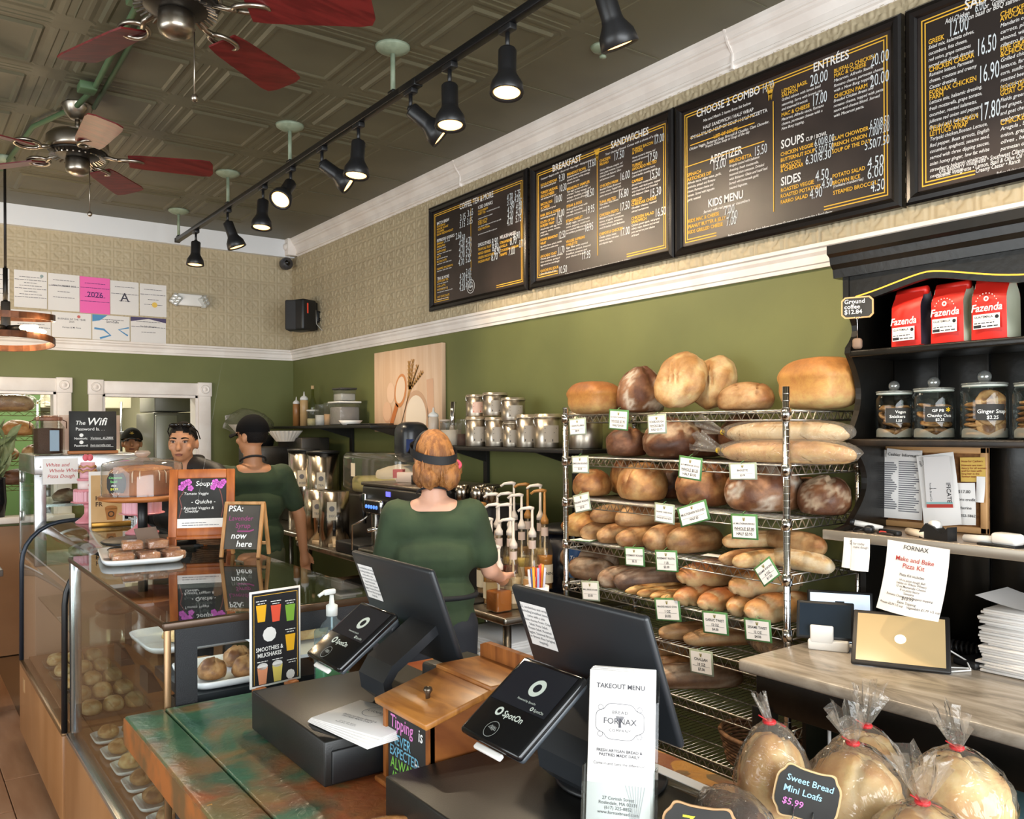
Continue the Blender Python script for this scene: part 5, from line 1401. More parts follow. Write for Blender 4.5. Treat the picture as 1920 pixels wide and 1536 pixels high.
# takeout menu holder
ACR = film('acrylic', '#f5f8f8', 1.49, 0.03)
t = thing('takeout_menu_holder', 'clear acrylic stand of white folded TAKEOUT MENU leaflets', 'menu holder', (0.948, 1.005, CZ + 0.101), rot=(0, 0, R_(-53)))
Mt = Matrix.Rotation(R_(-10), 4, 'X')
obj('back_plate', MB().rbox((0, 0.018, 0.125), (0.118, 0.003, 0.25), 0.001, 1).xf(Mt), ACR, t)
obj('pocket', MB().b2(-0.059, 0.059, -0.022, -0.019, 0.0, 0.075).b2(-0.059, -0.056, -0.022, 0.018, 0.0, 0.10).b2(0.056, 0.059, -0.022, 0.018, 0.0, 0.10).xf(Mt), ACR, t)
obj('foot_plate', MB().b2(-0.059, 0.059, -0.03, 0.06, 0, 0.003), ACR, t)
for k in range(7):
 m = MB().rbox((0.0012 * (k % 3), -0.014 + k * 0.0045, 0.128 + 0.002 * (k % 3)), (0.104, 0.0038, 0.246), 0.001, 1); m.xf(Mt)
 lf = obj('leaflet', m, PAPER, t)
 if k == 0:
  S = Mt @ sheet((0, -0.0162, 0.005), (1, 0, 0), (0, 0, 1), 0.0006)
  m = MB(); text(m, 'TAKEOUT MENU', S, 0, 0.218, 0.0105, 0, 0.016, 'CENTER'); text(m, 'FRESH ARTISAN BREAD &\nPASTRIES MADE DAILY', S, 0, 0.118, 0.0066, 0, 0.016, 'CENTER'); text(m, 'Come in and taste the difference!', S, 0, 0.098, 0.0062, 0, 0, 'CENTER')
  text(m, '27 Corinth Street\nRoslindale, MA 02131\n(617) 325-8852\nwww.fornaxbread.com', S, 0, 0.045, 0.0072, 0, 0, 'CENTER'); text(m, 'FORNAX', S, 0, 0.162, 0.0135, 0, 0.004, 'CENTER')
  text(m, 'BREAD', S, 0, 0.178, 0.0075, 0, 0, 'CENTER', sp=1.2); text(m, 'COMPANY', S, 0, 0.150, 0.0065, 0, 0, 'CENTER', sp=1.2)
  l_ = obj('lettering', m, mat('soft_black_ink', '#4a4a50', 0.8), lf); l_['kind'] = 'stuff'
  m = MB(); pts = []
  for i in range(81):
   a = 2 * pi * i / 80; rr = 1 + 0.07 * cos(4 * a) - 0.03 * cos(8 * a); pts.append((0.038 * rr * math.copysign(abs(cos(a)) ** 0.7, cos(a)), 0.166 + 0.027 * rr * math.copysign(abs(sin(a)) ** 0.7, sin(a))))
  stroke(m, S, pts, 0.0009)
  for sx in (-1, 1):
   for sy in (-1, 1): disc(m, S, sx * 0.032, 0.166 + sy * 0.021, 0.0045, 14, 0.0038)
  for q in range(-3, 4): stroke(m, S, [(q * 0.0006, 0.157), (q * 0.0004, 0.164), (q * 0.0022, 0.175)], 0.0012)
  obj('emblem', m, mat('emblem_grey', '#6a6a70', 0.8), lf)
  m = MB()
  for q in range(7): stroke(m, S, [(0.02 + q * 0.002, 0.01), (0.018 + q * 0.0035, 0.05), (0.008 + q * 0.006, 0.09 - abs(q - 3) * 0.004)], 0.0012)
  obj('wheat_drawing', m, mat('faint_grey_print', '#c3c2c4', 0.8), lf)
# slip holder
t = thing('slip_holder', 'narrow clear sleeve with paper strip on the near cash drawer edge', 'label holder', (1.155, 1.062, CZ + 0.101), R_(90))
obj('sleeve', MB().rbox((0, 0, 0.007), (0.16, 0.03, 0.014), 0.003), ACR, t); obj('paper_strip', MB().box((0, 0, 0.015), (0.15, 0.026, 0.0015)), PAPER, t)
# smoothies sign
t = thing('smoothie_sign', 'dark SMOOTHIES & MILKSHAKES table card standing by the glass case', 'sign', (0.885, 2.345, CZ), R_(8))
obj('card', MB().rbox((0, 0, 0.165), (0.158, 0.004, 0.27), 0.001, 1), PAPER, t)
obj('printed_face', MB().b2(-0.073, 0.073, -0.0026, -0.0019, 0.036, 0.294), mat('dark_print', '#26262a', 0.35), t)
obj('wood_foot', MB().rbox((-0.05, 0, 0.016), (0.03, 0.04, 0.032), 0.005).rbox((0.05, 0, 0.016), (0.03, 0.04, 0.032), 0.005), WOODM, t)
S = sheet((0, -0.0026, 0), (1, 0, 0), (0, 0, 1), 0.0006)
for i, (x, y, c, top) in enumerate(((-0.045, 0.235, '#f0b321', 0), (0.0, 0.23, '#e8573c', 0), (0.045, 0.225, '#7fae3c', 0), (0.045, 0.14, '#f0b321', 0), (-0.042, 0.06, '#e89a72', 1), (0.004, 0.06, '#e6d06a', 1))):
 m = MB(); m.add([S @ Vector((x + a, y + b, 0)) for a, b in ((-0.011, -0.022), (0.011, -0.022), (0.016, 0.025), (-0.016, 0.025))], [(0, 1, 2, 3)]); obj('cup_picture', m, mat('print_' + c[1:], c, 0.5), t)
 if top:
  m = MB(); disc(m, S, x, y + 0.028, 0.016, 12, sy=0.6); obj('cream_picture', m, PAPER, t)
m = MB(); text(m, 'SMOOTHIES &\nMILKSHAKES', S, -0.02, 0.13, 0.0165, 0, 0.016, 'CENTER', xs=0.8)
for x, y in ((-0.045, 0.27), (0, 0.265), (0.045, 0.26), (0.045, 0.178), (-0.042, 0.1), (0.004, 0.1), (0.05, 0.09)): scribble(m, S, x - 0.016, x + 0.016, y, 0.004, int(x * 999)); scribble(m, S, x - 0.011, x + 0.011, y - 0.007, 0.004, int(x * 99))
l_ = obj('lettering', m, CHALKW, t); l_['kind'] = 'stuff'
m = MB(); disc(m, S, -0.02, 0.175, 0.021, 10); disc(m, S, 0.045, 0.05, 0.014, 9); obj('badge', m, PAPER, t)
m = MB(); rect(m, S, -0.068, 0.068, 0.286, 0.2875); rect(m, S, -0.068, -0.0668, 0.04, 0.286); rect(m, S, 0.0668, 0.068, 0.04, 0.286); obj('gold_outline', m, GOLD, t)
# hand sanitiser
t = thing('sanitizer_bottle', 'clear pump bottle of hand sanitizer with green liquid at bottom', 'bottle', (1.05, 2.33, CZ), R_(10))
obj('bottle', MB().rbox((0, 0, 0.085), (0.095, 0.06, 0.17), 0.012, 3).lathe([(0.040, 0.165), (0.03, 0.185), (0.017, 0.195), (0.017, 0.21)], 18, capb=False, sq=0.75), film('pet_blue', '#dcebf2', 1.45, 0.05, haze=0.1, hazec='#d8e6f0'), t)
obj('liquid', MB().rbox((0, 0, 0.032), (0.088, 0.054, 0.056), 0.01, 3), mat('green_gel', '#5fae6c', 0.15), t)
obj('pump', MB().lathe([(0.017, 0.205), (0.017, 0.235), (0.008, 0.24), (0.006, 0.265)], 14).rbox((-0.008, 0, 0.275), (0.04, 0.014, 0.016), 0.005).cyl((-0.025, 0, 0.277), (-0.045, 0, 0.268), 0.005), mat('translucent_white', '#e4e8e6', 0.3), t)
obj('dip_tube', MB().cyl((0, 0, 0.03), (0, 0, 0.2), 0.003), mat('translucent_white', '#e4e8e6', 0.3), t)
# basket rim at the bottom edge
basket('woven_bread_basket', 'woven basket rim at the bottom edge in front of the tip box', (0.70, 1.25, CZ), 0.075, 0.11, 0.045, 1.15, mt=mat('honey_wicker', '#a8743f', 0.6, c2='#7d4f26', sc=30, bump=0.4))
# sweet bread loaves in tied bags at the near end of the counter
SWB = film('loaf_bag_film', '#fbf8f4', 1.45, 0.10, bump=1.0, bsc=14, haze=0.09, hazec='#fffaf2', boost=1.3)
RED = mat('red_twist_tie', '#c8262c', 0.5)
obj_b = basket('display_basket', 'shallow wicker basket holding the bagged sweet bread loaves', (1.40, 0.81, CZ), 0.16, 0.24, 0.045, 1.1)
def sweet(x, y, z, rx, ry, rz, lab, seed, lean=(0, 0, 1), tail=0.10, tone='sweet', fan=0.05):
 t = thing('bagged_sweet_bread', lab, 'bread', (x, y, z), group='bagged sweet bread loaves')
 o = link('sweet_loaf', bread_mesh('boule', rx * 2, ry * 2, rz * 1.95, tone, seed), None, t); o.data.materials[0] = CRUST
 m = MB(); d = Vector(lean).normalized(); sd = Vector((seed, 0, 0))
 m.ell((0, 0, rz * 0.9), (rx * 1.07, ry * 1.07, rz * 1.05), 32, 18, fn=lambda p: (p + Vector((lean[0], lean[1], 1.0)) * 0.2 * max(0, p.z - 0.72) / 0.28) * (1 + 0.05 * noise.noise(p * 4 + sd) + 0.035 * sin(14 * math.atan2(p.y, p.x)) * max(0, p.z)))
 tip = Vector((lean[0] * 0.2 * rz, lean[1] * 0.2 * rz, rz * 0.9 + rz * 1.05 * 1.19))
 gather(m, tip, d, tail, 0.011, fan, seed, 18, 6)
 obj('bag', m, SWB, t)
 k = MB().lathe([(0.0115, -0.003), (0.0125, 0.0), (0.0115, 0.003)], 12, tip); k.cyl(tip + Vector((0.008, 0, 0)), tip + Vector((0.02, -0.02, -0.008)), 0.0013, n=6).cyl(tip, tip + Vector((-0.013, 0.013, 0.011)), 0.0013, n=6)
 obj('tie', k, RED, t)
 return t
sweet(1.265, 0.945, CZ + 0.045, 0.064, 0.064, 0.085, 'tall bagged loaf behind the Sweet Bread sign, left of the group', 71, (-0.25, 0.25, 1), 0.05, fan=0.018)
sweet(1.375, 0.855, CZ + 0.046, 0.085, 0.085, 0.068, 'bagged round loaf with red tie in the middle of group', 72, (-0.15, 0.15, 1), 0.06, fan=0.05)
sweet(1.50, 0.735, CZ + 0.046, 0.085, 0.085, 0.068, 'bagged round loaf with red tie at the right of the group', 73, (-0.2, 0.1, 1), 0.06, fan=0.045)
sweet(1.315, 0.70, CZ + 0.05, 0.076, 0.076, 0.05, 'bagged round loaf at front, its bag fanned wide above the tie', 74, (0.05, 0.1, 1), 0.07, fan=0.065)
sweet(1.50, 0.91, CZ + 0.046, 0.07, 0.07, 0.062, 'bagged loaf at the back with its film folded sideways', 75, (0.5, 0.2, 0.8), 0.07, fan=0.05)
t = thing('bagged_brown_loaf', 'wrapped dark brown loaf at the bottom edge beside the sweet bread sign', 'bread', (1.10, 0.895, CZ + 0.07), R_(70))
link('brown_loaf', bread_mesh('loaf', 0.17, 0.09, 0.085, 'brown', 81), None, t)
obj('wrap', MB().ell((0, 0, 0.045), (0.095, 0.052, 0.05), 24, 12, fn=lambda p: p * (1 + 0.1 * noise.noise(p * 5))), BAG, t)
# chalk signs
def wavy(w, h, r=0.12, n=64):
 out = []
 for i in range(n):
  a = 2 * pi * i / n; c, s_ = cos(a), sin(a); k = 1 + 0.05 * cos(6 * a) - 0.06 * cos(2 * a + pi)
  out.append((w / 2 * k * math.copysign(abs(c) ** 0.45, c), h / 2 * k * math.copysign(abs(s_) ** 0.45, s_)))
 return out
def chalk_sign(name, lab, loc, rot, w, h, lines, border='#c8a878'):
 t = thing(name, lab, 'chalk sign', loc, rot=rot)
 My = Matrix(((1, 0, 0, 0), (0, 0, 1, 0), (0, 1, 0, h / 2), (0, 0, 0, 1)))
 obj('border', MB().prism(wavy(w * 1.07, h * 1.08), 0.0, 0.004, My), mat('sign_border_' + border[1:], border, 0.6), t)
 obj('slate', MB().prism(wavy(w, h), -0.002, 0.0, My), CHALKB, t)
 S = sheet((0, -0.002, h / 2), (1, 0, 0), (0, 0, 1), 0.0008)
 for tx, x, y, sz, c in lines:
  m = MB(); text(m, tx, S, x, y, sz, 0.05, 0.012); l_ = obj('chalk_lettering', m, mat('chalk_' + c[1:], c, 0.85), t); l_['kind'] = 'stuff'
 obj('wire_stand', MB().tube([(-0.015, -0.004, 0.02), (-0.015, -0.012, 0.0), (0.0, -0.016, -0.02), (0.015, -0.012, 0.0), (0.015, -0.004, 0.02)], 0.0012, 5), CHROME, t)
 return t
chalk_sign('sweet_bread_sign', 'wavy chalkboard sign reading Sweet Bread Mini Loafs', (1.205, 0.845, CZ + 0.105), (R_(-8), R_(12), R_(-55)), 0.088, 0.084,
           [('Sweet Bread', -0.036, 0.016, 0.0145, '#9cc4d8'), ('Mini Loafs', -0.038, -0.002, 0.015, '#9cc4d8'), ('$5.99', -0.036, -0.022, 0.015, '#c878b8')])
chalk_sign('loaf_price_sign', 'chalkboard sign with pale wood edge cut by the bottom edge', (0.995, 0.88, CZ + 0.085), (R_(-8), R_(4), R_(-50)), 0.10, 0.085, [('Zu', -0.03, 0.005, 0.03, '#d8d83c')], '#b58d62')
# ================================================================== PASTRY CASES
PANW = mat('tan_laminate', '#a8794f', 0.4, c2='#96683f', sc=3, stretch=(1, 1, 0.3))
CASEG = film('case_glass', '#f2f5f2', 1.4, 0.02, boost=0.8)
CTOP = film('case_top_glass', '#d4dbd6', 1.5, 0.02, boost=1.1)
STEELB = mat('bright_strip', '#cfd2d6', 0.22, 0.9)
ZT_, ZG = 1.18, 0.45
near = thing('pastry_case', 'nearer glass pastry case ending in a black panel at the counter', 'display case', (0, 0, 0), group='pastry cases')
Y0, Y1, X0, X1 = 2.42, 3.92, 0.60, 1.26
obj('front_panel', MB().rbox((0.598, (Y0 + Y1) / 2, 0.255), (0.03, Y1 - Y0, 0.37), 0.004), PANW, near)
obj('plinth', MB().b2(0.66, X1, Y0 + 0.02, Y1, 0.0, 0.08), BLACK, near)
obj('body', MB().b2(0.615, X1, Y0, Y1, 0.08, ZG - 0.02), mat('case_inner_brown', '#7d5636', 0.35), near)
obj('sill_strip', MB().rbox((0.612, (Y0 + Y1) / 2, ZG - 0.008), (0.05, Y1 - Y0, 0.022), 0.004), STEELB, near)
obj('deck', MB().b2(0.63, X1 - 0.02, Y0 + 0.01, Y1 - 0.01, ZG, ZG + 0.012), mat('case_deck', '#8a5f3c', 0.2), near)
obj('front_glass', MB().b2(X0, X0 + 0.006, Y0 + 0.01, Y1 - 0.02, ZG, ZT_ - 0.012), CASEG, near)
obj('top_glass', MB().b2(X0, X1, Y0, Y1, ZT_ - 0.01, ZT_), CTOP, near)
obj('top_edge', MB().rbox((X0 + 0.004, (Y0 + Y1) / 2, ZT_ - 0.012), (0.012, Y1 - Y0, 0.016), 0.003).rbox(((X0 + X1) / 2, Y0 + 0.004, ZT_ - 0.014), (X1 - X0, 0.012, 0.022), 0.003), mat('bronze_edge', '#4a3626', 0.3, 0.4), near)
obj('rear_frame', MB().b2(X1 - 0.03, X1, Y0, Y1, ZT_ - 0.06, ZT_ - 0.012).b2(X1 - 0.03, X1, Y0, Y0 + 0.04, ZG, ZT_ - 0.012).b2(X1 - 0.03, X1, Y1 - 0.04, Y1, ZG, ZT_ - 0.012), BLACK, near)
obj('end_panel', MB().b2(0.632, 0.69, Y0, Y0 + 0.012, ZG, ZT_ - 0.012).b2(0.69, X1 - 0.03, Y0, Y0 + 0.012, 1.10, ZT_ - 0.012).b2(0.69, X1 - 0.03, Y0, Y0 + 0.012, ZG, 0.93), mat('speckled_black', '#15161b', 0.5, bump=0.2, bsc=400), near)
obj('corner_bar', MB().rbox((X0 + 0.012, Y0 + 0.006, (ZG + ZT_) / 2 - 0.006), (0.018, 0.012, ZT_ - ZG - 0.015), 0.003), mat('bronze_bar', '#8a6c4c', 0.3, 0.6), near)
obj('end_post', MB().rbox((X0 + 0.02, Y1 - 0.03, (ZG + ZT_) / 2), (0.04, 0.045, ZT_ - ZG - 0.02), 0.008), STEELB, near)
obj('shelf_glass', MB().b2(0.66, X1 - 0.05, Y0 + 0.03, Y1 - 0.04, 0.785, 0.793), CASEG, near)
obj('light_housing', MB().b2(0.612, 0.655, Y0 + 0.05, Y1 - 0.08, 1.158, 1.168), BLACK, near)
obj('light_tube', MB().cyl((0.632, Y0 + 0.1, 1.148), (0.632, Y1 - 0.1, 1.148), 0.008), mat('case_tube', '#e6ecf0', 0.4, es=14, ec='#e8f2ff'), near)
far = thing('pastry_case', 'farther curved glass pastry case beside the white cabinet', 'display case', (0, 0, 0), group='pastry cases')
FY0, FY1, FX1 = 3.94, 5.34, 1.14
cur = [(0.585, 0.45), (0.588, 0.98), (0.594, 1.03), (0.610, 1.075), (0.636, 1.115), (0.672, 1.15), (0.717, 1.177), (0.77, 1.192), (0.83, 1.198)]
def curve_glass(off=0.0): return MB().grid(lambda u, v: (cur[round(v * 8)][0] + off, FY0 + (FY1 - FY0) * u, cur[round(v * 8)][1] - off), 2, 8)
obj('curved_glass', curve_glass(), CASEG, far)
obj('front_panel', MB().rbox((0.59, (FY0 + FY1) / 2, 0.255), (0.03, FY1 - FY0, 0.37), 0.004), PANW, far)
obj('plinth', MB().b2(0.66, FX1, FY0, FY1, 0.0, 0.08), BLACK, far)
obj('body', MB().b2(0.605, FX1, FY0, FY1, 0.08, ZG - 0.02), mat('case_inner_brown', '#7d5636', 0.35), far)
obj('sill_strip', MB().rbox((0.60, (FY0 + FY1) / 2, ZG - 0.008), (0.05, FY1 - FY0, 0.02), 0.004), mat('bronze_bar', '#8a6c4c', 0.3, 0.6), far)
obj('deck', MB().b2(0.62, FX1 - 0.02, FY0, FY1, ZG, ZG + 0.012), mat('case_deck', '#8a5f3c', 0.2), far)
obj('top_glass', MB().b2(0.83, FX1, FY0, FY1, 1.188, 1.198), CTOP, far)
obj('shelf_glass', MB().b2(0.66, FX1 - 0.05, FY0 + 0.03, FY1 - 0.04, 0.785, 0.793), CASEG, far)
for y, c in ((FY1, mat('dark_gasket', '#2c3440', 0.35, 0.3)), (FY0, BLACK)):
 obj('end_trim', MB().tube([(x, y, z) for x, z in cur] + [(FX1 - 0.01, y, 1.198)], 0.012, 8), c, far)
obj('end_bar', MB().rbox((0.585, FY1, 0.30), (0.016, 0.016, 0.30), 0.004), STEELB, far)
obj('rear_frame', MB().b2(FX1 - 0.03, FX1, FY0, FY1, 1.13, 1.188).b2(FX1 - 0.03, FX1, FY1 - 0.04, FY1, ZG, 1.188), BLACK, far)
obj('label_plate', MB().box((0.574, 5.15, 0.36), (0.002, 0.06, 0.07)), mat('plate_tan', '#b99468', 0.4), far)
# pastries inside
TRAYW = mat('white_enamel', '#e6eaee', 0.25)
def tray(name, lab, x, y, z, w, l, rz=0.0, mt=None, h=0.022, cat='tray'):
 t = thing(name, lab, cat, (x, y, z), rz)
 P = [(0.46, 0.002), (0.49, h * 0.5), (0.5, h), (0.485, h + 0.002), (0.455, 0.006)]
 def ring(k, q):
  o, zz = P[q]; e = 0.28; a = 2 * pi * k / 40; c, s_ = cos(a), sin(a)
  return (w * 2 * o / 2 * math.copysign(abs(c) ** e, c), l * 2 * o / 2 * math.copysign(abs(s_) ** e, s_), zz)
 m = MB(); vs = [ring(k, q) for q in range(5) for k in range(40)]
 m.add(vs, [(q * 40 + k, q * 40 + (k + 1) % 40, q * 40 + 40 + (k + 1) % 40, q * 40 + 40 + k) for q in range(4) for k in range(40)] + [tuple(160 + k for k in range(40)), tuple(reversed(range(40)))], True)
 obj('dish', m, mt or TRAYW, t); return t
pm = {}
def pastry(name, lab, x, y, z, w, l, h, tone, seed, rz=0, kind='boule', group='pastries in the glass cases'):
 key = (kind, tone, seed % 3, w, l, h)
 if key not in pm: pm[key] = bread_mesh(kind, w, l, h, tone, 40 + seed % 3)
 return tag(link(name, pm[key], None, None, (x, y, z), (0, 0, rz)), lab, 'pastry', group)
tray('muffin_tray', 'white oval tray of muffins seen through the black case end', 0.83, 2.62, 0.955, 0.26, 0.30)
obj('tray_stand', MB().b2(0.68, 1.1, 2.46, 2.85, 0.925, 0.953), mat('dark_riser', '#20262a', 0.4), near)
for i, (x, y, l) in enumerate(((0.775, 2.57, 'front left muffin on the white tray in the case end'), (0.865, 2.535, 'front right crumbly muffin on the white tray in case end'), (0.88, 2.66, 'rear muffin on the white tray in the case end'))):
 pastry('muffin', l, x, y, 0.962, 0.085, 0.085, 0.065, 'cookie', i)
tray('white_platter', 'white flat platter behind the muffins in the case end', 0.86, 3.0, 0.985, 0.40, 0.34)
pastry('scone', 'round pale scone on the white platter behind the muffins', 0.80, 2.98, 0.992, 0.13, 0.11, 0.06, 'sweet', 1)
for k, (y, tn) in enumerate(((2.62, 'cookie'), (2.80, 'tan'), (2.98, 'cookie'), (3.16, 'tan'), (3.34, 'sweet'), (3.52, 'pale'), (3.72, 'pale'))):
 tray('pastry_tray', 'small white tray on the near case deck, %s from the counter' % ('first second third fourth fifth sixth seventh'.split()[k]), 0.80, y, ZG + 0.013, 0.30, 0.15, h=0.015)
 for j in range(3): pastry('pastry', 'pastry on the %s tray from the counter, %s from the front glass' % ('first second third fourth fifth sixth seventh'.split()[k], ('nearest', 'second', 'third')[j]), 0.71 + j * 0.09, y, ZG + 0.022, 0.08, 0.09, 0.05, tn, k + j)
for k in range(3):
 y = 2.75 + k * 0.42
 t = thing('price_block', 'slanted dark price holder on the near case glass shelf, %s from the counter' % ('first', 'second', 'third')[k], 'price holder', (0.72, y, 0.794))
 obj('holder', MB().prism([(0, 0), (0.05, 0), (0.015, 0.07), (0, 0.07)], -0.06, 0.06, Mxz), mat('smoke_acrylic', '#2b2a2c', 0.2), t)
 pastry('shelf_loaf', 'loaf slice on the near case glass shelf, %s from the counter' % ('first', 'second', 'third')[k], 0.93, y + 0.05, 0.794, 0.16, 0.12, 0.07, ('sweet', 'tan', 'pale')[k], k, kind='loaf')
YEL = 'paleroll'
for k in range(5):
 y = 4.08 + k * 0.24
 tray('pastry_tray', 'clear tray on the farther case deck, %s from the near end' % ('first second third fourth fifth'.split()[k]), 0.80, y, ZG + 0.013, 0.30, 0.2, mt=CLEARP, h=0.02)
 for j in range(3): pastry('cream_pastry', 'pale yellow pastry on the %s clear tray, %s from the front' % ('first second third fourth fifth'.split()[k], ('nearest', 'second', 'third')[j]), 0.71 + j * 0.09, y, ZG + 0.02, 0.085, 0.12, 0.06, YEL, k + j, kind='loaf')
pastry('shelf_cake', 'brown cake on the farther case glass shelf', 0.92, 4.6, 0.794, 0.2, 0.24, 0.08, 'brown', 2)
pastry('wrapped_roll', 'pale wrapped roll under the near case top glass beside the register', 1.08, 2.66, 1.02, 0.2, 0.16, 0.09, 'paleroll', 1, kind='loaf')
obj('upper_shelf', MB().b2(0.95, X1 - 0.05, 2.46, 3.1, 1.008, 1.018), TRAYW, near)

# ---- on top of the cases
t = tray('brownie_tray', 'white rectangular tray of brownie squares on the case top', 0.83, 3.71, ZT_ + 0.001, 0.30, 0.46, R_(-8))
BRN = mat('brownie', '#7a4a2a', 0.6, c2='#a06c40', sc=14, bump=0.4, bsc=50); BLN = mat('blondie', '#b57a48', 0.6, c2='#96602f', sc=14, bump=0.4, bsc=50)
WRAP = film('cling_wrap', '#fbf8f4', 1.5, 0.08, bump=1.0, bsc=22, haze=0.06, boost=1.6)
k = 0; nm = 'first second third fourth fifth sixth seventh eighth ninth'.split()
for (x, y, z, m_) in ((0.74, 3.58, 0, BLN), (0.83, 3.57, 0, BRN), (0.92, 3.56, 0, BRN), (0.75, 3.70, 0, BLN), (0.84, 3.69, 0, BLN), (0.93, 3.68, 0, BRN), (0.79, 3.66, 0.036, BLN), (0.88, 3.65, 0.036, BRN), (0.84, 3.82, 0, BRN)):
 o = thing('brownie_square', 'wrapped brownie square on the white tray, %s counting from the front glass side' % nm[k], 'brownie', (x, y, ZT_ + 0.008 + z), R_(-8 + 7 * (k % 3)), group='brownie squares')
 obj('cake', MB().rbox((0, 0, 0.017), (0.075, 0.085, 0.032), 0.006, 2), m_, o); obj('wrap', MB().rbox((0, 0, 0.0175), (0.081, 0.091, 0.0345), 0.008, 2), WRAP, o); k += 1
t = thing('brownie_price_card', 'folded grey plastic price card standing on the brownies', 'price card', (0.88, 3.80, ZT_ + 0.045), R_(20)); obj('card', MB().box((0, 0, 0.035), (0.10, 0.004, 0.07), 0, Matrix.Rotation(R_(-30), 4, 'X')), mat('smoke_card', '#6d5f58', 0.25), t)
# cake under a dome
st = thing('cake_stand', 'wooden cake stand on a black post on the farther case', 'cake stand', (0.93, 4.10, 1.199))
obj('base', MB().lathe([(0, 0), (0.17, 0), (0.175, 0.006), (0.165, 0.012), (0.03, 0.018), (0, 0.02)], 36), BLACK, st); obj('post', MB().cyl((0, 0, 0.015), (0, 0, 0.19), 0.021, n=18), BLACK, st)
obj('plate', MB().lathe([(0, 0.187), (0.16, 0.187), (0.183, 0.194), (0.185, 0.208), (0.178, 0.212), (0, 0.212)], 44), WOODM, st)
ck = thing('caramel_cake', 'tall brown caramel cake with crumb topping under the clear dome', 'cake', (0.93, 4.10, 1.412))
obj('cake_body', MB().lathe([(0, 0.002), (0.135, 0.002), (0.138, 0.01), (0.135, 0.105), (0.12, 0.115), (0, 0.118)], 40), mat('caramel_cake', '#a86630', 0.55, c2='#8a5224', sc=9), ck)
obj('topping', MB().ell((0, 0, 0.112), (0.128, 0.128, 0.022), 40, 14, fn=lambda p: p * (1 + 0.14 * noise.noise(p * 11))), mat('crumb_topping', '#bb7c36', 0.6, c2='#9a5c22', sc=40, bump=0.6, bsc=80), ck)
dr = MB()
for i in range(16): a = i * 0.41 + 0.1 * sin(i * 9); l_ = 0.02 + 0.03 * abs(sin(i * 3.7)); dr.tube([(0.128 * cos(a), 0.128 * sin(a), 0.112), (0.139 * cos(a), 0.139 * sin(a), 0.1), (0.1395 * cos(a), 0.1395 * sin(a), 0.1 - l_)], [0.002, 0.003, 0.0025], 5)
obj('icing_drips', dr, mat('white_icing', '#e6d4bc', 0.4), ck)
dm = thing('cake_dome', 'clear plastic dome with a knob over the caramel cake', 'dome', (0.93, 4.10, 1.412))
obj('dome', MB().lathe([(0.171, 0.0), (0.171, 0.13), (0.166, 0.143), (0.12, 0.155), (0.04, 0.168), (0.0, 0.169)], 44, capb=False), film('dome_plastic', '#f4f0ec', 1.45, 0.05, haze=0.06, boost=1.4), dm); obj('knob', MB().lathe([(0.018, 0.168), (0.03, 0.178), (0.036, 0.188), (0.028, 0.198), (0, 0.2)], 20), film('knob_plastic', '#e8dcd2', 1.5, 0.05, haze=0.4, hazec='#d8ccc4'), dm)
chalk_sign('cake_price_sign', 'little scalloped chalk tag leaning in front of the caramel cake', (0.80, 4.0, 1.43), (0, 0, R_(-25)), 0.065, 0.085, [('Cinnamon', -0.03, 0.02, 0.013, '#7cd07a'), ('Swirl', -0.024, 0.002, 0.014, '#7cd07a'), ('slice', -0.02, -0.014, 0.012, '#e8e8e4'), ('$4.99', -0.024, -0.03, 0.014, '#d8d83c')], '#22211f')
# pink stands and dummy cakes
PINK = mat('pink_glaze', '#d98a94', 0.3); PINKL = mat('pale_pink', '#e0a8b4', 0.45); PINKW = mat('white_fondant', '#ead8d6', 0.5)
def pink_stand(lab, x, y, z, r, h):
 t = thing('pink_cake_stand', lab, 'cake stand', (x, y, z), group='pink cake stands')
 obj('foot', MB().lathe([(0, 0), (r * 0.72, 0), (r * 0.74, 0.008), (r * 0.4, 0.03), (r * 0.22, 0.05), (r * 0.2, h * 0.75), (r * 0.3, h * 0.92), (0, h * 0.95)], 32), PINK, t)
 obj('plate', MB().lathe([(0, h * 0.93), (r * 0.8, h * 0.94), (r, h), (r * 0.98, h + 0.004), (r * 0.8, h - 0.002), (0, h - 0.002)], 36), PINK, t)
pink_stand('farther pink pedestal under the tall tiered cake', 0.88, 5.12, 1.199, 0.085, 0.115)
pink_stand('nearer pink pedestal partly behind the black cake stand post', 1.0, 4.42, 1.199, 0.105, 0.10)
def ribbed(r, h, z): return MB().grid(lambda u, v: ((r + 0.006 * abs(sin(u * pi * 22))) * cos(2 * pi * u), (r + 0.006 * abs(sin(u * pi * 22))) * sin(2 * pi * u), z + v * h), 132, 1, closeu=True).lathe([(0, z + h), (r, z + h)], 30)
c = thing('tiered_pink_cake', 'tall pink tiered heart cake on the farther pink pedestal', 'cake', (0.88, 5.12, 1.315))
obj('bottom_tier', ribbed(0.066, 0.058, 0), PINKL, c)
obj('icing_ring', MB().tube([(0.064 * cos(a), 0.064 * sin(a), 0.062) for a in [k * pi / 12 for k in range(24)]], 0.009, 8, closed=True), PINK, c)
t2 = obj('heart_tier', MB().lathe([(0, 0.06), (0.05, 0.06), (0.05, 0.118), (0, 0.118)], 32), PINKW, c)
S = Matrix.Rotation(R_(-82), 4, 'Z') @ sheet((0.051, 0, 0.088), (0, 1, 0), (0, 0, 1), 0.001)
m = MB(); hp = [(0.016 * 16 * sin(a) ** 3 / 16, 0.0011 * (13 * cos(a) - 5 * cos(2 * a) - 2 * cos(3 * a) - cos(4 * a))) for a in [2 * pi * i / 32 for i in range(32)]]; m.add([S @ Vector((x, y, 0)) for x, y in hp], [tuple(range(32))]); obj('heart', m, mat('heart_red', '#d0606c', 0.5), t2)
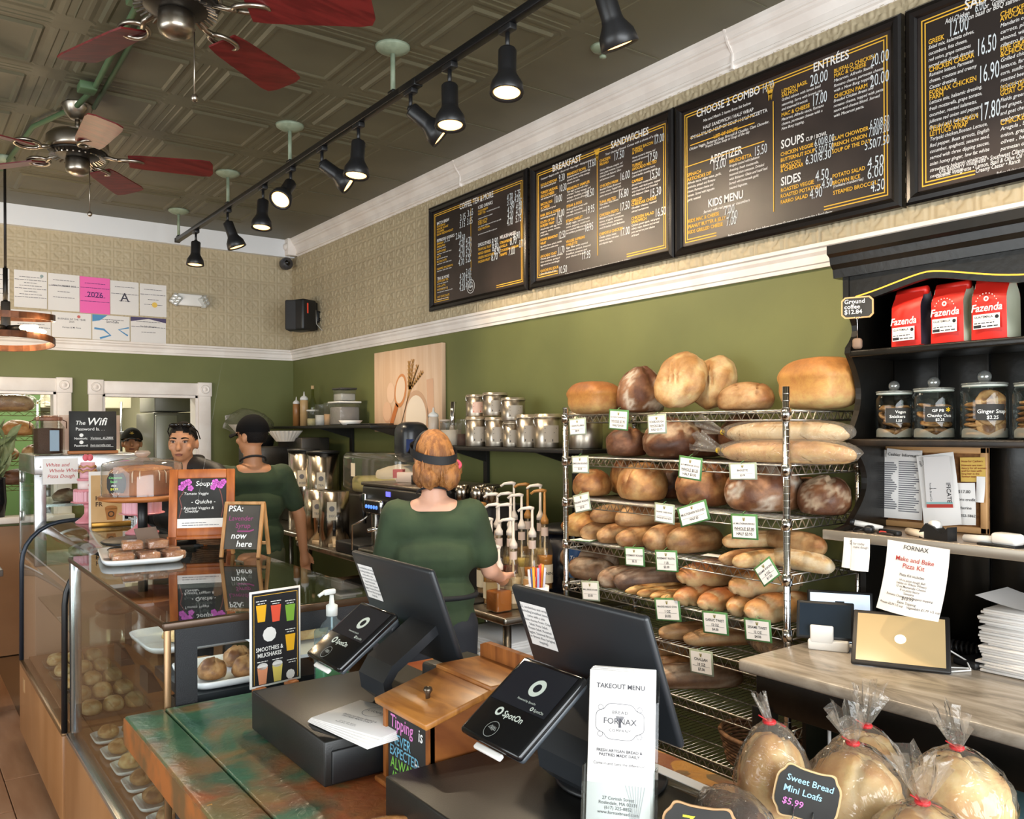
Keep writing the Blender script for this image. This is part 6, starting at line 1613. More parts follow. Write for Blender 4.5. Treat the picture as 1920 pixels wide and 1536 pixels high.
obj('icing_ring', MB().tube([(0.048 * cos(a), 0.048 * sin(a), 0.121) for a in [k * pi / 12 for k in range(24)]], 0.007, 8, closed=True), PINK, c)
obj('upper_tier', MB().lathe([(0, 0.12), (0.04, 0.12), (0.04, 0.165), (0, 0.165)], 28), PINKL, c)
obj('gold_bows', MB().tube([(0.042 * cos(a), 0.042 * sin(a), 0.168 + 0.006 * sin(6 * a)) for a in [k * pi / 12 for k in range(24)]], 0.006, 6, closed=True).tube([(0.04 * cos(a), 0.04 * sin(a), 0.192 + 0.005 * sin(6 * a)) for a in [k * pi / 12 for k in range(24)]], 0.005, 6, closed=True), mat('gold_icing', '#b98a5c', 0.5), c)
obj('top_tier', MB().lathe([(0, 0.165), (0.036, 0.165), (0.036, 0.215), (0, 0.215)], 24), PINKL, c)
obj('heart_topper', MB().ell((-0.01, 0, 0.24), (0.016, 0.012, 0.02), 12, 8).ell((0.012, 0, 0.24), (0.016, 0.012, 0.02), 12, 8), mat('heart_red', '#d0606c', 0.5), c)
c = thing('ribbed_pink_cake', 'low ribbed pink dummy cake on the nearer pink pedestal', 'cake', (1.0, 4.42, 1.299)); obj('cake_body', ribbed(0.084, 0.06, 0), PINKL, c); obj('icing_edge', MB().tube([(0.08 * cos(a), 0.08 * sin(a), 0.062) for a in [k * pi / 16 for k in range(32)]], 0.008, 8, closed=True), PINKL, c)
# coffee poster in a brass holder
t = thing('coffee_poster', 'tan iced coffee poster standing in a brass bar', 'poster', (0.925, 4.86, 1.199), R_(-4))
obj('acrylic_sheet', MB().b2(-0.085, 0.085, -0.004, 0.002, 0.0, 0.29), PAPER, t); obj('print', MB().b2(-0.075, 0.075, -0.006, -0.004, 0.01, 0.27), mat('tan_print', '#cfa873', 0.5, c2='#c49a62', sc=6), t); obj('brass_bar', MB().rbox((0.02, -0.01, 0.012), (0.19, 0.03, 0.026), 0.003), mat('brass', '#8a6428', 0.3, 0.8), t)
S = sheet((0, -0.006, 0), (1, 0, 0), (0, 0, 1), 0.001); m = MB(); text(m, 'THE', S, -0.02, 0.165, 0.012); text(m, 'HO\nFR', S, -0.055, 0.14, 0.032, 0, 0.02); obj('lettering', m, mat('brown_ink', '#4a3018', 0.7), t)['kind'] = 'stuff'
m = MB(); m.add([S @ Vector(p) for p in ((0.0, 0.035, 0), (0.04, 0.035, 0), (0.05, 0.095, 0), (-0.01, 0.095, 0))], [(0, 1, 2, 3)]); disc(m, S, 0.02, 0.098, 0.03, 16, sy=0.4); obj('cup_picture', m, mat('amber_print', '#a86a28', 0.5), t); m = MB(); S = sheet((0, -0.006, 0), (1, 0, 0), (0, 0, 1), 0.0018); disc(m, S, 0.02, 0.065, 0.016, 18, 0.010); obj('cup_logo', m, mat('brown_ink', '#4a3018', 0.7), t)
# soups easel board
ez = thing('soups_easel', 'orange wood easel with black Soups and Quiche chalkboard', 'easel board', (1.085, 3.74, 1.182), rot=(0, 0, R_(-22)))
EW = mat('orange_oak', '#b5652a', 0.45, c2='#9a4f1c', sc=5, stretch=(6, 6, 1)); Me = Matrix.Rotation(R_(-11), 4, 'X')
for x0, x1, z0, z1 in ((-0.135, -0.10, 0.02, 0.355), (0.10, 0.135, 0.02, 0.355), (-0.10, 0.10, 0.315, 0.355), (-0.10, 0.10, 0.065, 0.10), (-0.14, 0.14, 0.05, 0.066)): obj('frame_bar', MB().rbox(((x0 + x1) / 2, 0, (z0 + z1) / 2), (x1 - x0, 0.018, z1 - z0), 0.003).xf(Me), EW, ez)
for x in (-0.118, 0.118): obj('leg', MB().rbox((x, 0.0, -0.0), (0.03, 0.018, 0.07), 0.003).xf(Me @ Matrix.Translation((0, 0, 0.03))), EW, ez)
obj('rear_leg', MB().cyl((0, 0.085, 0.28), (0, 0.18, 0.002), 0.010), EW, ez)
obj('slate', MB().b2(-0.10, 0.10, -0.003, 0.004, 0.14, 0.315).xf(Me), CHALKB, ez); obj('white_card', MB().b2(-0.10, 0.10, -0.003, 0.004, 0.10, 0.14).xf(Me), PAPER, ez)
S = Me @ sheet((0, -0.003, 0), (1, 0, 0), (0, 0, 1), 0.001); m = MB()
text(m, 'Soups', S, -0.028, 0.282, 0.030, 0.15, 0.008); text(m, '- Tomato Veggie', S, -0.085, 0.243, 0.0165, 0.15); text(m, '- Quiche -', S, -0.045, 0.205, 0.024, 0.15, 0.006); text(m, '- Roasted Veggies &\n   Cheddar', S, -0.085, 0.18, 0.0165, 0.15, 0.004, line=0.8); obj('chalk_lettering', m, CHALKW, ez)['kind'] = 'stuff'
m = MB()
for (x, y, r) in ((-0.075, 0.29, 0.012), (-0.058, 0.298, 0.012), (-0.085, 0.275, 0.011), (-0.048, 0.272, 0.010), (0.055, 0.295, 0.013), (0.075, 0.285, 0.013), (0.088, 0.298, 0.010), (0.045, 0.275, 0.010)):
 for k in range(5): a = k * 2 * pi / 5; disc(m, S, x + r * 0.7 * cos(a), y + r * 0.7 * sin(a), r * 0.62, 8)
obj('blossom_drawing', m, mat('pink_chalk', '#d56ac8', 0.8), ez)
m = MB(); stroke(m, S, [(-0.092, 0.145), (-0.082, 0.19), (-0.092, 0.23), (-0.075, 0.26)], 0.004); stroke(m, S, [(0.08, 0.145), (0.088, 0.19), (0.08, 0.24), (0.07, 0.27)], 0.004); obj('branch_drawing', m, mat('brown_chalk', '#7d4a44', 0.8), ez)
S = Me @ sheet((0, -0.003, 0), (1, 0, 0), (0, 0, 1), 0.0012); m = MB(); scribble(m, S, -0.08, 0.02, 0.12, 0.005, 1); scribble(m, S, -0.08, 0.07, 0.11, 0.005, 2); obj('print_rows', m, GREYINK, ez)['kind'] = 'stuff'
# A-frame board
af = thing('a_frame_board', 'small wooden A-frame chalkboard reading PSA now here', 'chalk board', (1.15, 3.44, 1.182), R_(-42))
PW = mat('pale_pine', '#b98a58', 0.55, c2='#a0713f', sc=6, stretch=(6, 6, 1)); Ma = Matrix.Rotation(R_(-14), 4, 'X'); Mb = Matrix.Translation((0, 0.115, 0)) @ Matrix.Rotation(R_(14), 4, 'X')
obj('slate', MB().b2(-0.072, 0.072, -0.002, 0.004, 0.035, 0.215).xf(Ma), mat('dusty_slate', '#45403a', 0.75, c2='#38342f', sc=7), af)
for M_ in (Ma, Mb):
 obj('side_rail', MB().rbox((-0.078, 0, 0.112), (0.014, 0.014, 0.222), 0.002).xf(M_), PW, af); obj('side_rail', MB().rbox((0.078, 0, 0.112), (0.014, 0.014, 0.222), 0.002).xf(M_), PW, af)
obj('cross_rail', MB().rbox((0, 0, 0.05), (0.15, 0.01, 0.012), 0.002).xf(Mb), PW, af); obj('top_rail', MB().rbox((0, 0.057, 0.218), (0.17, 0.014, 0.012), 0.002), PW, af)
S = Ma @ sheet((0, -0.002, 0), (1, 0, 0), (0, 0, 1), 0.001)
m = MB(); text(m, 'PSA:', S, -0.066, 0.19, 0.034, 0.05, 0.012); text(m, 'now', S, -0.045, 0.078, 0.036, 0.15, 0.012); text(m, 'here', S, -0.02, 0.045, 0.036, 0.15, 0.012); obj('chalk_lettering', m, CHALKW, af)['kind'] = 'stuff'
m = MB(); text(m, 'Lavender', S, -0.062, 0.152, 0.028, 0.1, 0.006); text(m, 'Syrup', S, -0.03, 0.122, 0.028, 0.1, 0.008); stroke(m, S, [(-0.02, 0.108), (0.03, 0.108), (0.05, 0.115)], 0.006); obj('chalk_lettering', m, mat('magenta_chalk', '#8a3f6c', 0.85), af)['kind'] = 'stuff'
basket('napkin_basket', 'low wicker basket behind the soups easel on the case', (1.19, 3.95, 1.19), 0.07, 0.12, 0.07, 1.1)
# ================================================================== BACK BAR ALONG THE RIGHT WALL
BSTEEL = mat('worktable_steel', '#a8a197', 0.3, 1.0, c2='#8b857c', sc=4, stretch=(1, 6, 1))
URN = mat('urn_steel', '#c2b8aa', 0.2, 1.0, c2='#857b6f', sc=1.6, stretch=(9, 9, 0.2))
DKST = mat('dark_machine_steel', '#4e4a45', 0.35, 0.7)
def table(lab, x0, x1, y0, y1, z, shelf):
 t = thing('steel_worktable', lab, 'worktable', group='steel worktables')
 obj('top', MB().rbox(((x0 + x1) / 2, (y0 + y1) / 2, z - 0.018), (x1 - x0, y1 - y0, 0.036), 0.012, 3), BSTEEL, t)
 for x in (x0 + 0.05, x1 - 0.05):
  for y in (y0 + 0.05, y1 - 0.05): obj('leg', MB().cyl((x, y, 0), (x, y, z - 0.03), 0.02), BSTEEL, t)
 obj('undershelf', MB().rbox(((x0 + x1) / 2, (y0 + y1) / 2, shelf), (x1 - x0 - 0.04, y1 - y0 - 0.04, 0.02), 0.004), BSTEEL, t)
 return t
table('nearer steel worktable holding the syrup bottles', 2.20, 2.98, 3.06, 4.18, 0.86, 0.55)
table('middle steel worktable under the espresso machine', 2.28, 2.98, 4.20, 5.65, 0.93, 0.45)
table('farther steel worktable under the tea urns by the back wall', 2.36, 2.98, 5.67, 7.42, 0.96, 0.45)
t = thing('paper_bundle', 'pile of white paper bags on the undershelf beside the barista', 'paper pile', (2.42, 3.35, 0.562))
for k in range(12): rr = random.Random(k); obj('paper', MB().rbox((rr.uniform(-.02, .02), rr.uniform(-.03, .03), 0.008 + k * 0.013), (0.34, 0.40, 0.011), 0.003, 1, rz=rr.uniform(-.15, .15)), PAPER, t)
t = thing('storage_bin', 'dark bin on the undershelf of the middle worktable', 'bin', (2.55, 4.75, 0.462)); obj('bin', MB().rbox((0, 0, 0.14), (0.40, 0.6, 0.28), 0.02), mat('dark_bin', '#2b2724', 0.5), t)
t = thing('cardboard_box', 'cardboard boxes on the floor under the far worktable', 'box', (2.55, 5.3, 0.462)); obj('carton', MB().rbox((0, 0, 0.11), (0.36, 0.30, 0.22), 0.004, 1), mat('cardboard', '#8a6f54', 0.8), t); obj('flap', MB().box((-0.1, 0, 0.225), (0.16, 0.30, 0.006), 0, Matrix.Rotation(R_(12), 4, 'Y')), PAPER, t)
t = thing('cutting_board', 'pale wooden board on the worktable in front of tea urns', 'board', (2.42, 5.45, 0.93), R_(4)); obj('board', MB().rbox((0, 0, 0.012), (0.22, 0.5, 0.024), 0.004), mat('pale_board', '#b5a083', 0.5), t)
# wall shelves on black posts
SHB = mat('black_shelf_metal', '#191817', 0.45)
def wshelf(lab, y0, y1, z, posts):
 t = thing('wall_shelf', lab, 'shelf', group='black wall shelves'); obj('board', MB().rbox((2.855, (y0 + y1) / 2, z - 0.012), (0.29, y1 - y0, 0.022), 0.003), SHB, t)
 for y in posts: obj('upright', MB().b2(2.985, 3.005, y - 0.02, y + 0.02, 1.0, z), SHB, t); obj('bracket', MB().prism([(2.72, z - 0.024), (2.985, z - 0.024), (2.985, z - 0.1)], y - 0.008, y + 0.008, Mxz), SHB, t)
wshelf('black wall shelf by the corner holding squeeze bottles and tubs', 5.36, 7.30, 1.735, (6.25, 5.4))
wshelf('black wall shelf holding the steel canisters beside the bread rack', 3.12, 4.72, 1.60, (4.35, 3.50))
# canisters
CAN = mat('canister_steel', '#cfc5b6', 0.34, 1.0, c2='#a89d8e', sc=1.4, stretch=(9, 9, 0.2)); CANL = mat('canister_lid', '#d0c2ac', 0.3, 0.8)
def canister(x, y, z, r, h, lab, red=False, blank=False):
 t = thing('steel_canister', lab, 'canister', (x, y, z), group='steel canisters'); a0 = math.atan2(-y, -x)
 obj('body', MB().lathe([(0, 0), (r * 0.97, 0), (r, 0.004), (r, h * 0.88)], 28), CAN, t); obj('lid', MB().lathe([(r * 1.05, h * 0.88), (r * 1.07, h * 0.9), (r * 1.05, h * 0.93), (r * 0.98, h * 0.94), (r, h * 0.985), (r * 0.9, h), (0, h)], 28), CANL, t)
 b = a0 - 1.0; px, py = r * cos(b), r * sin(b); obj('clasp', MB().tube([(px * 1.05, py * 1.05, h * 0.9), (px * 1.2, py * 1.2, h * 0.82), (px * 1.15, py * 1.15, h * 0.7), (px * 1.02, py * 1.02, h * 0.64)], 0.003, 6), CHROME, t)
 W_ = min(0.085, r * 1.3); lp = lambda u, v: ((r + 0.001) * cos(a0 + 0.25 + (u - 0.5) * W_ / r), (r + 0.001) * sin(a0 + 0.25 + (u - 0.5) * W_ / r), h * 0.16 + v * h * 0.5)
 if not blank:
  lb = obj('label', MB().grid(lp, 6, 1), mat('clear_label' if not red else 'pink_label', '#a89c8c' if not red else '#e0b8a4', 0.5), t)
  q = lambda u, v: Vector(lp(u, v)) + Vector((cos(a0), sin(a0), 0)) * 0.0012
  obj('label_print', MB().add([q(*p) for p in ((0.08, 0.06), (0.6, 0.06), (0.6, 0.2), (0.08, 0.2), (0.08, 0.8), (0.85, 0.8), (0.85, 0.86), (0.08, 0.86), (0.08, 0.55), (0.7, 0.55), (0.7, 0.59), (0.08, 0.59))], [(0, 1, 2, 3), (4, 5, 6, 7), (8, 9, 10, 11)]), mat('label_dark', '#3c3632', 0.6) if not red else mat('label_red', '#c0604c', 0.6), t)
nth = 'first second third fourth fifth sixth'.split()
for k, (y, x, r, h) in enumerate(((4.30, 2.88, 0.058, 0.175), (4.16, 2.80, 0.070, 0.175), (3.99, 2.82, 0.066, 0.17), (3.845, 2.83, 0.058, 0.145), (3.69, 2.82, 0.066, 0.18), (3.52, 2.82, 0.075, 0.18))): canister(x, y, 1.60, r, h, nth[k] + ' steel canister from the left in the bottom shelf row')
canister(2.84, 3.24, 1.60, 0.085, 0.19, 'big steel canister half hidden behind the bread rack tags', blank=True)
canister(2.83, 4.21, 1.776, 0.064, 0.13, 'upper row steel canister with a red label', True); canister(2.83, 4.02, 1.776, 0.072, 0.135, 'upper row steel canister in the middle'); canister(2.82, 3.83, 1.746, 0.066, 0.13, 'upper row steel canister at the right')
# other shelf things
def squeeze(x, y, z, r, h, lab, c):
 t = thing('squeeze_bottle', lab, 'bottle', (x, y, z), group='squeeze bottles'); obj('bottle', MB().lathe([(0, 0), (r, 0), (r, h * 0.72), (r * 0.8, h * 0.76)], 18), mat('sauce_' + c[1:], c, 0.35), t); obj('nozzle_cap', MB().lathe([(r * 0.95, h * 0.75), (r, h * 0.8), (r * 0.7, h * 0.85), (r * 0.25, h * 0.88), (r * 0.1, h), (0, h)], 16), WHITE, t)
squeeze(2.82, 6.96, 1.736, 0.030, 0.25, 'brown squeeze bottle at the left end of corner shelf', '#9a6a3c'); squeeze(2.84, 6.84, 1.736, 0.035, 0.29, 'tall tan squeeze bottle second on the corner shelf', '#c4a070'); squeeze(2.80, 4.66, 1.60, 0.034, 0.24, 'pale squeeze bottle with pink sauce beside the canvas', '#c8b4a0')
def tub(x, y, z, r, h, lab, c, lidc=None, sq=False, fill=0.5, cat='tub'):
 t = thing('storage_tub', lab, cat, (x, y, z), group='clear tubs on the wall shelves')
 if sq: obj('tub', MB().rbox((0, 0, h / 2), (r * 1.7, r * 2, h), 0.01), CLEARP, t); obj('contents', MB().rbox((0, 0, h * fill / 2 + 0.004), (r * 1.6, r * 1.9, h * fill), 0.01), mat('fill_' + c[1:], c, 0.7, bump=0.3, bsc=40), t)
 else: obj('tub', MB().lathe([(0, 0), (r * 0.92, 0), (r, h)], 24, capt=False), CLEARP, t); obj('contents', MB().lathe([(0, 0.003), (r * 0.9, 0.003), (r * 0.94, h * fill), (0, h * fill)], 22), mat('fill_' + c[1:], c, 0.7, bump=0.3, bsc=40), t)
 if lidc: obj('lid', (MB().rbox((0, 0, h + 0.006), (r * 1.85, r * 2.15, 0.014), 0.005) if sq else MB().lathe([(0, h), (r * 1.04, h), (r * 1.04, h + 0.012), (0, h + 0.014)], 24)), mat('lid_' + lidc[1:], lidc, 0.4), t)
tub(2.84, 6.66, 1.736, 0.05, 0.12, 'low clear tub of pale sauce, third on the corner shelf', '#d8cc9c', '#e8e6e0'); tub(2.84, 6.48, 1.736, 0.055, 0.17, 'clear cup stack with white contents on the corner shelf', '#e2e2e0'); tub(2.84, 6.33, 1.736, 0.045, 0.18, 'tall clear container of wooden sticks on the corner shelf', '#d9b48c'); tub(2.84, 6.05, 1.736, 0.10, 0.17, 'square clear tub with dark packets on the corner shelf', '#8a8684', '#d8d8d4', True, 0.8); tub(2.84, 6.05, 1.92, 0.075, 0.09, 'small square tub with dark lid on top of another tub', '#a8a8a4', '#3c3a38', True, 0.6)
tub(2.80, 4.45, 1.60, 0.066, 0.14, 'clear sugar tub with a chrome scoop handle', '#e0d0bc', None, False, 0.7); tub(2.84, 4.57, 1.60, 0.04, 0.15, 'small labelled jar between squeeze bottle and sugar tub', '#a88a70', '#c8b8a8'); tub(2.82, 4.34, 1.60, 0.042, 0.16, 'glass jar of coffee beans left of the canisters', '#5a3a28', None, False, 0.45)
t = thing('sugar_scoop', 'chrome tube scoop standing in the sugar tub', 'scoop', (2.80, 4.44, 1.62)); obj('tube', MB().cyl((0, 0, 0.05), (0.01, -0.005, 0.25), 0.017, n=16), CHROME, t)
t = thing('flat_tray', 'black flat tray lying at the right of the corner shelf', 'tray', (2.84, 5.62, 1.736)); obj('plate', MB().rbox((0, 0, 0.005), (0.2, 0.36, 0.008), 0.003), BLACK, t)
t = thing('white_dish', 'shallow white dish on the corner shelf', 'dish', (2.80, 5.86, 1.736)); obj('dish', MB().lathe([(0, 0), (0.06, 0), (0.09, 0.035), (0.085, 0.035), (0, 0.008)], 20), WHITE, t)
t = thing('oil_bottle', 'clear glass bottle with cork behind the squeeze bottles', 'bottle', (2.90, 6.80, 1.736)); obj('glass', MB().lathe([(0, 0), (0.035, 0), (0.035, 0.18), (0.014, 0.24), (0.013, 0.31)], 18), film('green_glass', '#dfe2c0', 1.5, 0.04), t); obj('cork', MB().cyl((0, 0, 0.31), (0, 0, 0.34), 0.014), mat('cork_stopper', '#c8a878', 0.8), t)
t = thing('black_blender', 'black rounded machine lid behind the barista head on the shelf', 'machine', (2.72, 4.80, 1.50)); obj('hood', MB().rbox((0, 0, 0.12), (0.2, 0.2, 0.26), 0.07, 4), mat('smoke_black', '#24262a', 0.3), t); obj('blue_label', MB().box((-0.07, -0.101, 0.1), (0.05, 0.002, 0.08)), mat('navy_label', '#2c3c6c', 0.5), t)
# filters in a bag
FILT = mat('filter_paper', '#e0d8cc', 0.8)
def filters(x, y, z, r, lab, k=1.0):
 t = thing('coffee_filters', lab, 'coffee filters', (x, y, z), group='coffee filter stacks'); obj('filter_stack', MB().grid(lambda u, v: ((r * (0.55 + 0.45 * v) + 0.008 * sin(u * 2 * pi * 24) * v) * cos(2 * pi * u), (r * (0.55 + 0.45 * v) + 0.008 * sin(u * 2 * pi * 24) * v) * sin(2 * pi * u), v * 0.085), 96, 4, closeu=True).lathe([(0, 0.07), (r * 0.95, 0.075)], 24), FILT, t); return t
t = filters(2.46, 7.12, 1.665, 0.155, 'big stack of coffee filters in a clear bag on the brewer'); obj('bag', MB().ell((0, 0, 0.09), (0.19, 0.19, 0.12), 20, 12, fn=lambda p: p * (1 + 0.25 * noise.noise(p * 2.5))), CLEARP, t)
filters(2.56, 6.55, 1.61, 0.13, 'smaller stack of coffee filters in front of the corner shelf')
# coffee brewer
t = thing('coffee_brewer', 'dark coffee brewer tower beside the cap wearing man', 'coffee brewer', (2.60, 6.72, 0.96))
obj('tower', MB().rbox((0.14, -0.1, 0.34), (0.24, 0.5, 0.68), 0.01), DKST, t); obj('brew_head', MB().rbox((-0.10, 0.12, 0.53), (0.30, 0.42, 0.16), 0.01), DKST, t); obj('hopper', MB().lathe([(0, 0.61), (0.13, 0.61), (0.15, 0.70), (0, 0.70)], 24, (-0.12, 0.25, 0)), BLACK, t); obj('basket', MB().lathe([(0, 0.34), (0.08, 0.34), (0.115, 0.45), (0, 0.45)], 24, (-0.12, 0.08, 0)), BLACK, t); obj('handle', MB().tube([(-0.2, 0.0, 0.42), (-0.26, -0.04, 0.38), (-0.26, -0.05, 0.28)], 0.014, 8), CHROME, t); obj('maker_plate', MB().box((-0.252, 0.16, 0.56), (0.002, 0.1, 0.03)), WHITE, t)
t = thing('coffee_carafe', 'steel airpot server standing below the brew basket', 'coffee server', (2.46, 6.78, 0.96)); obj('body', MB().lathe([(0, 0), (0.085, 0), (0.085, 0.22), (0.06, 0.27), (0, 0.28)], 24), URN, t); obj('handle', MB().tube([(-0.08, 0, 0.06), (-0.13, -0.02, 0.1), (-0.13, -0.02, 0.2), (-0.07, 0, 0.24)], 0.012, 8), BLACK, t)
def urn(x, y, z, r, h, lab, lid=True, tag_='TEA'):
 t = thing('tea_urn', lab, 'drink urn', (x, y, z), group='steel drink urns'); obj('body', MB().lathe([(0, 0.0), (r, 0.0), (r, h), (0, h)], 28), URN, t)
 if lid: obj('lid', MB().lathe([(0, h), (r * 1.05, h), (r * 1.05, h + 0.018), (0, h + 0.024)], 28), BLACK, t)
 a = math.atan2(-y, -x); obj('tap', MB().cyl((r * cos(a), r * sin(a), 0.12), ((r + 0.06) * cos(a), (r + 0.06) * sin(a), 0.12), 0.012).cyl(((r + 0.05) * cos(a), (r + 0.05) * sin(a), 0.08), ((r + 0.05) * cos(a), (r + 0.05) * sin(a), 0.18), 0.010), BLACK, t)
 M_ = Matrix.Rotation(a + pi / 2, 4, 'Z') @ sheet((0, -r - 0.001, h * 0.66), (1, 0, 0), (0, 0, 1), 0.001); m = MB(); rect(m, M_, -0.045, 0.015, -0.06, 0.06); obj('label', m, mat('label_cream', '#d8ccb4', 0.6), t); m = MB(); text(m, tag_, M_ @ Matrix.Translation((0, 0, 0.001)), -0.035, -0.04, 0.022, 0, 0.01); disc(m, M_ @ Matrix.Translation((0, 0, 0.001)), -0.015, 0.015, 0.018, 12); obj('label_print', m, GREYINK, t)
urn(2.52, 6.08, 0.96, 0.115, 0.58, 'tall steel tea urn left, labelled ICE TEA', tag_='ICED TEA'); urn(2.56, 5.82, 0.96, 0.115, 0.57, 'tall steel tea urn right beside the frozen drink machine'); urn(2.39, 5.50, 0.93, 0.10, 0.36, 'lower steel urn in front, left of the pair', False); urn(2.40, 5.28, 0.93, 0.10, 0.36, 'lower steel urn in front beside espresso machine', False, 'DECAF')
# frozen drink machine
t = thing('frozen_drink_machine', 'clear bowl drink dispenser with foamy lemonade', 'drink dispenser', (2.74, 5.08, 0.93))
obj('base', MB().rbox((0, 0.05, 0.17), (0.34, 0.75, 0.34), 0.02), DKST, t); obj('bowl', MB().rbox((-0.02, 0, 0.48), (0.36, 0.80, 0.28), 0.05, 4), film('bowl_clear', '#efece6', 1.45, 0.06, haze=0.05, boost=1.3), t); obj('lemonade', MB().rbox((-0.02, -0.06, 0.40), (0.33, 0.66, 0.11), 0.03, 3), mat('lemonade', '#c4bb7c', 0.3), t); obj('foam', MB().ell((-0.02, -0.16, 0.455), (0.15, 0.26, 0.085), 24, 12, fn=lambda p: p * (1 + 0.12 * noise.noise(p * 3))), mat('foam', '#e6dccb', 0.7), t)
for y in (-0.04, -0.24): obj('dispense_arm', MB().rbox((-0.22, y, 0.33), (0.09, 0.05, 0.05), 0.01).cyl((-0.245, y, 0.3), (-0.235, y, 0.16), 0.012), BLACK, t)
obj('label', MB().box((-0.202, 0.2, 0.5), (0.002, 0.06, 0.09)), mat('label_cream', '#d8ccb4', 0.6), t); obj('drip_tray', MB().rbox((-0.21, -0.14, 0.03), (0.1, 0.4, 0.06), 0.006), BLACK, t)
# espresso machine
em = thing('espresso_machine', 'black and chrome espresso machine left of the barista', 'espresso machine', (2.58, 4.27, 0.93))
obj('upper_body', MB().rbox((-0.05, 0, 0.36), (0.5, 0.72, 0.17), 0.02), mat('machine_black', '#1f1d1c', 0.3), em); obj('cup_rail', MB().rbox((-0.05, 0, 0.45), (0.5, 0.74, 0.02), 0.006), mat('rail_steel', '#8f857a', 0.3, 0.9), em); obj('back_body', MB().rbox((0.1, 0, 0.16), (0.26, 0.70, 0.3), 0.02), DKST, em); obj('side_column', MB().rbox((-0.16, 0.33, 0.17), (0.16, 0.06, 0.30), 0.01), STEELP, em); obj('drip_tray', MB().rbox((-0.12, 0, 0.035), (0.42, 0.72, 0.07), 0.012), STEELP, em)
for y in (0.16, -0.14):
 p = obj('control_panel', MB().rbox((-0.315, y, 0.325), (0.03, 0.2, 0.085), 0.014, 3), CHROME, em); obj('panel_face', MB().rbox((-0.332, y, 0.325), (0.006, 0.18, 0.068), 0.010, 3), BLACK, p)
 for k in range(5): obj('button', MB().lathe([(0.007, 0), (0.011, 0.0), (0.011, 0.004), (0.007, 0.004)], 14, (-0.335, y + 0.064 - k * 0.032, 0.325), Matrix.Rotation(R_(-90), 4, 'Y')), mat('blue_led_ring', '#5a8ae0', 0.4, es=0.9, ec='#5a90ff'), p)
 obj('group_head', MB().cyl((-0.2, y, 0.27), (-0.2, y, 0.2), 0.035).cyl((-0.22, y, 0.21), (-0.36, y, 0.19), 0.012), CHROME, em)
obj('display', MB().box((-0.302, 0.02, 0.405), (0.004, 0.05, 0.028)), mat('blue_display', '#5a5ad0', 0.3, es=1.2, ec='#6a6aff'), em); obj('steam_wand', MB().tube([(-0.26, 0.30, 0.28), (-0.31, 0.31, 0.24), (-0.33, 0.34, 0.22), (-0.34, 0.40, 0.2), (-0.34, 0.405, 0.05)], 0.006, 8), CHROME, em); obj('gauge', MB().rbox((-0.305, 0.31, 0.35), (0.012, 0.035, 0.09), 0.012, 3), CHROME, em)
t = thing('knock_tray', 'black grinder tray on the table in front of the espresso machine', 'tray', (2.38, 4.86, 0.93)); obj('tray', MB().rbox((0, 0, 0.035), (0.18, 0.34, 0.07), 0.01), BLACK, t)
t = thing('tea_box', 'small red and cream packet on top of the espresso machine', 'packet', (2.46, 4.40, 1.39), R_(20)); obj('carton', MB().rbox((0, 0, 0.03), (0.05, 0.13, 0.06), 0.003, 1), mat('cream_packet', '#d8c4b4', 0.7), t); obj('red_flap', MB().box((0, 0.06, 0.05), (0.05, 0.06, 0.05), 0.4), mat('red_packet', '#b45a54', 0.6), t)
t = thing('coffee_tamper', 'small black cylinder on top of the espresso machine', 'tamper', (2.42, 4.22, 1.39)); obj('body', MB().cyl((0, 0, 0.0), (0, 0, 0.05), 0.028), BLACK, t)
for k, (x, y) in enumerate(((2.48, 3.83), (2.56, 3.77), (2.50, 3.71), (2.52, 3.63))):
 t = thing('steel_pitcher', nth[k] + ' small steel pitcher right of the barista head', 'pitcher', (x, y, 1.301), group='steel milk pitchers'); obj('body', MB().lathe([(0, 0), (0.04, 0), (0.04, 0.07), (0.034, 0.10), (0.032, 0.10), (0.036, 0.07), (0.036, 0.01), (0, 0.01)], 22), URN, t)
t = thing('grinder_cabinet', 'black cabinet carrying the pitchers behind the barista', 'cabinet', (2.60, 3.74, 0.86)); obj('case', MB().rbox((0, 0, 0.22), (0.34, 0.30, 0.44), 0.015), BLACK, t)
t = thing('black_bin', 'round dark blue bin with black lid beside the syrup pumps', 'bin', (2.84, 3.45, 0.86)); obj('bin', MB().lathe([(0, 0.0), (0.10, 0.0), (0.115, 0.30), (0, 0.30)], 28), mat('navy_bin', '#1b1e2a', 0.25), t); obj('lid', MB().lathe([(0, 0.30), (0.125, 0.30), (0.125, 0.32), (0.05, 0.345), (0, 0.345)], 28), BLACK, t)
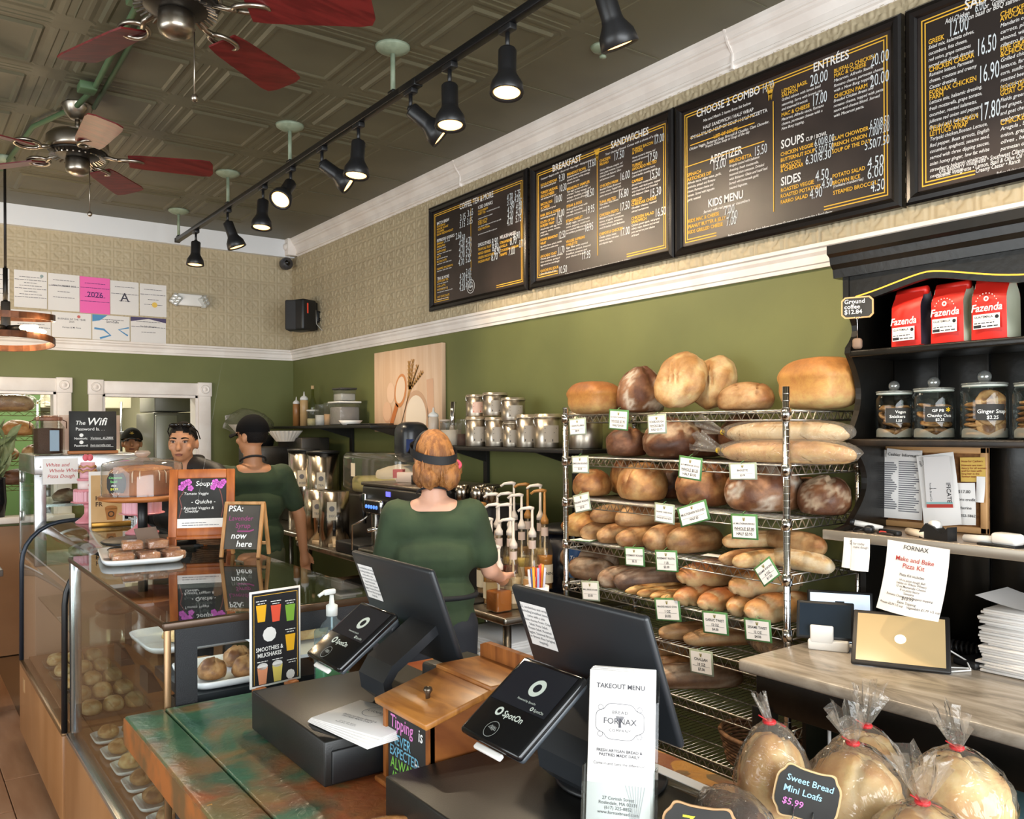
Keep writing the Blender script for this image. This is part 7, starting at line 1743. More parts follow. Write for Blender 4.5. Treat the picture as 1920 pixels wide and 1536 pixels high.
# syrup bottles with pumps
SYG = film('syrup_glass', '#f0ead8', 1.5, 0.03, haze=0.03)
PUMPW = mat('pump_cream', '#ddd2c6', 0.35); PUMPT = mat('pump_tan', '#a8763c', 0.4)
pump_me = {}
def syrup(x, y, z, lab, c, ptan, h=0.30, ext=0.10, brand=False, square=False):
 t = thing('syrup_bottle', lab, 'syrup bottle', (x, y, z), group='syrup bottles with pumps'); r = 0.04
 if square: obj('bottle', MB().rbox((0, 0, 0.075), (0.095, 0.095, 0.15), 0.012, 3).lathe([(0.045, 0.15), (0.022, 0.175), (0.02, 0.19)], 18, capb=False), SYG, t); obj('syrup', MB().rbox((0, 0, 0.05), (0.088, 0.088, 0.094), 0.01, 3), mat('syrup_' + c[1:], c, 0.2), t); hh = 0.19
 else:
  k = h / 0.30; obj('bottle', MB().lathe([(0, 0), (r, 0), (r, 0.13 * k), (r * 1.05, 0.16 * k), (r * 0.85, 0.20 * k), (0.016, 0.25 * k), (0.016, 0.30 * k)], 20), SYG, t); obj('syrup', MB().lathe([(0, 0.004), (r * 0.93, 0.004), (r * 0.93, 0.13 * k), (r * 0.95, 0.155 * k), (0, 0.155 * k)], 18), mat('syrup_' + c[1:], c, 0.2), t); hh = h
  obj('neck_label', MB().lathe([(0.018, 0.245 * k), (0.018, 0.285 * k)], 16, capb=False, capt=False), mat('label_rose', '#cdb8ac', 0.6), t)
  lb = obj('label', MB().lathe([(r * 1.02, 0.03 * k), (r * 1.02, 0.115 * k)], 20, capb=False, capt=False), mat('label_cream', '#d8ccb4', 0.6), t)
  if brand: a = math.atan2(-y, -x); M_ = Matrix.Rotation(a + pi / 2, 4, 'Z') @ sheet((0, -r * 1.03, 0.075), (1, 0, 0), (0, 0, 1), 0.001); m = MB(); text(m, 'MONIN', M_, -0.028, 0, 0.02, 0, 0.01); obj('brand_lettering', m, INK, lb)
 p = obj('pump', MB().lathe([(0.02, hh), (0.02, hh + 0.02), (0.012, hh + 0.035), (0.007, hh + 0.05), (0.006, hh + ext + 0.03)], 14).tube([(0.008, 0.0, hh + ext + 0.03), (-0.01, 0.006, hh + ext + 0.036), (-0.04, 0.03, hh + ext + 0.032), (-0.055, 0.042, hh + ext + 0.018)], [0.010, 0.009, 0.007, 0.006], 8), PUMPT if ptan else PUMPW, t)
 obj('dip_tube', MB().cyl((0, 0, 0.02), (0, 0, hh), 0.005), PUMPW, p)
SY = [(2.62, 3.555, 0.93, '#b08a50', 0, .30, .155), (2.66, 3.49, 0.94, '#8a6a48', 1, .30, .14), (2.66, 3.385, 0.94, '#d8d0c0', 0, .30, .14), (2.50, 3.535, 0.90, '#3a2420', 0, .30, .135), (2.54, 3.475, 0.90, '#c8b478', 0, .30, .14), (2.56, 3.41, 0.90, '#c0b070', 0, .30, .135), (2.62, 3.30, 0.91, '#b07a34', 1, .32, .13), (2.42, 3.535, 0.88, '#8a6a3c', 1, .30, .11), (2.42, 3.41, 0.88, '#6a2420', 0, .30, .115), (2.46, 3.37, 0.88, '#581a1c', 0, .30, .115), (2.50, 3.245, 0.88, '#a86a24', 0, .30, .105), (2.34, 3.36, 0.862, '#c08c40', 0, .28, .09), (2.36, 3.21, 0.862, '#c8c0b0', 0, .28, .10)]
SL = ['back row syrup bottle with white pump, left', 'back row syrup bottle with tan pump, centre', 'back row clear syrup bottle with white pump, right', 'dark syrup bottle with white pump in the third row, left', 'syrup bottle with white pump in the third row, middle', 'syrup bottle with white pump in the third row, right', 'amber syrup bottle with tan pump at the right end', 'syrup bottle with tan pump nearest the barista shoulder', 'dark red syrup bottle with white pump, second row left', 'dark red syrup bottle with white pump, second row right', 'amber syrup bottle with white pump in front of the MONIN bottle', 'narrow golden syrup bottle at the front left', 'nearly empty clear syrup bottle at the front centre']
for s_, lb in zip(SY, SL): syrup(s_[0], s_[1], s_[2], lb, s_[3], s_[4], s_[5], s_[6], brand=lb.startswith(('amber syrup bottle with tan', 'nearly')))
syrup(2.27, 3.20, 0.862, 'square caramel sauce bottle with white pump at the table front', '#a8641c', 0, ext=0.07, square=True)
# the blue labelled bottle without pump
t = thing('vanilla_syrup_bottle', 'dark bottle with blue Torani label beside the rack post', 'syrup bottle', (2.70, 3.16, 0.93)); obj('bottle', MB().lathe([(0, 0), (0.042, 0), (0.042, 0.2), (0.016, 0.27), (0.014, 0.34), (0, 0.34)], 20), film('dark_green_glass', '#8f9c88', 1.5, 0.03), t); lb = obj('label', MB().lathe([(0.043, 0.05), (0.043, 0.19)], 20, capb=False, capt=False), mat('torani_blue', '#1f4a78', 0.5), t); obj('yellow_band', MB().lathe([(0.0435, 0.10), (0.0435, 0.118)], 20, capb=False, capt=False), mat('torani_yellow', '#d8a82c', 0.5), lb)
M_ = Matrix.Rotation(math.atan2(-3.16, -2.7) + pi / 2, 4, 'Z') @ sheet((0, -0.044, 0.14), (1, 0, 0), (0, 0, 1), 0.001); m = MB(); text(m, 'Torani', M_, -0.03, 0, 0.026, 0.2, 0.008); text(m, 'VANILLA', M_, -0.025, -0.07, 0.014); obj('lettering', m, CHALKW, lb)
# straws in a paper roll cup
t = thing('straw_cup', 'white paper roll cup full of wrapped coloured straws', 'straws', (2.36, 3.03, 0.862)); obj('paper_cup', MB().lathe([(0, 0), (0.05, 0), (0.055, 0.13), (0.053, 0.13), (0.048, 0.005), (0, 0.005)], 24), PAPER, t); obj('tan_backing', MB().rbox((0.03, 0.07, 0.07), (0.006, 0.14, 0.14), 0.002), mat('kraft_card', '#c49c6c', 0.8), t)
for k, c in enumerate(('#d8402c', '#e05a30', '#c83040', '#d83a30', '#e8a02c', '#d89030', '#3c6ab8', '#8a9cc8', '#d86040', '#c8c8d4', '#b8bcd0')):
 a = k * 2.4; r = 0.012 + 0.003 * k; obj('straw', MB().cyl((r * 0.6 * cos(a), r * 0.6 * sin(a), 0.02), (r * cos(a), r * sin(a), 0.205 + 0.01 * (k % 3)), 0.0055, n=8), mat('straw_' + c[1:], c, 0.4), t)
t = thing('rubber_mat', 'dark bar mat on the table in front of the barista', 'mat', (2.28, 3.60, 0.861)); obj('mat', MB().rbox((0, 0, 0.004), (0.14, 0.42, 0.008), 0.003), BLACK, t)
# ================================================================== BLACK HUTCH
HB = mat('black_painted_wood', '#0c0b09', 0.3, c2='#15120e', sc=6, bump=0.06, bsc=40)
HE = mat('worn_black_edge', '#2a211a', 0.4, c2='#171310', sc=12)
hut = thing('black_hutch', 'tall black painted wooden hutch with shelves against the green wall', 'hutch')
HY1, HY0, HX = 1.715, 0.35, 2.72
# scalloped side panel
def side_profile():
 P = [(2.995, 1.0), (2.995, 2.26), (2.70, 2.26), (2.70, 2.12)]
 for z in [2.12 - 0.02 * k for k in range(1, 40)]:
  if z < 1.36: break
  d = 0.0
  if z > 1.97: d = 0.055 * sin(pi * (2.12 - z) / 0.15) ** 1
  elif z > 1.66: d = 0.075 * sin(pi * (1.97 - z) / 0.31)
  else: d = 0.11 * sin(pi * min(1, (1.66 - z) / 0.30))
  P.append((2.70 + d, z))
 P += [(2.62, 1.345), (2.80, 1.32), (2.80, 1.0)]
 return P
Mxz = Matrix(((1, 0, 0, 0), (0, 0, 1, 0), (0, 1, 0, 0), (0, 0, 0, 1)))
obj('side_panel', MB().prism(side_profile(), HY1 - 0.022, HY1, Mxz), HB, hut)
obj('side_panel', MB().prism(side_profile(), HY0, HY0 + 0.022, Mxz), HB, hut)
bw = 0.17; y = HY1 - 0.022; i = 0
while y > HY0 + 0.03:
 obj('back_board', MB().rbox((2.99, y - bw / 2, 1.63), (0.014, bw - 0.005, 1.40), 0.003, 1), HB, hut); y -= bw
obj('back_backing', MB().b2(2.998, 3.006, HY0, HY1, 0.9, 2.3), mat('grey_gap', '#6d737a', 0.5), hut)
obj('shelf', MB().rbox((2.845, (HY0 + HY1) / 2, 1.957), (0.27, HY1 - HY0 - 0.03, 0.024), 0.005), HB, hut)
obj('shelf', MB().rbox((2.845, (HY0 + HY1) / 2, 1.648), (0.29, HY1 - HY0 - 0.03, 0.024), 0.005), HE, hut)
# cornice and scalloped valance with a gold line
cor = [(2.69, 2.225), (2.685, 2.255), (2.67, 2.27), (2.665, 2.295), (2.65, 2.305), (2.65, 2.335), (2.99, 2.335), (2.99, 2.225)]
obj('cornice', MB().prism(cor, HY0 - 0.04, HY1 + 0.03, Mxz), HB, hut)
def val(u): return 2.135 + 0.05 * (0.5 - 0.5 * cos(2 * pi * u * 2.0)) * (1 - 0.0 * u)
N = 60; poly = [(HY1 - 0.0 - (HY1 - HY0) * k / N, 2.125 + 0.055 * smooth01(0.0, 1.0, abs(((k / N * 2.0 + 0.06) % 1.0) * 2 - 1) ** 0.8 * -1 + 1)) for k in range(N + 1)]
My = Matrix(((0, 0, 1, 0), (1, 0, 0, 0), (0, 1, 0, 0), (0, 0, 0, 1)))
v = MB()
for (a, za), (b, zb) in zip(poly[:-1], poly[1:]): v.add([(2.705, a, za), (2.705, b, zb), (2.705, b, 2.24), (2.705, a, 2.24), (2.725, a, za), (2.725, b, zb), (2.725, b, 2.24), (2.725, a, 2.24)], [(0, 1, 2, 3), (7, 6, 5, 4), (0, 4, 5, 1)])
obj('valance', v, HB, hut)
Sg = sheet((2.705, 0, 0), (0, -1, 0), (0, 0, 1), 0.001)
g = MB(); stroke(g, Sg, [(-a, za + 0.022) for a, za in poly[2:-2]], 0.005); obj('gold_line', g, GOLD, hut)
# metal ledge with upturned edge
obj('ledge', MB().rbox((2.81, (HY0 + HY1) / 2, 1.335), (0.40, HY1 - HY0 + 0.02, 0.012), 0.003), mat('warm_grey_ledge', '#9c8c7c', 0.35, 0.3), hut)
obj('ledge_edge', MB().rbox((2.607, (HY0 + HY1) / 2, 1.332), (0.012, HY1 - HY0 + 0.04, 0.034), 0.003), mat('aluminium_edge', '#b0a698', 0.35, 0.7), hut)
# base cabinet
obj('apron', MB().rbox((2.285, 0.98, 0.845), (0.03, 1.56, 0.11), 0.004), HB, hut)
for y in (1.74, 0.3): obj('leg', MB().rbox((2.29, y, 0.40), (0.06, 0.06, 0.80), 0.004), HB, hut)
obj('lower_shelf', MB().b2(2.29, 2.99, 0.25, 1.76, 0.25, 0.275), HB, hut)
obj('end_panel', MB().b2(2.56, 2.99, 1.775, 1.79, 0.0, 0.90), HB, hut)
def marble():
 mt = bpy.data.materials.new('grey_veined_marble'); mt.use_nodes = True; nt = mt.node_tree; b = nt.nodes['Principled BSDF']
 tc = nt.nodes.new('ShaderNodeTexCoord'); mp = nt.nodes.new('ShaderNodeMapping'); mp.inputs['Rotation'].default_value = (0, 0, 0.6); mp.inputs['Scale'].default_value = (3.0, 1.0, 2.0)
 n = nt.nodes.new('ShaderNodeTexNoise'); n.inputs['Scale'].default_value = 3.2; n.inputs['Detail'].default_value = 8; n.inputs['Distortion'].default_value = 1.4; n.inputs['Roughness'].default_value = 0.6
 r = nt.nodes.new('ShaderNodeValToRGB'); e = r.color_ramp.elements; e[0].position = 0.30; e[0].color = lin('#665f56'); e[1].position = 0.62; e[1].color = lin('#b3aa9e')
 k = e.new(0.47); k.color = lin('#978d80')
 nt.links.new(tc.outputs['Object'], mp.inputs[0]); nt.links.new(mp.outputs[0], n.inputs[0]); nt.links.new(n.outputs['Fac'], r.inputs[0]); nt.links.new(r.outputs[0], b.inputs['Base Color']); b.inputs['Roughness'].default_value = 0.25
 return mt
MZ = 0.945
t = thing('marble_worktop', 'grey veined marble slab on the black hutch base', 'worktop')
obj('slab', MB().rbox((2.605, 0.98, MZ - 0.02), (0.73, 1.66, 0.04), 0.010, 3), marble(), t)
# things under the worktop
t = thing('printer_box', 'pale grey machine with a teal side under the marble worktop', 'machine', (2.55, 1.12, 0.275))
obj('case', MB().rbox((0, 0, 0.2), (0.34, 0.4, 0.4), 0.015), mat('teal_grey', '#5f8288', 0.5), t); obj('paper_label', MB().box((-0.172, 0.05, 0.33), (0.002, 0.10, 0.06)), PAPER, t)
t = thing('white_cable', 'white cable hanging under the marble worktop beside the rack', 'cable', (2.40, 1.55, 0.0)); obj('wire', MB().tube([(0, 0.03, 0.80), (0.005, 0.03, 0.55), (0.01, 0.025, 0.3), (0.03, 0.02, 0.02)], 0.006, 6), WHITE, t)

# coffee bags
REDBAG = mat('red_coffee_bag', '#d8281c', 0.42, c2='#c42016', sc=4, bump=0.1, bsc=12)
def coffee_bag(y, x, side, lab, plain=False, w=0.112, h=0.182, rz=0.0):
 t = thing('coffee_bag', lab, 'coffee bag', (x, y, 1.969), rz, group='red coffee bags')
 d = 0.075
 def face(u, v, s): # front bulge
  b = 0.012 * sin(pi * u) * sin(pi * min(1, v * 1.15)); top = 1 - 0.55 * smooth01(0.72, 1.0, v)
  return (-s * (d / 2 * top + b) * 1.0, (0.5 - u) * w * (1 - 0.04 * v), v * h)
 obj('front_panel', MB().grid(lambda u, v: face(u, v, 1), 10, 12), REDBAG, t)
 obj('back_panel', MB().grid(lambda u, v: face(1 - u, v, -1), 10, 12), REDBAG, t)
 for sy in (-1, 1):
  f = lambda u, v: ((u - 0.5) * 2 * (d / 2 * (1 - 0.55 * smooth01(0.72, 1.0, v))) , sy * w * (0.5 - 0.02 * v) - sy * 0.018 * sin(pi * u) * smooth01(0.1, 0.6, v), v * h)
  obj('side_gusset', MB().grid(f if sy > 0 else (lambda u, v: f(1 - u, v)), 8, 10), mat('gusset_' + side[1:], side, 0.5), t)
 obj('rolled_top', MB().tube([(0, -w / 2 * 0.96, h + 0.004), (0, w / 2 * 0.96, h + 0.004)], 0.014, 12), REDBAG, t)
 obj('base', MB().b2(-d / 2, d / 2, -w / 2, w / 2, 0, 0.004), REDBAG, t)
 S = sheet((-d / 2 - 0.0125, 0, 0), (0, -1, 0), (0, 0, 1), 0.0015)
 ly = 0.02 if plain else 0.035
 m = MB(); rect(m, S, -0.042, 0.042, ly, ly + 0.045); lb = obj('label', m, PAPER, t)
 S2 = sheet((-d / 2 - 0.0125, 0, 0), (0, -1, 0), (0, 0, 1), 0.0022)
 m = MB(); text(m, 'GUATEMALA', S2, -0.038, ly + 0.033, 0.01, 0, 0.012); rect(m, S2, -0.042, 0.042, ly + 0.024, ly + 0.0246); rect(m, S2, -0.04, -0.016, ly + 0.003, ly + 0.012); scribble(m, S2, -0.013, 0.036, ly + 0.005, 0.006, 3); scribble(m, S2, -0.038, 0.025, ly + 0.016, 0.005, 4); disc(m, S2, 0.033, ly + 0.034, 0.006)
 l_ = obj('label_print', m, INK, lb); l_['kind'] = 'stuff'
 m = MB(); text(m, 'Fazenda', S2, 0, ly + 0.054, 0.033, 0.22, 0.018, 'CENTER', xs=0.92)
 if not plain:
  disc(m, S2, 0, ly + 0.092, 0.008, 16, 0.004)
  for k in range(9): a = pi * (0.12 + 0.76 * k / 8); disc(m, S2, 0.034 * cos(a), ly + 0.075 + 0.034 * sin(a), 0.0018, 6)
 l_ = obj('brand_lettering', m, CHALKW, t); l_['kind'] = 'stuff'
coffee_bag(1.505, 2.78, '#2a2430', 'leftmost red coffee bag with dark side beside the price sign', True, rz=R_(-8))
coffee_bag(1.372, 2.785, '#b9bda8', 'second red coffee bag from the left, with pale side', rz=R_(-6))
coffee_bag(1.243, 2.785, '#b9bda8', 'third red coffee bag from the left, with pale side', rz=R_(-6))
coffee_bag(1.065, 2.785, '#b9bda8', 'red coffee bag cut by the right picture edge', rz=R_(-4))
t = thing('ground_coffee_sign', 'small chalk sign on a wire reading Ground coffee $12.84', 'price sign', (2.675, 1.645, 1.969), R_(-68))
obj('wood_base', MB().rbox((0, 0, 0.018), (0.03, 0.03, 0.036), 0.008), mat('log_base', '#7d6654', 0.7), t)
obj('wire', MB().tube([(0, 0, 0.03), (0, 0, 0.10), (-0.008, 0, 0.11)], 0.0015, 5).tube([(0, 0, 0.10), (0.012, 0, 0.11)], 0.0012, 5), CHROME, t)
oc = lambda w, h, c: [(-w + c, -h), (w - c, -h), (w, -h + c), (w, h - c), (w - c, h), (-w + c, h), (-w, h - c), (-w, -h + c)]
Mf = Matrix(((1, 0, 0, 0), (0, 0, 1, 0), (0, 1, 0, 0.142), (0, 0, 0, 1)))
obj('frame', MB().prism(oc(0.052, 0.037, 0.012), 0.0, 0.006, Mf), mat('pale_sign_wood', '#c89c68', 0.6), t); obj('slate', MB().prism(oc(0.047, 0.032, 0.010), -0.001, 0.0, Mf), CHALKB, t)
S = sheet((0, -0.001, 0.142), (1, 0, 0), (0, 0, 1), 0.0008); m = MB()
text(m, 'Ground\ncoffee\n$12.84', S, -0.042, 0.014, 0.021, 0, 0.008, line=0.85); l_ = obj('chalk_lettering', m, CHALKW, t); l_['kind'] = 'stuff'

# cookie jars
JGL = film('jar_glass', '#eef3f0', 1.5, 0.02)
COOK = {}
def cookie(seed, r):
 if (seed, r) not in COOK: COOK[(seed, r)] = bread_mesh('boule', r * 2, r * 2, 0.016, 'cookie', seed)
 return COOK[(seed, r)]
def jar(y, x, r, h, lab, txt, stacked, seed):
 t = thing('cookie_jar', lab, 'jar', (x, y, 1.661), group='glass cookie jars')
 obj('glass_body', MB().lathe([(r * 0.93, 0.002), (r, 0.012), (r, h * 0.80), (r * 0.96, h * 0.86), (r * 0.86, h * 0.92), (r * 0.86, h * 0.95)], 32, capt=False), JGL, t)
 obj('base_glass', MB().lathe([(0, 0.0), (r * 0.9, 0.0), (r * 0.93, 0.006), (0, 0.006)], 32), JGL, t)
 lid = obj('lid', MB().lathe([(r * 0.9, h * 0.95), (r * 0.96, h * 0.955), (r * 0.96, h * 0.985), (r * 0.9, h * 0.99), (r * 0.4, h * 1.015), (r * 0.16, h * 1.02), (0, h * 1.02)], 32), film('lid_glass', '#dfe6e2', 1.6, 0.05, haze=0.25, hazec='#dfe3e0', boost=1.4), t)
 obj('knob', MB().ell((0, 0, h * 1.10), (r * 0.30, r * 0.30, r * 0.30), 18, 12), film('knob_glass', '#e4eae8', 1.7, 0.02, haze=0.1, boost=2.0), lid)
 obj('seal_ring', MB().lathe([(r * 0.9, h * 0.92), (r * 0.93, h * 0.935), (r * 0.9, h * 0.95)], 32, capb=False, capt=False), mat('seal', '#b8bcb6', 0.4), lid)
 rr = random.Random(seed); k = 0
 if stacked:
  for q in range(7):
   c = link('cookie', cookie(90 + q % 3, r * 0.62), None, t, (rr.uniform(-.01, .01), 0.22 * r, 0.01 + q * 0.0155), (rr.uniform(-.1, .1), rr.uniform(-.1, .1), rr.uniform(0, 6)))
  for q in range(3): link('cookie', cookie(91, r * 0.62), None, t, (-r * 0.2, -r * 0.35, 0.045 + q * 0.035), (0.2, R_(-70), 0.3))
 else:
  for q in range(12):
   a = q * 2.4; link('cookie', cookie(90 + q % 3, r * 0.52), None, t, (r * 0.36 * cos(a), r * 0.36 * sin(a), 0.016 + (q // 3) * 0.026 + rr.uniform(0, 0.006)), (rr.uniform(-.4, .4), rr.uniform(-.4, .4), a))
 obj('paper_liner', MB().grid(lambda u, v: ((r * 0.92) * cos(pi * 0.55 + u * pi * 1.1), (r * 0.92) * sin(pi * 0.55 + u * pi * 1.1), 0.006 + v * (0.006 + 0.024 * abs(sin(u * 5.5)))), 24, 2), film('parchment', '#f4ece0', 1.1, 0.6, haze=0.35, hazec='#fff8ee'), t)
 W2 = 0.085; a0 = math.atan2(-y, -x); 
 def lab_pt(u, v): a = a0 + 0.25 + (u - 0.5) * W2 / r; return ((r + 0.0015) * cos(a), (r + 0.0015) * sin(a), h * 0.33 + v * 0.05)
 lb = obj('chalk_label', MB().grid(lab_pt, 10, 2), CHALKB, t)
 m = MB()
 for tx, px, py, sz, c in txt:
  vs, fs = glyphs(tx, sz, 0.05, 0.01)
  m2 = MB(); m2.add([Vector(lab_pt((px + p.x) / W2, (py + p.y) / 0.05)) * 1 + Vector((cos(a0), sin(a0), 0)) * 0.0015 for p in vs], fs); l_ = obj('chalk_lettering', m2, mat('chalk_' + c[1:], c, 0.85), lb); l_['kind'] = 'stuff'
 return t
jar(1.585, 2.80, 0.062, 0.165, 'leftmost lidded glass cookie jar on the lower hutch shelf', [('Vegan', 0.03, 0.032, 0.014, '#e8e8e4'), ('Snickers', 0.012, 0.016, 0.015, '#e8e8e4'), ('1.50', 0.03, 0.003, 0.012, '#e8e8e4')], False, 1)
jar(1.447, 2.80, 0.066, 0.170, 'second glass cookie jar from left, label with yellow flower', [('GF PB', 0.02, 0.032, 0.014, '#e8e8e4'), ('Chunky Oats', 0.006, 0.016, 0.014, '#e8e8e4'), ('$2.25', 0.03, 0.003, 0.012, '#e8e8e4'), ('*', 0.062, 0.022, 0.035, '#e6c21e')], False, 2)
jar(1.285, 2.80, 0.070, 0.180, 'third glass jar from left, packed with thin ginger cookies', [('Ginger Snap', 0.004, 0.022, 0.017, '#e8e8e4'), ('$2.25', 0.03, 0.004, 0.015, '#e8e8e4')], True, 3)
jar(1.128, 2.80, 0.070, 0.175, 'Oatmeal Raisin cookie jar at the right picture edge', [('Oatmeal', 0.02, 0.032, 0.016, '#e8e8e4'), ('Raisin', 0.025, 0.017, 0.015, '#e8e8e4'), ('$2.69', 0.02, 0.002, 0.015, '#e8e8e4')], True, 4)

# cork board with papers, standing on the ledge
cork = thing('cork_board', 'wood framed cork board full of notes standing on the hutch ledge', 'cork board', (2.945, 1.545, 1.342), R_(0))
CW, CH = 0.41, 0.29
obj('cork', MB().b2(0.0, 0.008, -CW / 2, CW / 2, 0, CH), mat('cork', '#9a6b3f', 0.9, c2='#7d5430', sc=60), cork)
for y0, y1, z0, z1 in ((-CW / 2, CW / 2, CH - 0.022, CH), (-CW / 2, CW / 2, 0, 0.022), (-CW / 2, -CW / 2 + 0.022, 0, CH), (CW / 2 - 0.022, CW / 2, 0, CH)): obj('frame_bar', MB().rbox(((-0.004), (y0 + y1) / 2, (z0 + z1) / 2), (0.018, y1 - y0, z1 - z0), 0.003), mat('pine_frame', '#c99a66', 0.5), cork)
def note(name, lab, x, y, z, w, h, tilt, mt, body=(), rows=0, curl=0.0, cat='note', hang=True, rows2=0):
 t = thing(name, lab, cat, (x, y, z), rot=(R_(tilt), 0, 0))
 cf = lambda u, v: Vector((-curl * (v ** 2) * 1.0 - 0.4 * curl * sin(pi * u) * v, (0.5 - u) * w, -v * h))
 obj('sheet', MB().grid(cf, 6, 8), mt, t)
 if rows or rows2:
  m = MB()
  for q in range(rows):
   v = 0.18 + 0.7 * q / max(1, rows); x0 = 0.07; x1 = (0.46 if rows2 else 0.85) + 0.06 * sin(q * 7)
   m.add([cf(a, b) + Vector((-0.002, 0, 0)) for a, b in ((x0, v), (x0, v + 0.018), (x1, v + 0.018), (x1, v))], [(0, 1, 2, 3)])
  for q in range(rows2):
   v = 0.16 + 0.75 * q / rows2; x0 = 0.55; x1 = 0.9 + 0.05 * sin(q * 5)
   m.add([cf(a, b) + Vector((-0.002, 0, 0)) for a, b in ((x0, v), (x0, v + 0.016), (x1, v + 0.016), (x1, v))], [(0, 1, 2, 3)])
  l_ = obj('print_rows', m, GREYINK, t); l_['kind'] = 'stuff'
 for tx, u, v, sz, c, al, rt in body:
  vs, fs = glyphs(tx, sz, 0.05, 0.006, al); m = MB(); cc, ss = cos(R_(rt)), sin(R_(rt))
  m.add([cf(u + (p.x * cc - p.y * ss) / w, v - (p.x * ss + p.y * cc) / h) + Vector((-0.0025, 0, 0)) for p in vs], fs); l_ = obj('lettering', m, mat('pen_' + c[1:], c, 0.85), t); l_['kind'] = 'stuff'
 return t
note('cashier_checklist', 'printed Cashier Information checklist pinned to the cork board', 2.925, 1.648, 1.618, 0.19, 0.245, 0, PAPER, [('CLOSING', 0.62, 0.13, 0.013, '#303034', 'LEFT', 0)], 22, 0.004, 'paper', rows2=24)
note('title_slip', 'handwritten Cashier Information slip over the checklist', 2.918, 1.615, 1.618, 0.13, 0.032, 6, PAPER, [('Cashier Information', 0.05, 0.8, 0.0155, '#202024', 'LEFT', 3)])
note('gift_certificate', 'folded white sheet with a red edged gift certificate on cork board', 2.905, 1.50, 1.607, 0.13, 0.245, -8, PAPER, [('gift certificate\nnot valid for\ncash', 0.25, 0.06, 0.012, '#55555c', 'LEFT', -82)], 0, 0.014)
t = thing('certificate_strip', 'red and blue edged IFICATE voucher hanging on the folded sheet', 'voucher', (2.888, 1.485, 1.60), rot=(R_(-4), 0, 0))
obj('sheet', MB().b2(-0.001, 0.0, -0.045, 0.045, -0.175, 0), mat('voucher_grey', '#d6d2d0', 0.8), t); obj('red_band', MB().b2(-0.002, -0.001, -0.045, 0.045, -0.175, -0.163), mat('voucher_red', '#b4382e', 0.7), t); obj('teal_band', MB().b2(-0.002, -0.001, -0.045, 0.045, -0.163, -0.156), mat('voucher_teal', '#8ab4b4', 0.7), t)
S = sheet((-0.001, 0, 0), (0, -1, 0), (0, 0, 1), 0.001); m = MB(); text(m, 'IFICATE', S, 0.028, -0.09, 0.02, 0, 0.01, rot=R_(-90)); scribble(m, S, -0.03, -0.005, -0.11, 0.004, 9); text(m, 'Fornax Bread Co', S, -0.03, -0.09, 0.009, rot=R_(-90)); l_ = obj('lettering', m, INK, t); l_['kind'] = 'stuff'
note('yellow_note', 'yellow handwritten note at the top right of the cork board', 2.93, 1.385, 1.598, 0.082, 0.082, -2, mat('yellow_paper', '#d8b35a', 0.8), [('Note for Cashiers', 0.06, 0.2, 0.0095, '#8a3020', 'LEFT', 0), ('Hairnets are man-\ndatory for all women\nand for men with\nlong hair in the\nformer team', 0.06, 0.36, 0.0095, '#8a3020', 'LEFT', 0)])
note('store_credit_note', 'receipt paper note reading $17.00 store credit', 2.915, 1.405, 1.512, 0.07, 0.14, -3, PAPER, [('$17.00', 0.2, 0.24, 0.015, '#26262c', 'LEFT', -2), ('store credit', 0.08, 0.42, 0.0135, '#26262c', 'LEFT', -2), ('Catherine', 0.05, 0.62, 0.0135, '#26262c', 'LEFT', -2), ('617 352-5862', 0.0, 0.80, 0.0125, '#26262c', 'LEFT', -2)], 0, 0.01)
note('rolled_receipt', 'narrow rolled receipt hanging at the cork board right edge', 2.925, 1.355, 1.535, 0.028, 0.085, 0, PAPER, curl=0.012)
note('pizza_kit_flyer', 'curled Make and Bake Pizza Kit flyer hanging below the ledge', 2.598, 1.395, 1.333, 0.20, 0.215, 3, PAPER, [('FORNAX', 0.48, 0.1, 0.02, '#3c3a38', 'CENTER', 0), ('Make and Bake\nPizza Kit', 0.48, 0.27, 0.0205, '#a83230', 'CENTER', 0), ('Pizza Kit includes', 0.48, 0.48, 0.0115, '#303034', 'CENTER', 0), ('14 oz pizza dough Ball\n(white or Whole Wheat)\n12 oz Mozzarella Cheese\n8 oz pizza Sauce\nSemolina\nRomano Cheese and Oregano topping', 0.5, 0.55, 0.0095, '#404046', 'CENTER', 0), ('$10.99', 0.5, 0.80, 0.014, '#303034', 'CENTER', 0), ('Extra Topping', 0.5, 0.855, 0.0105, '#303034', 'CENTER', 0), ('Protein $2.99 1/2 cup', 0.05, 0.90, 0.0095, '#303034', 'LEFT', 0), ('Vegetables $1.79 1/2 cup', 0.52, 0.90, 0.0095, '#303034', 'LEFT', 0)], 0, 0.05, 'flyer')
note('ledge_slip', 'left white slip hanging below the metal ledge', 2.60, 1.632, 1.33, 0.04, 0.10, 1, PAPER, [('$', 0.6, 0.2, 0.02, '#77777c', 'LEFT', 0)], 0, 0.012)
note('ledge_slip', 'right handwritten white slip hanging below the metal ledge', 2.596, 1.588, 1.332, 0.065, 0.105, -2, PAPER, [('for today\nmake dough', 0.1, 0.2, 0.011, '#77777c', 'LEFT', 0)], 0, 0.016)
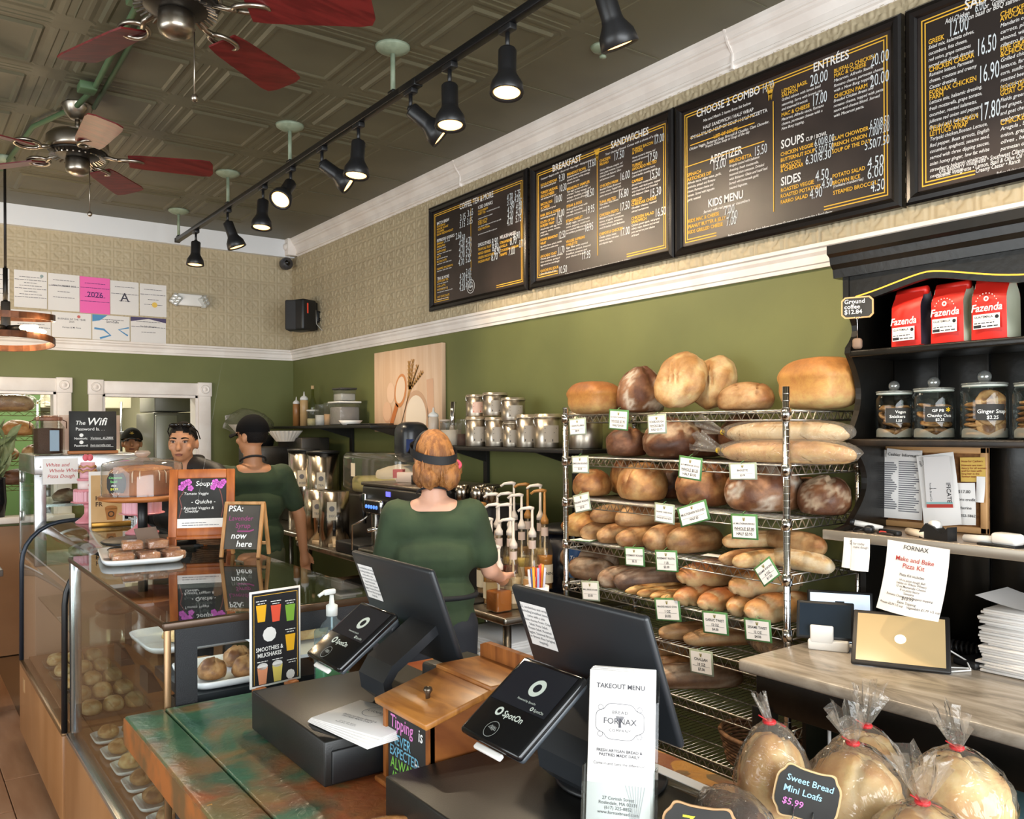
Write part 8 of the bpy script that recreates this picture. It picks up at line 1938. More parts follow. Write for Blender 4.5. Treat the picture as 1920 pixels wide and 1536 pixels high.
# bits on the ledge
t = thing('marker_pen', 'white marker lying with keys on the left of the ledge', 'pen', (2.72, 1.64, 1.341), R_(-60)); obj('barrel', MB().cyl((-0.04, 0, 0.03), (0.05, 0, 0.012), 0.010), WHITE, t); obj('cap', MB().cyl((-0.055, 0, 0.033), (-0.04, 0, 0.03), 0.0105), BLACK, t)
t = thing('key_bunch', 'bunch of dark keys with red tag on the ledge', 'keys', (2.70, 1.62, 1.341), 0.4); obj('key', MB().rbox((0, 0, 0.012), (0.05, 0.03, 0.024), 0.008), BLACK, t); obj('ring', MB().tube([(0.03 * cos(a) , 0.03 + 0.02 * sin(a), 0.008 + 0.006 * sin(2 * a)) for a in [k * 0.42 for k in range(15)]], 0.002, 5, closed=True), BLACK, t); obj('red_tag', MB().rbox((-0.02, -0.06, 0.006), (0.03, 0.05, 0.01), 0.003), mat('red_tag', '#b8302c', 0.5), t)
t = thing('eyeglasses_case', 'black clip and dark strap lying on the ledge', 'clip', (2.70, 1.545, 1.341), R_(70)); obj('clip', MB().rbox((0, 0, 0.008), (0.09, 0.022, 0.016), 0.004), BLACK, t); obj('strap', MB().rbox((0.0, 0.02, 0.004), (0.07, 0.012, 0.008), 0.003), mat('dark_strap', '#3a302c', 0.6), t)
t = thing('masking_tape_roll', 'cream tape and paper roll pieces on the ledge', 'tape', (2.72, 1.465, 1.341), R_(60)); obj('roll', MB().cyl((-0.05, 0, 0.012), (0.05, 0, 0.012), 0.012), mat('cream_paper', '#e3d3bc', 0.8), t)
t = thing('tape_dispenser', 'black tape dispenser on the ledge in front of the cork board', 'tape dispenser', (2.70, 1.385, 1.341), R_(75)); Mz = Matrix(((1, 0, 0, 0), (0, 0, 1, 0), (0, 1, 0, 0), (0, 0, 0, 1)))
obj('dispenser_body', MB().prism([(-0.055, 0), (0.055, 0), (0.055, 0.02), (0.03, 0.05), (0.0, 0.042), (-0.03, 0.02), (-0.055, 0.045)], -0.02, 0.02, Mz), BLACK, t); obj('tape_roll', MB().cyl((0.01, -0.012, 0.042), (0.01, 0.012, 0.042), 0.018, n=18), WHITE, t)
t = thing('barcode_scanner', 'white handheld scanner lying on the right of the ledge', 'scanner', (2.70, 1.22, 1.341), R_(80)); obj('head', MB().rbox((-0.05, 0, 0.024), (0.08, 0.05, 0.035), 0.010), WHITE, t); obj('handle', MB().cyl((-0.02, 0, 0.016), (0.09, 0, 0.012), 0.014, 0.011), WHITE, t); obj('dark_base', MB().rbox((-0.03, 0.0, 0.004), (0.12, 0.06, 0.008), 0.003), BLACK, t)

# tablets and papers on the marble
def tablet(name, lab, loc, rz, w, h, lean, screen, glow, bez=0.010, frame=BLACK):
 t = thing(name, lab, 'tablet', loc, rz, group=None)
 M = Matrix.Translation((0, 0, h / 2 * cos(lean) + 0.004)) @ Matrix.Rotation(-lean, 4, 'X')
 obj('shell', MB().rbox((0, 0, 0), (w, 0.011, h), 0.005, 2).xf(M), frame, t)
 m = MB(); rect(m, M @ sheet((0, -0.0056, 0), (1, 0, 0), (0, 0, 1), 0.0006), -w / 2 + bez, w / 2 - bez, -h / 2 + bez, h / 2 - bez); s_ = obj('screen', m, screen, t)
 obj('prop', MB().cyl((0, h * 0.6 * sin(lean) + 0.008, h * 0.6 * cos(lean)), (0, h * 0.6 * sin(lean) + 0.05, 0.004), 0.006), frame, t)
 return t, M, s_
scW = mat('lit_white_screen', '#c8d8e6', 0.15, es=0.55, ec='#dcecff'); scD = mat('sleeping_blue_screen', '#202a36', 0.08); scY = mat('lit_amber_screen', '#a89068', 0.12, es=0.22, ec='#f0d4a0')
t, M, s_ = tablet('ordering_tablet', 'tablet with bright white screen standing behind the docked tablet', (2.668, 1.712, MZ), R_(-56), 0.215, 0.185, R_(16), scW, 1)
S = M @ sheet((0, -0.0056, 0), (1, 0, 0), (0, 0, 1), 0.0016); m = MB(); rect(m, S, -0.015, 0.015, 0.045, 0.056); scribble(m, S, -0.085, -0.05, 0.05, 0.004, 2); scribble(m, S, -0.04, -0.02, 0.05, 0.003, 5); obj('screen_print', m, INK, s_)
t, M, s_ = tablet('docked_tablet', 'small dark tablet leaning in the white charging dock', (2.585, 1.715, MZ + 0.03), R_(-58), 0.185, 0.13, R_(22), scD, 0)
t = thing('charging_dock', 'white tablet charging dock with plug on the marble', 'dock', (2.575, 1.695, MZ), R_(-62)); obj('dock_base', MB().rbox((0, 0, 0.018), (0.13, 0.05, 0.036), 0.006), WHITE, t); obj('dock_back', MB().rbox((-0.02, -0.02, 0.055), (0.075, 0.012, 0.06), 0.005), WHITE, t); obj('plug', MB().rbox((0.075, 0, 0.02), (0.025, 0.014, 0.012), 0.003), WHITE, t)
t, M, s_ = tablet('pos_tablet', 'large black cased tablet with glowing amber screen on the marble', (2.60, 1.455, MZ), R_(-62), 0.285, 0.205, R_(46), scY, 1, 0.014, mat('rugged_case', '#1d1a19', 0.5))
S = M @ sheet((0, -0.0056, 0), (1, 0, 0), (0, 0, 1), 0.0016); m = MB(); disc(m, S, 0.0, 0.0, 0.017, 24); obj('screen_disc', m, mat('bright_disc', '#fff2d0', 0.3, es=1.6, ec='#fff0cc'), s_)
t = thing('white_charging_cable', 'white looped charging cable beside the amber tablet', 'cable', (2.72, 1.32, MZ)); obj('cord', MB().tube([(-0.02, 0.08, 0.05), (0.0, 0.04, 0.045), (0.01, -0.01, 0.02), (-0.03, -0.04, 0.004), (-0.09, -0.01, 0.003), (-0.06, 0.03, 0.003), (0.0, -0.03, 0.003), (0.03, -0.09, 0.003), (0.06, -0.08, 0.003)], 0.0028, 6), WHITE, t); obj('plug', MB().rbox((-0.025, 0.09, 0.052), (0.016, 0.02, 0.010), 0.003), WHITE, t)
t = thing('charging_cable', 'short white cable leaving the dock plug', 'cable', (2.63, 1.63, MZ)); obj('cord', MB().tube([(0, 0, 0.02), (0.01, -0.03, 0.006), (0.0, -0.06, 0.004)], 0.0028, 6), WHITE, t)
t = thing('cable_box', 'flat black power bank lying before the paper pile', 'power bank', (2.80, 1.29, MZ), R_(-20)); obj('case', MB().rbox((0, 0, 0.012), (0.16, 0.09, 0.022), 0.005), BLACK, t); obj('light_stripe', MB().box((0, -0.046, 0.012), (0.12, 0.001, 0.006)), mat('grey_stripe', '#6f7c86', 0.4), t)
t = thing('telephone_cable', 'black coiled phone cord on the marble under the flyer', 'cable', (2.86, 1.42, MZ)); obj('coil', MB().tube([(0.0 + 0.02 * cos(k * 1.0), 0.10 - k * 0.0026, 0.025 + 0.02 * sin(k * 1.0)) for k in range(80)], 0.005, 6), BLACK, t)
t = thing('clear_sign_holder', 'clear acrylic holder standing behind the white screen tablet', 'sign holder', (2.86, 1.66, MZ), R_(-60)); obj('plate', MB().rbox((0, 0, 0.075), (0.14, 0.004, 0.15), 0.001, 1).xf(Matrix.Rotation(R_(-12), 4, 'X')), ACR, t)
stk = thing('paper_stack', 'tall uneven stack of white paper menus at the right edge', 'paper stack', (2.83, 1.12, MZ))
for k in range(24):
 rr = random.Random(k + 5); obj('sheet_bundle', MB().rbox((rr.uniform(-.012, .012), rr.uniform(-.014, .014), 0.006 + k * 0.0082), (0.23, 0.28, 0.0072), 0.001, 1, rz=rr.uniform(-.06, .06)), PAPER, stk)
obj('curled_sheet', MB().grid(lambda u, v: (-0.11 + 0.22 * v, 0.16 - 0.3 * u, 0.203 + 0.03 * (1 - u) ** 3), 8, 4), PAPER, stk)
note('laminated_order_sheet', 'laminated price sheet standing behind the paper stack', 2.955, 1.09, 1.245, 0.24, 0.2, -4, mat('laminated', '#b9c2c4', 0.25), [('CASH', 0.3, 0.1, 0.012, '#303034', 'LEFT', 0), ('INSERT MENU', 0.62, 0.1, 0.012, '#303034', 'LEFT', 0)], 12, 0.0, 'price sheet', rows2=12)
# ================================================================== THINGS ON THE WALLS
LAM = mat('laminated_white', '#e2dedb', 0.3)
def cert(x0, x1, z0, z1, lab, mt=LAM, words=(), rows=5, deco=None, seed=1):
 w, h = x1 - x0, z1 - z0; t = thing('certificate', lab, 'certificate', ((x0 + x1) / 2, YB - 0.008, z0), group='certificates on the back wall')
 obj('sheet', MB().b2(-w / 2, w / 2, -0.002, 0.001, 0, h), mt, t); S = sheet((0, -0.002, 0), (1, 0, 0), (0, 0, 1), 0.0008); m = MB()
 for q in range(rows): zz = h * (0.82 - 0.62 * q / max(1, rows)); ww = w * (0.2 + 0.14 * ((q * 7 + seed) % 3)); scribble(m, S, -ww, ww, zz, 0.007, q + seed)
 for tx, x, y, sz in words: text(m, tx, S, x, y, sz, 0, 0.008, 'CENTER')
 obj('print', m, mat('slate_ink', '#4a4a58', 0.8) if mt is LAM else mat('violet_ink', '#4a2a6c', 0.8), t)['kind'] = 'stuff'
 if deco: deco(t, S, w, h)
 return t
def seal(c, x, y, r):
 def f(t, S, w, h): m = MB(); S2 = S @ Matrix.Translation((0, 0, 0.0006)); disc(m, S2, x * w, y * h, r, 18); obj('seal', m, mat('seal_' + c[1:], c, 0.5), t)
 return f
def swoosh(t, S, w, h):
 m = MB(); S2 = S @ Matrix.Translation((0, 0, 0.0006)); stroke(m, S2, [(-w * 0.45, h * 0.45), (-w * 0.2, h * 0.42), (-w * 0.02, h * 0.2), (-w * 0.3, h * 0.06)], 0.016); stroke(m, S2, [(w * 0.48, h * 0.55), (w * 0.2, h * 0.45), (w * 0.45, h * 0.22)], 0.012)
 m.add([S2 @ Vector((x, y, 0)) for x, y in ((-w / 2, h), (-w / 2, h * 0.72), (-w * 0.3, h * 0.78), (-w * 0.1, h))], [(0, 1, 2, 3)]); obj('blue_swoosh', m, mat('blue_print', '#4f8fc0', 0.6), t)
def dark_band(t, S, w, h): m = MB(); S2 = S @ Matrix.Translation((0, 0, 0.0006)); m.add([S2 @ Vector((x, y, 0)) for x, y in ((-w / 2, h), (-w / 2, h * 0.82), (w * 0.0, h * 0.95), (w / 2, h * 0.82), (w / 2, h))], [(0, 1, 2, 3, 4)]); obj('purple_band', m, mat('plum_print', '#4a3f66', 0.6), t)
cert(0.55, 0.752, 2.655, 2.94, 'white permit at the far left edge of the upper row')
cert(0.782, 1.005, 2.655, 2.94, 'white permit with round grey seal, second in the upper row', deco=seal('#8fa0a0', 0.34, 0.88, 0.012), rows=8)
cert(1.012, 1.234, 2.65, 2.938, 'white HEALTH PERMIT sheet left of the pink one', words=(('HEALTH PERMIT 2026', 0, 0.19, 0.018),), rows=4)
cert(1.237, 1.457, 2.645, 2.935, 'bright pink 2026 permit in the upper row', mat('hot_pink', '#f062b0', 0.45), (('2026', 0, 0.13, 0.06),), 5)
cert(1.461, 1.676, 2.65, 2.925, 'white grade sheet with a big letter A', words=(('A', 0.0, 0.11, 0.10),), rows=3)
cert(1.685, 1.895, 2.655, 2.922, 'white certificate with a yellow sun seal', deco=seal('#e8c25a', 0.05, 0.36, 0.022), rows=4)
cert(0.76, 1.03, 2.44, 2.635, 'pale certificate behind the pendant lamp in the lower row')
cert(1.037, 1.318, 2.44, 2.638, 'BUSINESS OF THE YEAR certificate in the lower row', words=(('BUSINESS OF THE YEAR\n2025', 0, 0.14, 0.019), ('Fornax & Mi Finca', 0, 0.075, 0.018)), rows=0, deco=seal('#c8605a', 0.18, 0.86, 0.012))
cert(1.326, 1.605, 2.437, 2.637, 'blue ServSafe certificate with curved swooshes in the lower row', words=(('ServSafe', 0.01, 0.14, 0.028),), rows=1, deco=swoosh)
cert(1.613, 1.89, 2.432, 2.641, 'white certificate with a purple band, last in the lower row', words=(('ServSafe Allergens', 0.0, 0.13, 0.017),), rows=3, deco=dark_band)
t = thing('emergency_light', 'white emergency light with two angled lamp heads on back wall', 'emergency light', (2.075, YB - 0.01, 2.76))
obj('housing', MB().rbox((0, -0.03, 0.05), (0.20, 0.06, 0.10), 0.008), WHITE, t)
for s_ in (-1, 1):
 M_ = Matrix.Translation((s_ * 0.115, -0.05, 0.045)) @ Matrix.Rotation(R_(s_ * 30), 4, 'Z') @ Matrix.Rotation(R_(s_ * -35), 4, 'Y')
 h_ = obj('lamp_head', MB().rbox((0, 0, 0), (0.075, 0.05, 0.09), 0.008).xf(M_), mat('lamp_grey', '#c6c8c6', 0.3), t)
 g = MB()
 for i in range(3):
  for j in range(2): g.rbox((-0.018 + 0.036 * j, -0.026, -0.028 + 0.028 * i), (0.03, 0.006, 0.022), 0.002, 1)
 obj('lens', g.xf(M_), mat('lens_silver', '#e8e8e4', 0.15, 0.6), h_)
t = thing('security_camera', 'small dark dome security camera in the room corner', 'camera', (2.90, 7.36, 3.20)); M_ = Matrix.Rotation(R_(25), 4, 'Z') @ Matrix.Rotation(R_(80), 4, 'X')
obj('shell', MB().lathe([(0, -0.05), (0.045, -0.05), (0.055, -0.02), (0.055, 0.01), (0.045, 0.03), (0.03, 0.03)], 24, M=M_), mat('dark_grey_shell', '#3c3c40', 0.4), t); obj('lens', MB().ell((0, 0, 0), (0.028, 0.028, 0.028), 16, 10).xf(Matrix.Translation((-0.01, -0.03, 0.0))), mat('lens_black', '#0c0c0e', 0.08), t); obj('bracket', MB().cyl((0.01, 0.04, 0), (0.02, 0.12, 0.04), 0.012), mat('dark_grey_shell', '#3c3c40', 0.4), t); obj('wire', MB().tube([(0.02, 0.06, 0.03), (0.05, 0.04, 0.1), (0.06, 0.03, 0.18)], 0.003, 5), WHITE, t)
sp = thing('wall_speaker', 'black wall loudspeaker with a red strip below the crown corner', 'speaker', (2.92, 6.93, 2.545), R_(20))
obj('cabinet', MB().rbox((-0.075, 0.0, 0.13), (0.16, 0.20, 0.265), 0.02, 3), BLACK, sp); obj('grille', MB().rbox((-0.10, 0.04, 0.13), (0.15, 0.16, 0.255), 0.015, 3, rz=R_(35)), mat('speaker_grille', '#2c2c2e', 0.7, bump=0.3, bsc=400), sp); obj('red_strip', MB().box((-0.10, -0.101, 0.185), (0.012, 0.002, 0.085)), mat('red_strip', '#d8432c', 0.5, es=0.3), sp); obj('bracket', MB().rbox((0.025, -0.06, 0.13), (0.035, 0.03, 0.24), 0.01).rbox((0.05, -0.06, 0.13), (0.05, 0.05, 0.1), 0.01), BLACK, sp); obj('cable', MB().tube([(0.0, -0.09, 0.18), (0.0, -0.10, 0.06), (0.03, -0.13, 0.01), (0.07, -0.19, -0.01)], 0.004, 6), mat('grey_cable', '#a8a49c', 0.5), sp)
# wheat canvas
cv = thing('wheat_canvas', 'canvas print of eggs, wooden spoon and wheat on cream ground', 'canvas print', (XR - 0.035, 5.815, 1.685))
CWd, CHt = 0.975, 0.595
obj('canvas', MB().rbox((0.016, -CWd / 2, CHt / 2), (0.032, CWd, CHt), 0.003), mat('cream_canvas', '#e2c2a4', 0.6, c2='#d9b594', sc=2, stretch=(1, 8, 0.6)), cv)
S = sheet((0, 0, 0), (0, -1, 0), (0, 0, 1), 0.0012); S2 = sheet((0, 0, 0), (0, -1, 0), (0, 0, 1), 0.002); S3 = sheet((0, 0, 0), (0, -1, 0), (0, 0, 1), 0.003)
def el(S_, c, x, y, rx, ry, nm, ang=0.0):
 m = MB(); m.add([S_ @ Vector((x + rx * cos(a) * cos(ang) - ry * sin(a) * sin(ang), y + rx * cos(a) * sin(ang) + ry * sin(a) * cos(ang), 0)) for a in [2 * pi * k / 28 for k in range(28)]], [tuple(range(28))]); obj(nm, m, mat('paint_' + c[1:], c, 0.6), cv)
el(S, '#d0a080', 0.21, 0.14, 0.075, 0.075, 'egg_shadow'); el(S2, '#dfb594', 0.205, 0.15, 0.065, 0.07, 'egg_picture'); el(S2, '#e6c2a4', 0.265, 0.285, 0.06, 0.075, 'egg_picture')
m = MB(); stroke(m, S2, [(0.245, 0.01), (0.30, 0.10), (0.36, 0.20)], 0.05); obj('spoon_handle_picture', m, mat('paint_c07038', '#c07038', 0.5), cv); el(S2, '#cf8a55', 0.41, 0.295, 0.085, 0.125, 'spoon_picture', -0.35); el(S3, '#e8cfb6', 0.41, 0.30, 0.065, 0.10, 'flour_picture', -0.35)
el(S, '#caa384', 0.63, 0.10, 0.17, 0.19, 'bowl_picture'); el(S2, '#ecdcc8', 0.63, 0.09, 0.145, 0.165, 'bowl_inside_picture'); m = MB(); stroke(m, S, [(0.84, 0.02), (0.83, 0.2), (0.82, 0.36)], 0.09); obj('rolling_pin_picture', m, mat('paint_dcb090', '#dcb090', 0.6), cv)
m = MB()
for k, (x1, y1) in enumerate(((0.54, 0.50), (0.60, 0.51), (0.67, 0.46), (0.74, 0.41))):
 P = [(0.42, 0.05), (0.5, 0.2), (0.535 + k * 0.01, 0.3), (x1, y1)]
 stroke(m, S3, P, 0.006)
 for q in range(7):
  f = q / 7; x = P[2][0] + (x1 - P[2][0]) * f; y = P[2][1] + (y1 - P[2][1]) * f
  stroke(m, S3, [(x, y), (x - 0.016, y + 0.03)], 0.012); stroke(m, S3, [(x, y), (x + 0.018, y + 0.028)], 0.012)
obj('wheat_picture', m, mat('paint_a8743c', '#bb8a4c', 0.6), cv)
# ================================================================== LEFT SIDE AND KITCHEN
TANW = mat('tan_wainscot', '#a9805c', 0.5, c2='#9c7350', sc=2)
o = struct('wall_wainscot', MB().b2(XL, 1.28, YB - 0.03, YB - 0.002, 0.0, 0.98), TANW)
# stainless dough cabinet
cb = thing('dough_cabinet', 'stainless glass sided cabinet with a pizza dough note', 'cabinet', (0, 0, 0)); cx0, cx1, cy0, cy1 = 0.66, 1.24, 5.42, 6.12
CST = mat('cabinet_steel', '#c2c2c4', 0.25, 0.9)
obj('base', MB().rbox(((cx0 + cx1) / 2, (cy0 + cy1) / 2, 0.47), (cx1 - cx0, cy1 - cy0, 0.94), 0.006), mat('cabinet_base_tan', '#a8876c', 0.5), cb); obj('top', MB().rbox(((cx0 + cx1) / 2, (cy0 + cy1) / 2, 1.51), (cx1 - cx0, cy1 - cy0, 0.11), 0.006), CST, cb)
for x, y in ((cx0, cy0), (cx1, cy0), (cx0, cy1), (cx1, cy1)): obj('corner_post', MB().rbox((x + (0.03 if x == cx0 else -0.03), y + (0.02 if y == cy0 else -0.02), 1.2), (0.06, 0.04, 0.52), 0.004), CST, cb)
obj('side_glass', MB().b2(cx0 + 0.004, cx0 + 0.008, cy0 + 0.04, cy1 - 0.04, 0.95, 1.455), GLASS, cb); obj('front_glass', MB().b2(cx0 + 0.06, cx1 - 0.06, cy0 + 0.004, cy0 + 0.008, 0.95, 1.455), GLASS, cb); obj('inner_shelf', MB().b2(cx0 + 0.02, cx1 - 0.02, cy0 + 0.03, cy1 - 0.03, 1.27, 1.285), CST, cb)
for z in (1.42, 1.18): obj('hinge', MB().rbox((cx0 - 0.003, cy1 - 0.1, z), (0.012, 0.03, 0.06), 0.003), STEELP, cb)
obj('rivet', MB().ell((cx0 + 0.03, cy0 - 0.001, 1.50), (0.006, 0.003, 0.006), 8, 6).ell((cx0 + 0.03, cy0 - 0.001, 1.45), (0.006, 0.003, 0.006), 8, 6), STEELP, cb)
for k, (x, y, z) in enumerate(((0.85, 5.6, 1.286), (1.02, 5.62, 1.286), (0.95, 5.7, 0.945))): pastry('dough_ball', ('left', 'right', 'lower')[k] + ' round dough loaf inside the stainless cabinet', x, y, z, 0.16, 0.16, 0.08, 'greytan', k, group='dough loaves in the cabinet')
t = thing('dough_note', 'white note in red handwriting reading White and Whole Wheat Pizza Dough', 'note', (0.79, cy0 - 0.004, 1.40)); obj('sheet', MB().b2(-0.09, 0.09, -0.001, 0.001, -0.0, 0.145), PAPER, t); S = sheet((0, -0.001, 0), (1, 0, 0), (0, 0, 1), 0.0008); m = MB(); text(m, 'White and\n  Whole Wheat\n Pizza Dough', S, -0.075, 0.10, 0.028, 0.2, 0.004, line=1.15); obj('handwriting', m, mat('red_pen', '#c04848', 0.8), t)
# things on the cabinet
ZB = 1.566
t = thing('coffee_bean_jar', 'clip top glass jar full of ground coffee on the cabinet', 'jar', (0.755, 5.60, ZB)); obj('glass', MB().lathe([(0, 0), (0.08, 0), (0.085, 0.01), (0.085, 0.16), (0.065, 0.185), (0.065, 0.2)], 8, capt=False, smooth=False), JGL, t); obj('coffee', MB().lathe([(0, 0.004), (0.076, 0.004), (0.078, 0.15), (0, 0.155)], 20), mat('ground_coffee', '#4a2c20', 0.9, bump=0.4, bsc=120), t); obj('lid', MB().lathe([(0.07, 0.195), (0.075, 0.2), (0.075, 0.215), (0.04, 0.225), (0, 0.225)], 24), film('jar_lid', '#d8c0b4', 1.5, 0.05, haze=0.3, hazec='#b89484'), t); obj('wire_clasp', MB().tube([(0.075, 0, 0.2), (0.095, 0.0, 0.19), (0.095, 0, 0.15)], 0.003, 5).tube([(-0.075, 0, 0.2), (-0.095, 0.0, 0.19), (-0.095, 0, 0.15)], 0.003, 5), COP, t); obj('label', MB().box((0.02, -0.082, 0.08), (0.05, 0.003, 0.12), 0.15), mat('blue_label', '#8fa4b4', 0.5), t)
t = thing('wifi_sign', 'black The Wifi Password chalk sign on a wooden foot', 'sign', (0.985, 5.56, ZB), R_(-6)); obj('slate', MB().rbox((0, 0, 0.135), (0.255, 0.008, 0.235), 0.002, 1), CHALKB, t); obj('wood_foot', MB().rbox((0, 0, 0.009), (0.27, 0.05, 0.018), 0.003), WOODM, t)
S = sheet((0, -0.004, 0), (1, 0, 0), (0, 0, 1), 0.001); m = MB(); text(m, 'The', S, -0.095, 0.172, 0.034, 0.2, 0.012); text(m, 'Wifi', S, -0.035, 0.17, 0.062, 0.25, 0.014); text(m, 'Password Is. . .', S, -0.093, 0.138, 0.026, 0, 0.004); disc(m, S, -0.062, 0.11, 0.011, 14); disc(m, S, -0.062, 0.068, 0.011, 14); text(m, 'Network:', S, -0.1, 0.085, 0.018, 0, 0.012); text(m, 'Password:', S, -0.1, 0.043, 0.018, 0, 0.012); text(m, 'Verizon_6LZ8SK', S, -0.015, 0.087, 0.018, 0.2); text(m, 'hot-turntle-ten', S, -0.015, 0.045, 0.018, 0.2); rect(m, S, -0.015, 0.11, 0.082, 0.0835); rect(m, S, -0.015, 0.11, 0.04, 0.0415); obj('chalk_lettering', m, CHALKW, t)['kind'] = 'stuff'
CUPC = film('cup_stack_plastic', '#f0e6e0', 1.4, 0.12, haze=0.45, hazec='#f4e8e2')
for k in range(5):
 t = thing('cup_stack', nth[k] + ' stack of clear plastic cups behind the wifi sign, from left', 'cup stack', (0.80 + k * 0.088, 5.84, ZB), group='stacks of clear cups'); m = MB()
 for q in range(10): m.lathe([(0.036, 0.02 * q + 0.02), (0.041, 0.02 * q + 0.05), (0.0415, 0.02 * q + 0.053)], 16, capb=False, capt=False)
 obj('cups', m, CUPC, t)['kind'] = 'stuff'
# pastry table at the far left edge
t = thing('side_table', 'dark topped table with pastries at the left edge', 'table', (0.30, 6.3, 0)); obj('top', MB().rbox((0, 0, 0.86), (0.5, 0.9, 0.04), 0.006), mat('grey_table', '#5f5650', 0.4), t); obj('body', MB().b2(-0.22, 0.22, -0.42, 0.42, 0.0, 0.84), TANW, t)
tray('pastry_plate', 'white plate of yellow pastries on the left side table', 0.43, 6.1, 0.881, 0.16, 0.4)
for k in range(5): pastry('yellow_bun', nth[k] + ' small yellow bun on the left side table plate', 0.42 + 0.05 * (k % 2), 5.98 + 0.06 * k, 0.89, 0.07, 0.07, 0.045, 'gold', k, group='yellow buns on the side table')
# pass-through: plant, rack with bread behind
t = thing('leafy_vase', 'black vase with silvery green leaves on the pass-through sill', 'plant', (0.66, YB - 0.05, 1.056)); obj('vase', MB().lathe([(0, 0), (0.05, 0), (0.065, 0.12), (0.055, 0.28), (0.06, 0.30), (0.05, 0.30), (0, 0.26)], 24), mat('black_glaze', '#15161a', 0.2), t); LF = mat('sage_leaf', '#8f9a72', 0.6, c2='#6f7f58', sc=8)
lm = MB(); lm.grid(lambda u, v: (0.028 * sin(pi * v) * (u - 0.5) * 2, 0.012 * (2 * u - 1) ** 2, 0.17 * v), 4, 8); leaf = lm.mesh('leaf'); leaf.materials.append(LF); r = random.Random(3)
for k in range(46): a = r.uniform(0, 2 * pi); h_ = r.uniform(0.28, 0.62); link('leaf', leaf, None, t, (0.07 * cos(a) * h_ * 1.6, 0.05 * sin(a) * h_, h_ - 0.02), (r.uniform(-.9, .9), r.uniform(-.9, .9), a))
for k in range(8): a = k * 0.8; obj('stem', MB().tube([(0.01 * cos(a), 0.01 * sin(a), 0.2), (0.03 * cos(a), 0.03 * sin(a), 0.4), (0.07 * cos(a), 0.06 * sin(a), 0.62)], 0.003, 5), LF, t)
t = thing('kitchen_rack', 'wire rack of loaves behind the pass-through opening', 'rack', (0.75, 8.05, 0)); GW = mat('brass_wire', '#8c8254', 0.35, 0.8)
for z in (1.86, 1.66, 1.46, 1.26):
 m = MB(); truss(m, (-0.75, -0.2, z), (0.35, -0.2, z), 26)
 for i in range(20): m.cyl((-0.75 + i * 0.058, -0.2, z), (-0.75 + i * 0.058, 0.2, z), 0.002, n=4)
 obj('shelf', m, GW, t)
for x in (-0.75, 0.35): obj('post', MB().cyl((x, -0.2, 0), (x, -0.2, 2.0), 0.012), GW, t)
for k, (x, z, L, tn) in enumerate(((0.30, 1.865, 0.24, 'tan'), (0.58, 1.665, 0.26, 'goldbrown'), (0.86, 1.665, 0.26, 'goldbrown'), (0.45, 1.465, 0.26, 'tan'), (0.74, 1.465, 0.26, 'tan'), (0.98, 1.465, 0.2, 'tan'), (0.55, 1.265, 0.26, 'dark'), (0.85, 1.265, 0.26, 'dark'))):
 bread('loaf', 'kitchen_loaf', x, 8.0, z, L, 0.2, 0.13, 0, tn, ('top', 'second row left', 'second row right', 'third row left', 'third row middle', 'third row right', 'bottom row left', 'bottom row right')[k] + ' loaf on the rack behind the pass-through', 50 + k, group='loaves on the kitchen rack')
bagged('bagged_loaf', 'large loaf in a clear bag on top of the pass-through rack', 0.80, 7.95, 1.866, 0.34, 0.18, 0.14, 0, 'tan', 66, YTIE)
# kitchen equipment seen through the doorway
t = thing('kitchen_fridge', 'tall stainless refrigerator inside the kitchen doorway', 'refrigerator', (2.40, 8.85, 0)); obj('cabinet', MB().rbox((0, 0, 0.95), (0.74, 0.7, 1.85), 0.01), mat('fridge_steel', '#77746c', 0.35, 0.7), t); obj('door', MB().rbox((-0.26, -0.36, 0.95), (0.2, 0.03, 1.8), 0.01), mat('fridge_door', '#a8a69e', 0.35, 0.5), t)
t = thing('kitchen_oven_top', 'grey metal unit on top of the kitchen refrigerator', 'machine', (2.22, 8.85, 1.885)); obj('case', MB().rbox((0, 0, 0.17), (0.34, 0.6, 0.34), 0.01), mat('unit_grey', '#8a877f', 0.4, 0.4), t); obj('control_box', MB().rbox((-0.12, -0.31, 0.22), (0.16, 0.02, 0.14), 0.004), mat('unit_dark', '#5a564f', 0.4), t)
t = thing('kitchen_cabinet', 'cream wall cabinet high up in the kitchen', 'cabinet', (1.75, 10.39, 1.95)); obj('case', MB().rbox((0, 0, 0.25), (0.9, 0.4, 0.5), 0.01), mat('cream_cabinet', '#d8d2b8', 0.5), t); obj('door', MB().rbox((-0.2, -0.21, 0.25), (0.42, 0.02, 0.46), 0.004), mat('cream_cabinet', '#d8d2b8', 0.5), t)
t = thing('kitchen_hot_shelf', 'steel shelf with pans behind the kitchen worker', 'shelf', (1.56, 9.35, 0)); obj('shelf', MB().rbox((0, 0, 1.68), (0.8, 0.4, 0.03), 0.004), CST, t); obj('pan', MB().rbox((0.05, -0.05, 1.75), (0.3, 0.25, 0.1), 0.01), CST, t); obj('counter', MB().rbox((0, 0, 0.725), (0.8, 0.5, 1.45), 0.01), mat('unit_dark', '#5a564f', 0.4), t)
for x in (-0.38, 0.38): obj('upright', MB().cyl((x, 0.1, 1.4), (x, 0.1, 2.0), 0.012), CST, t)
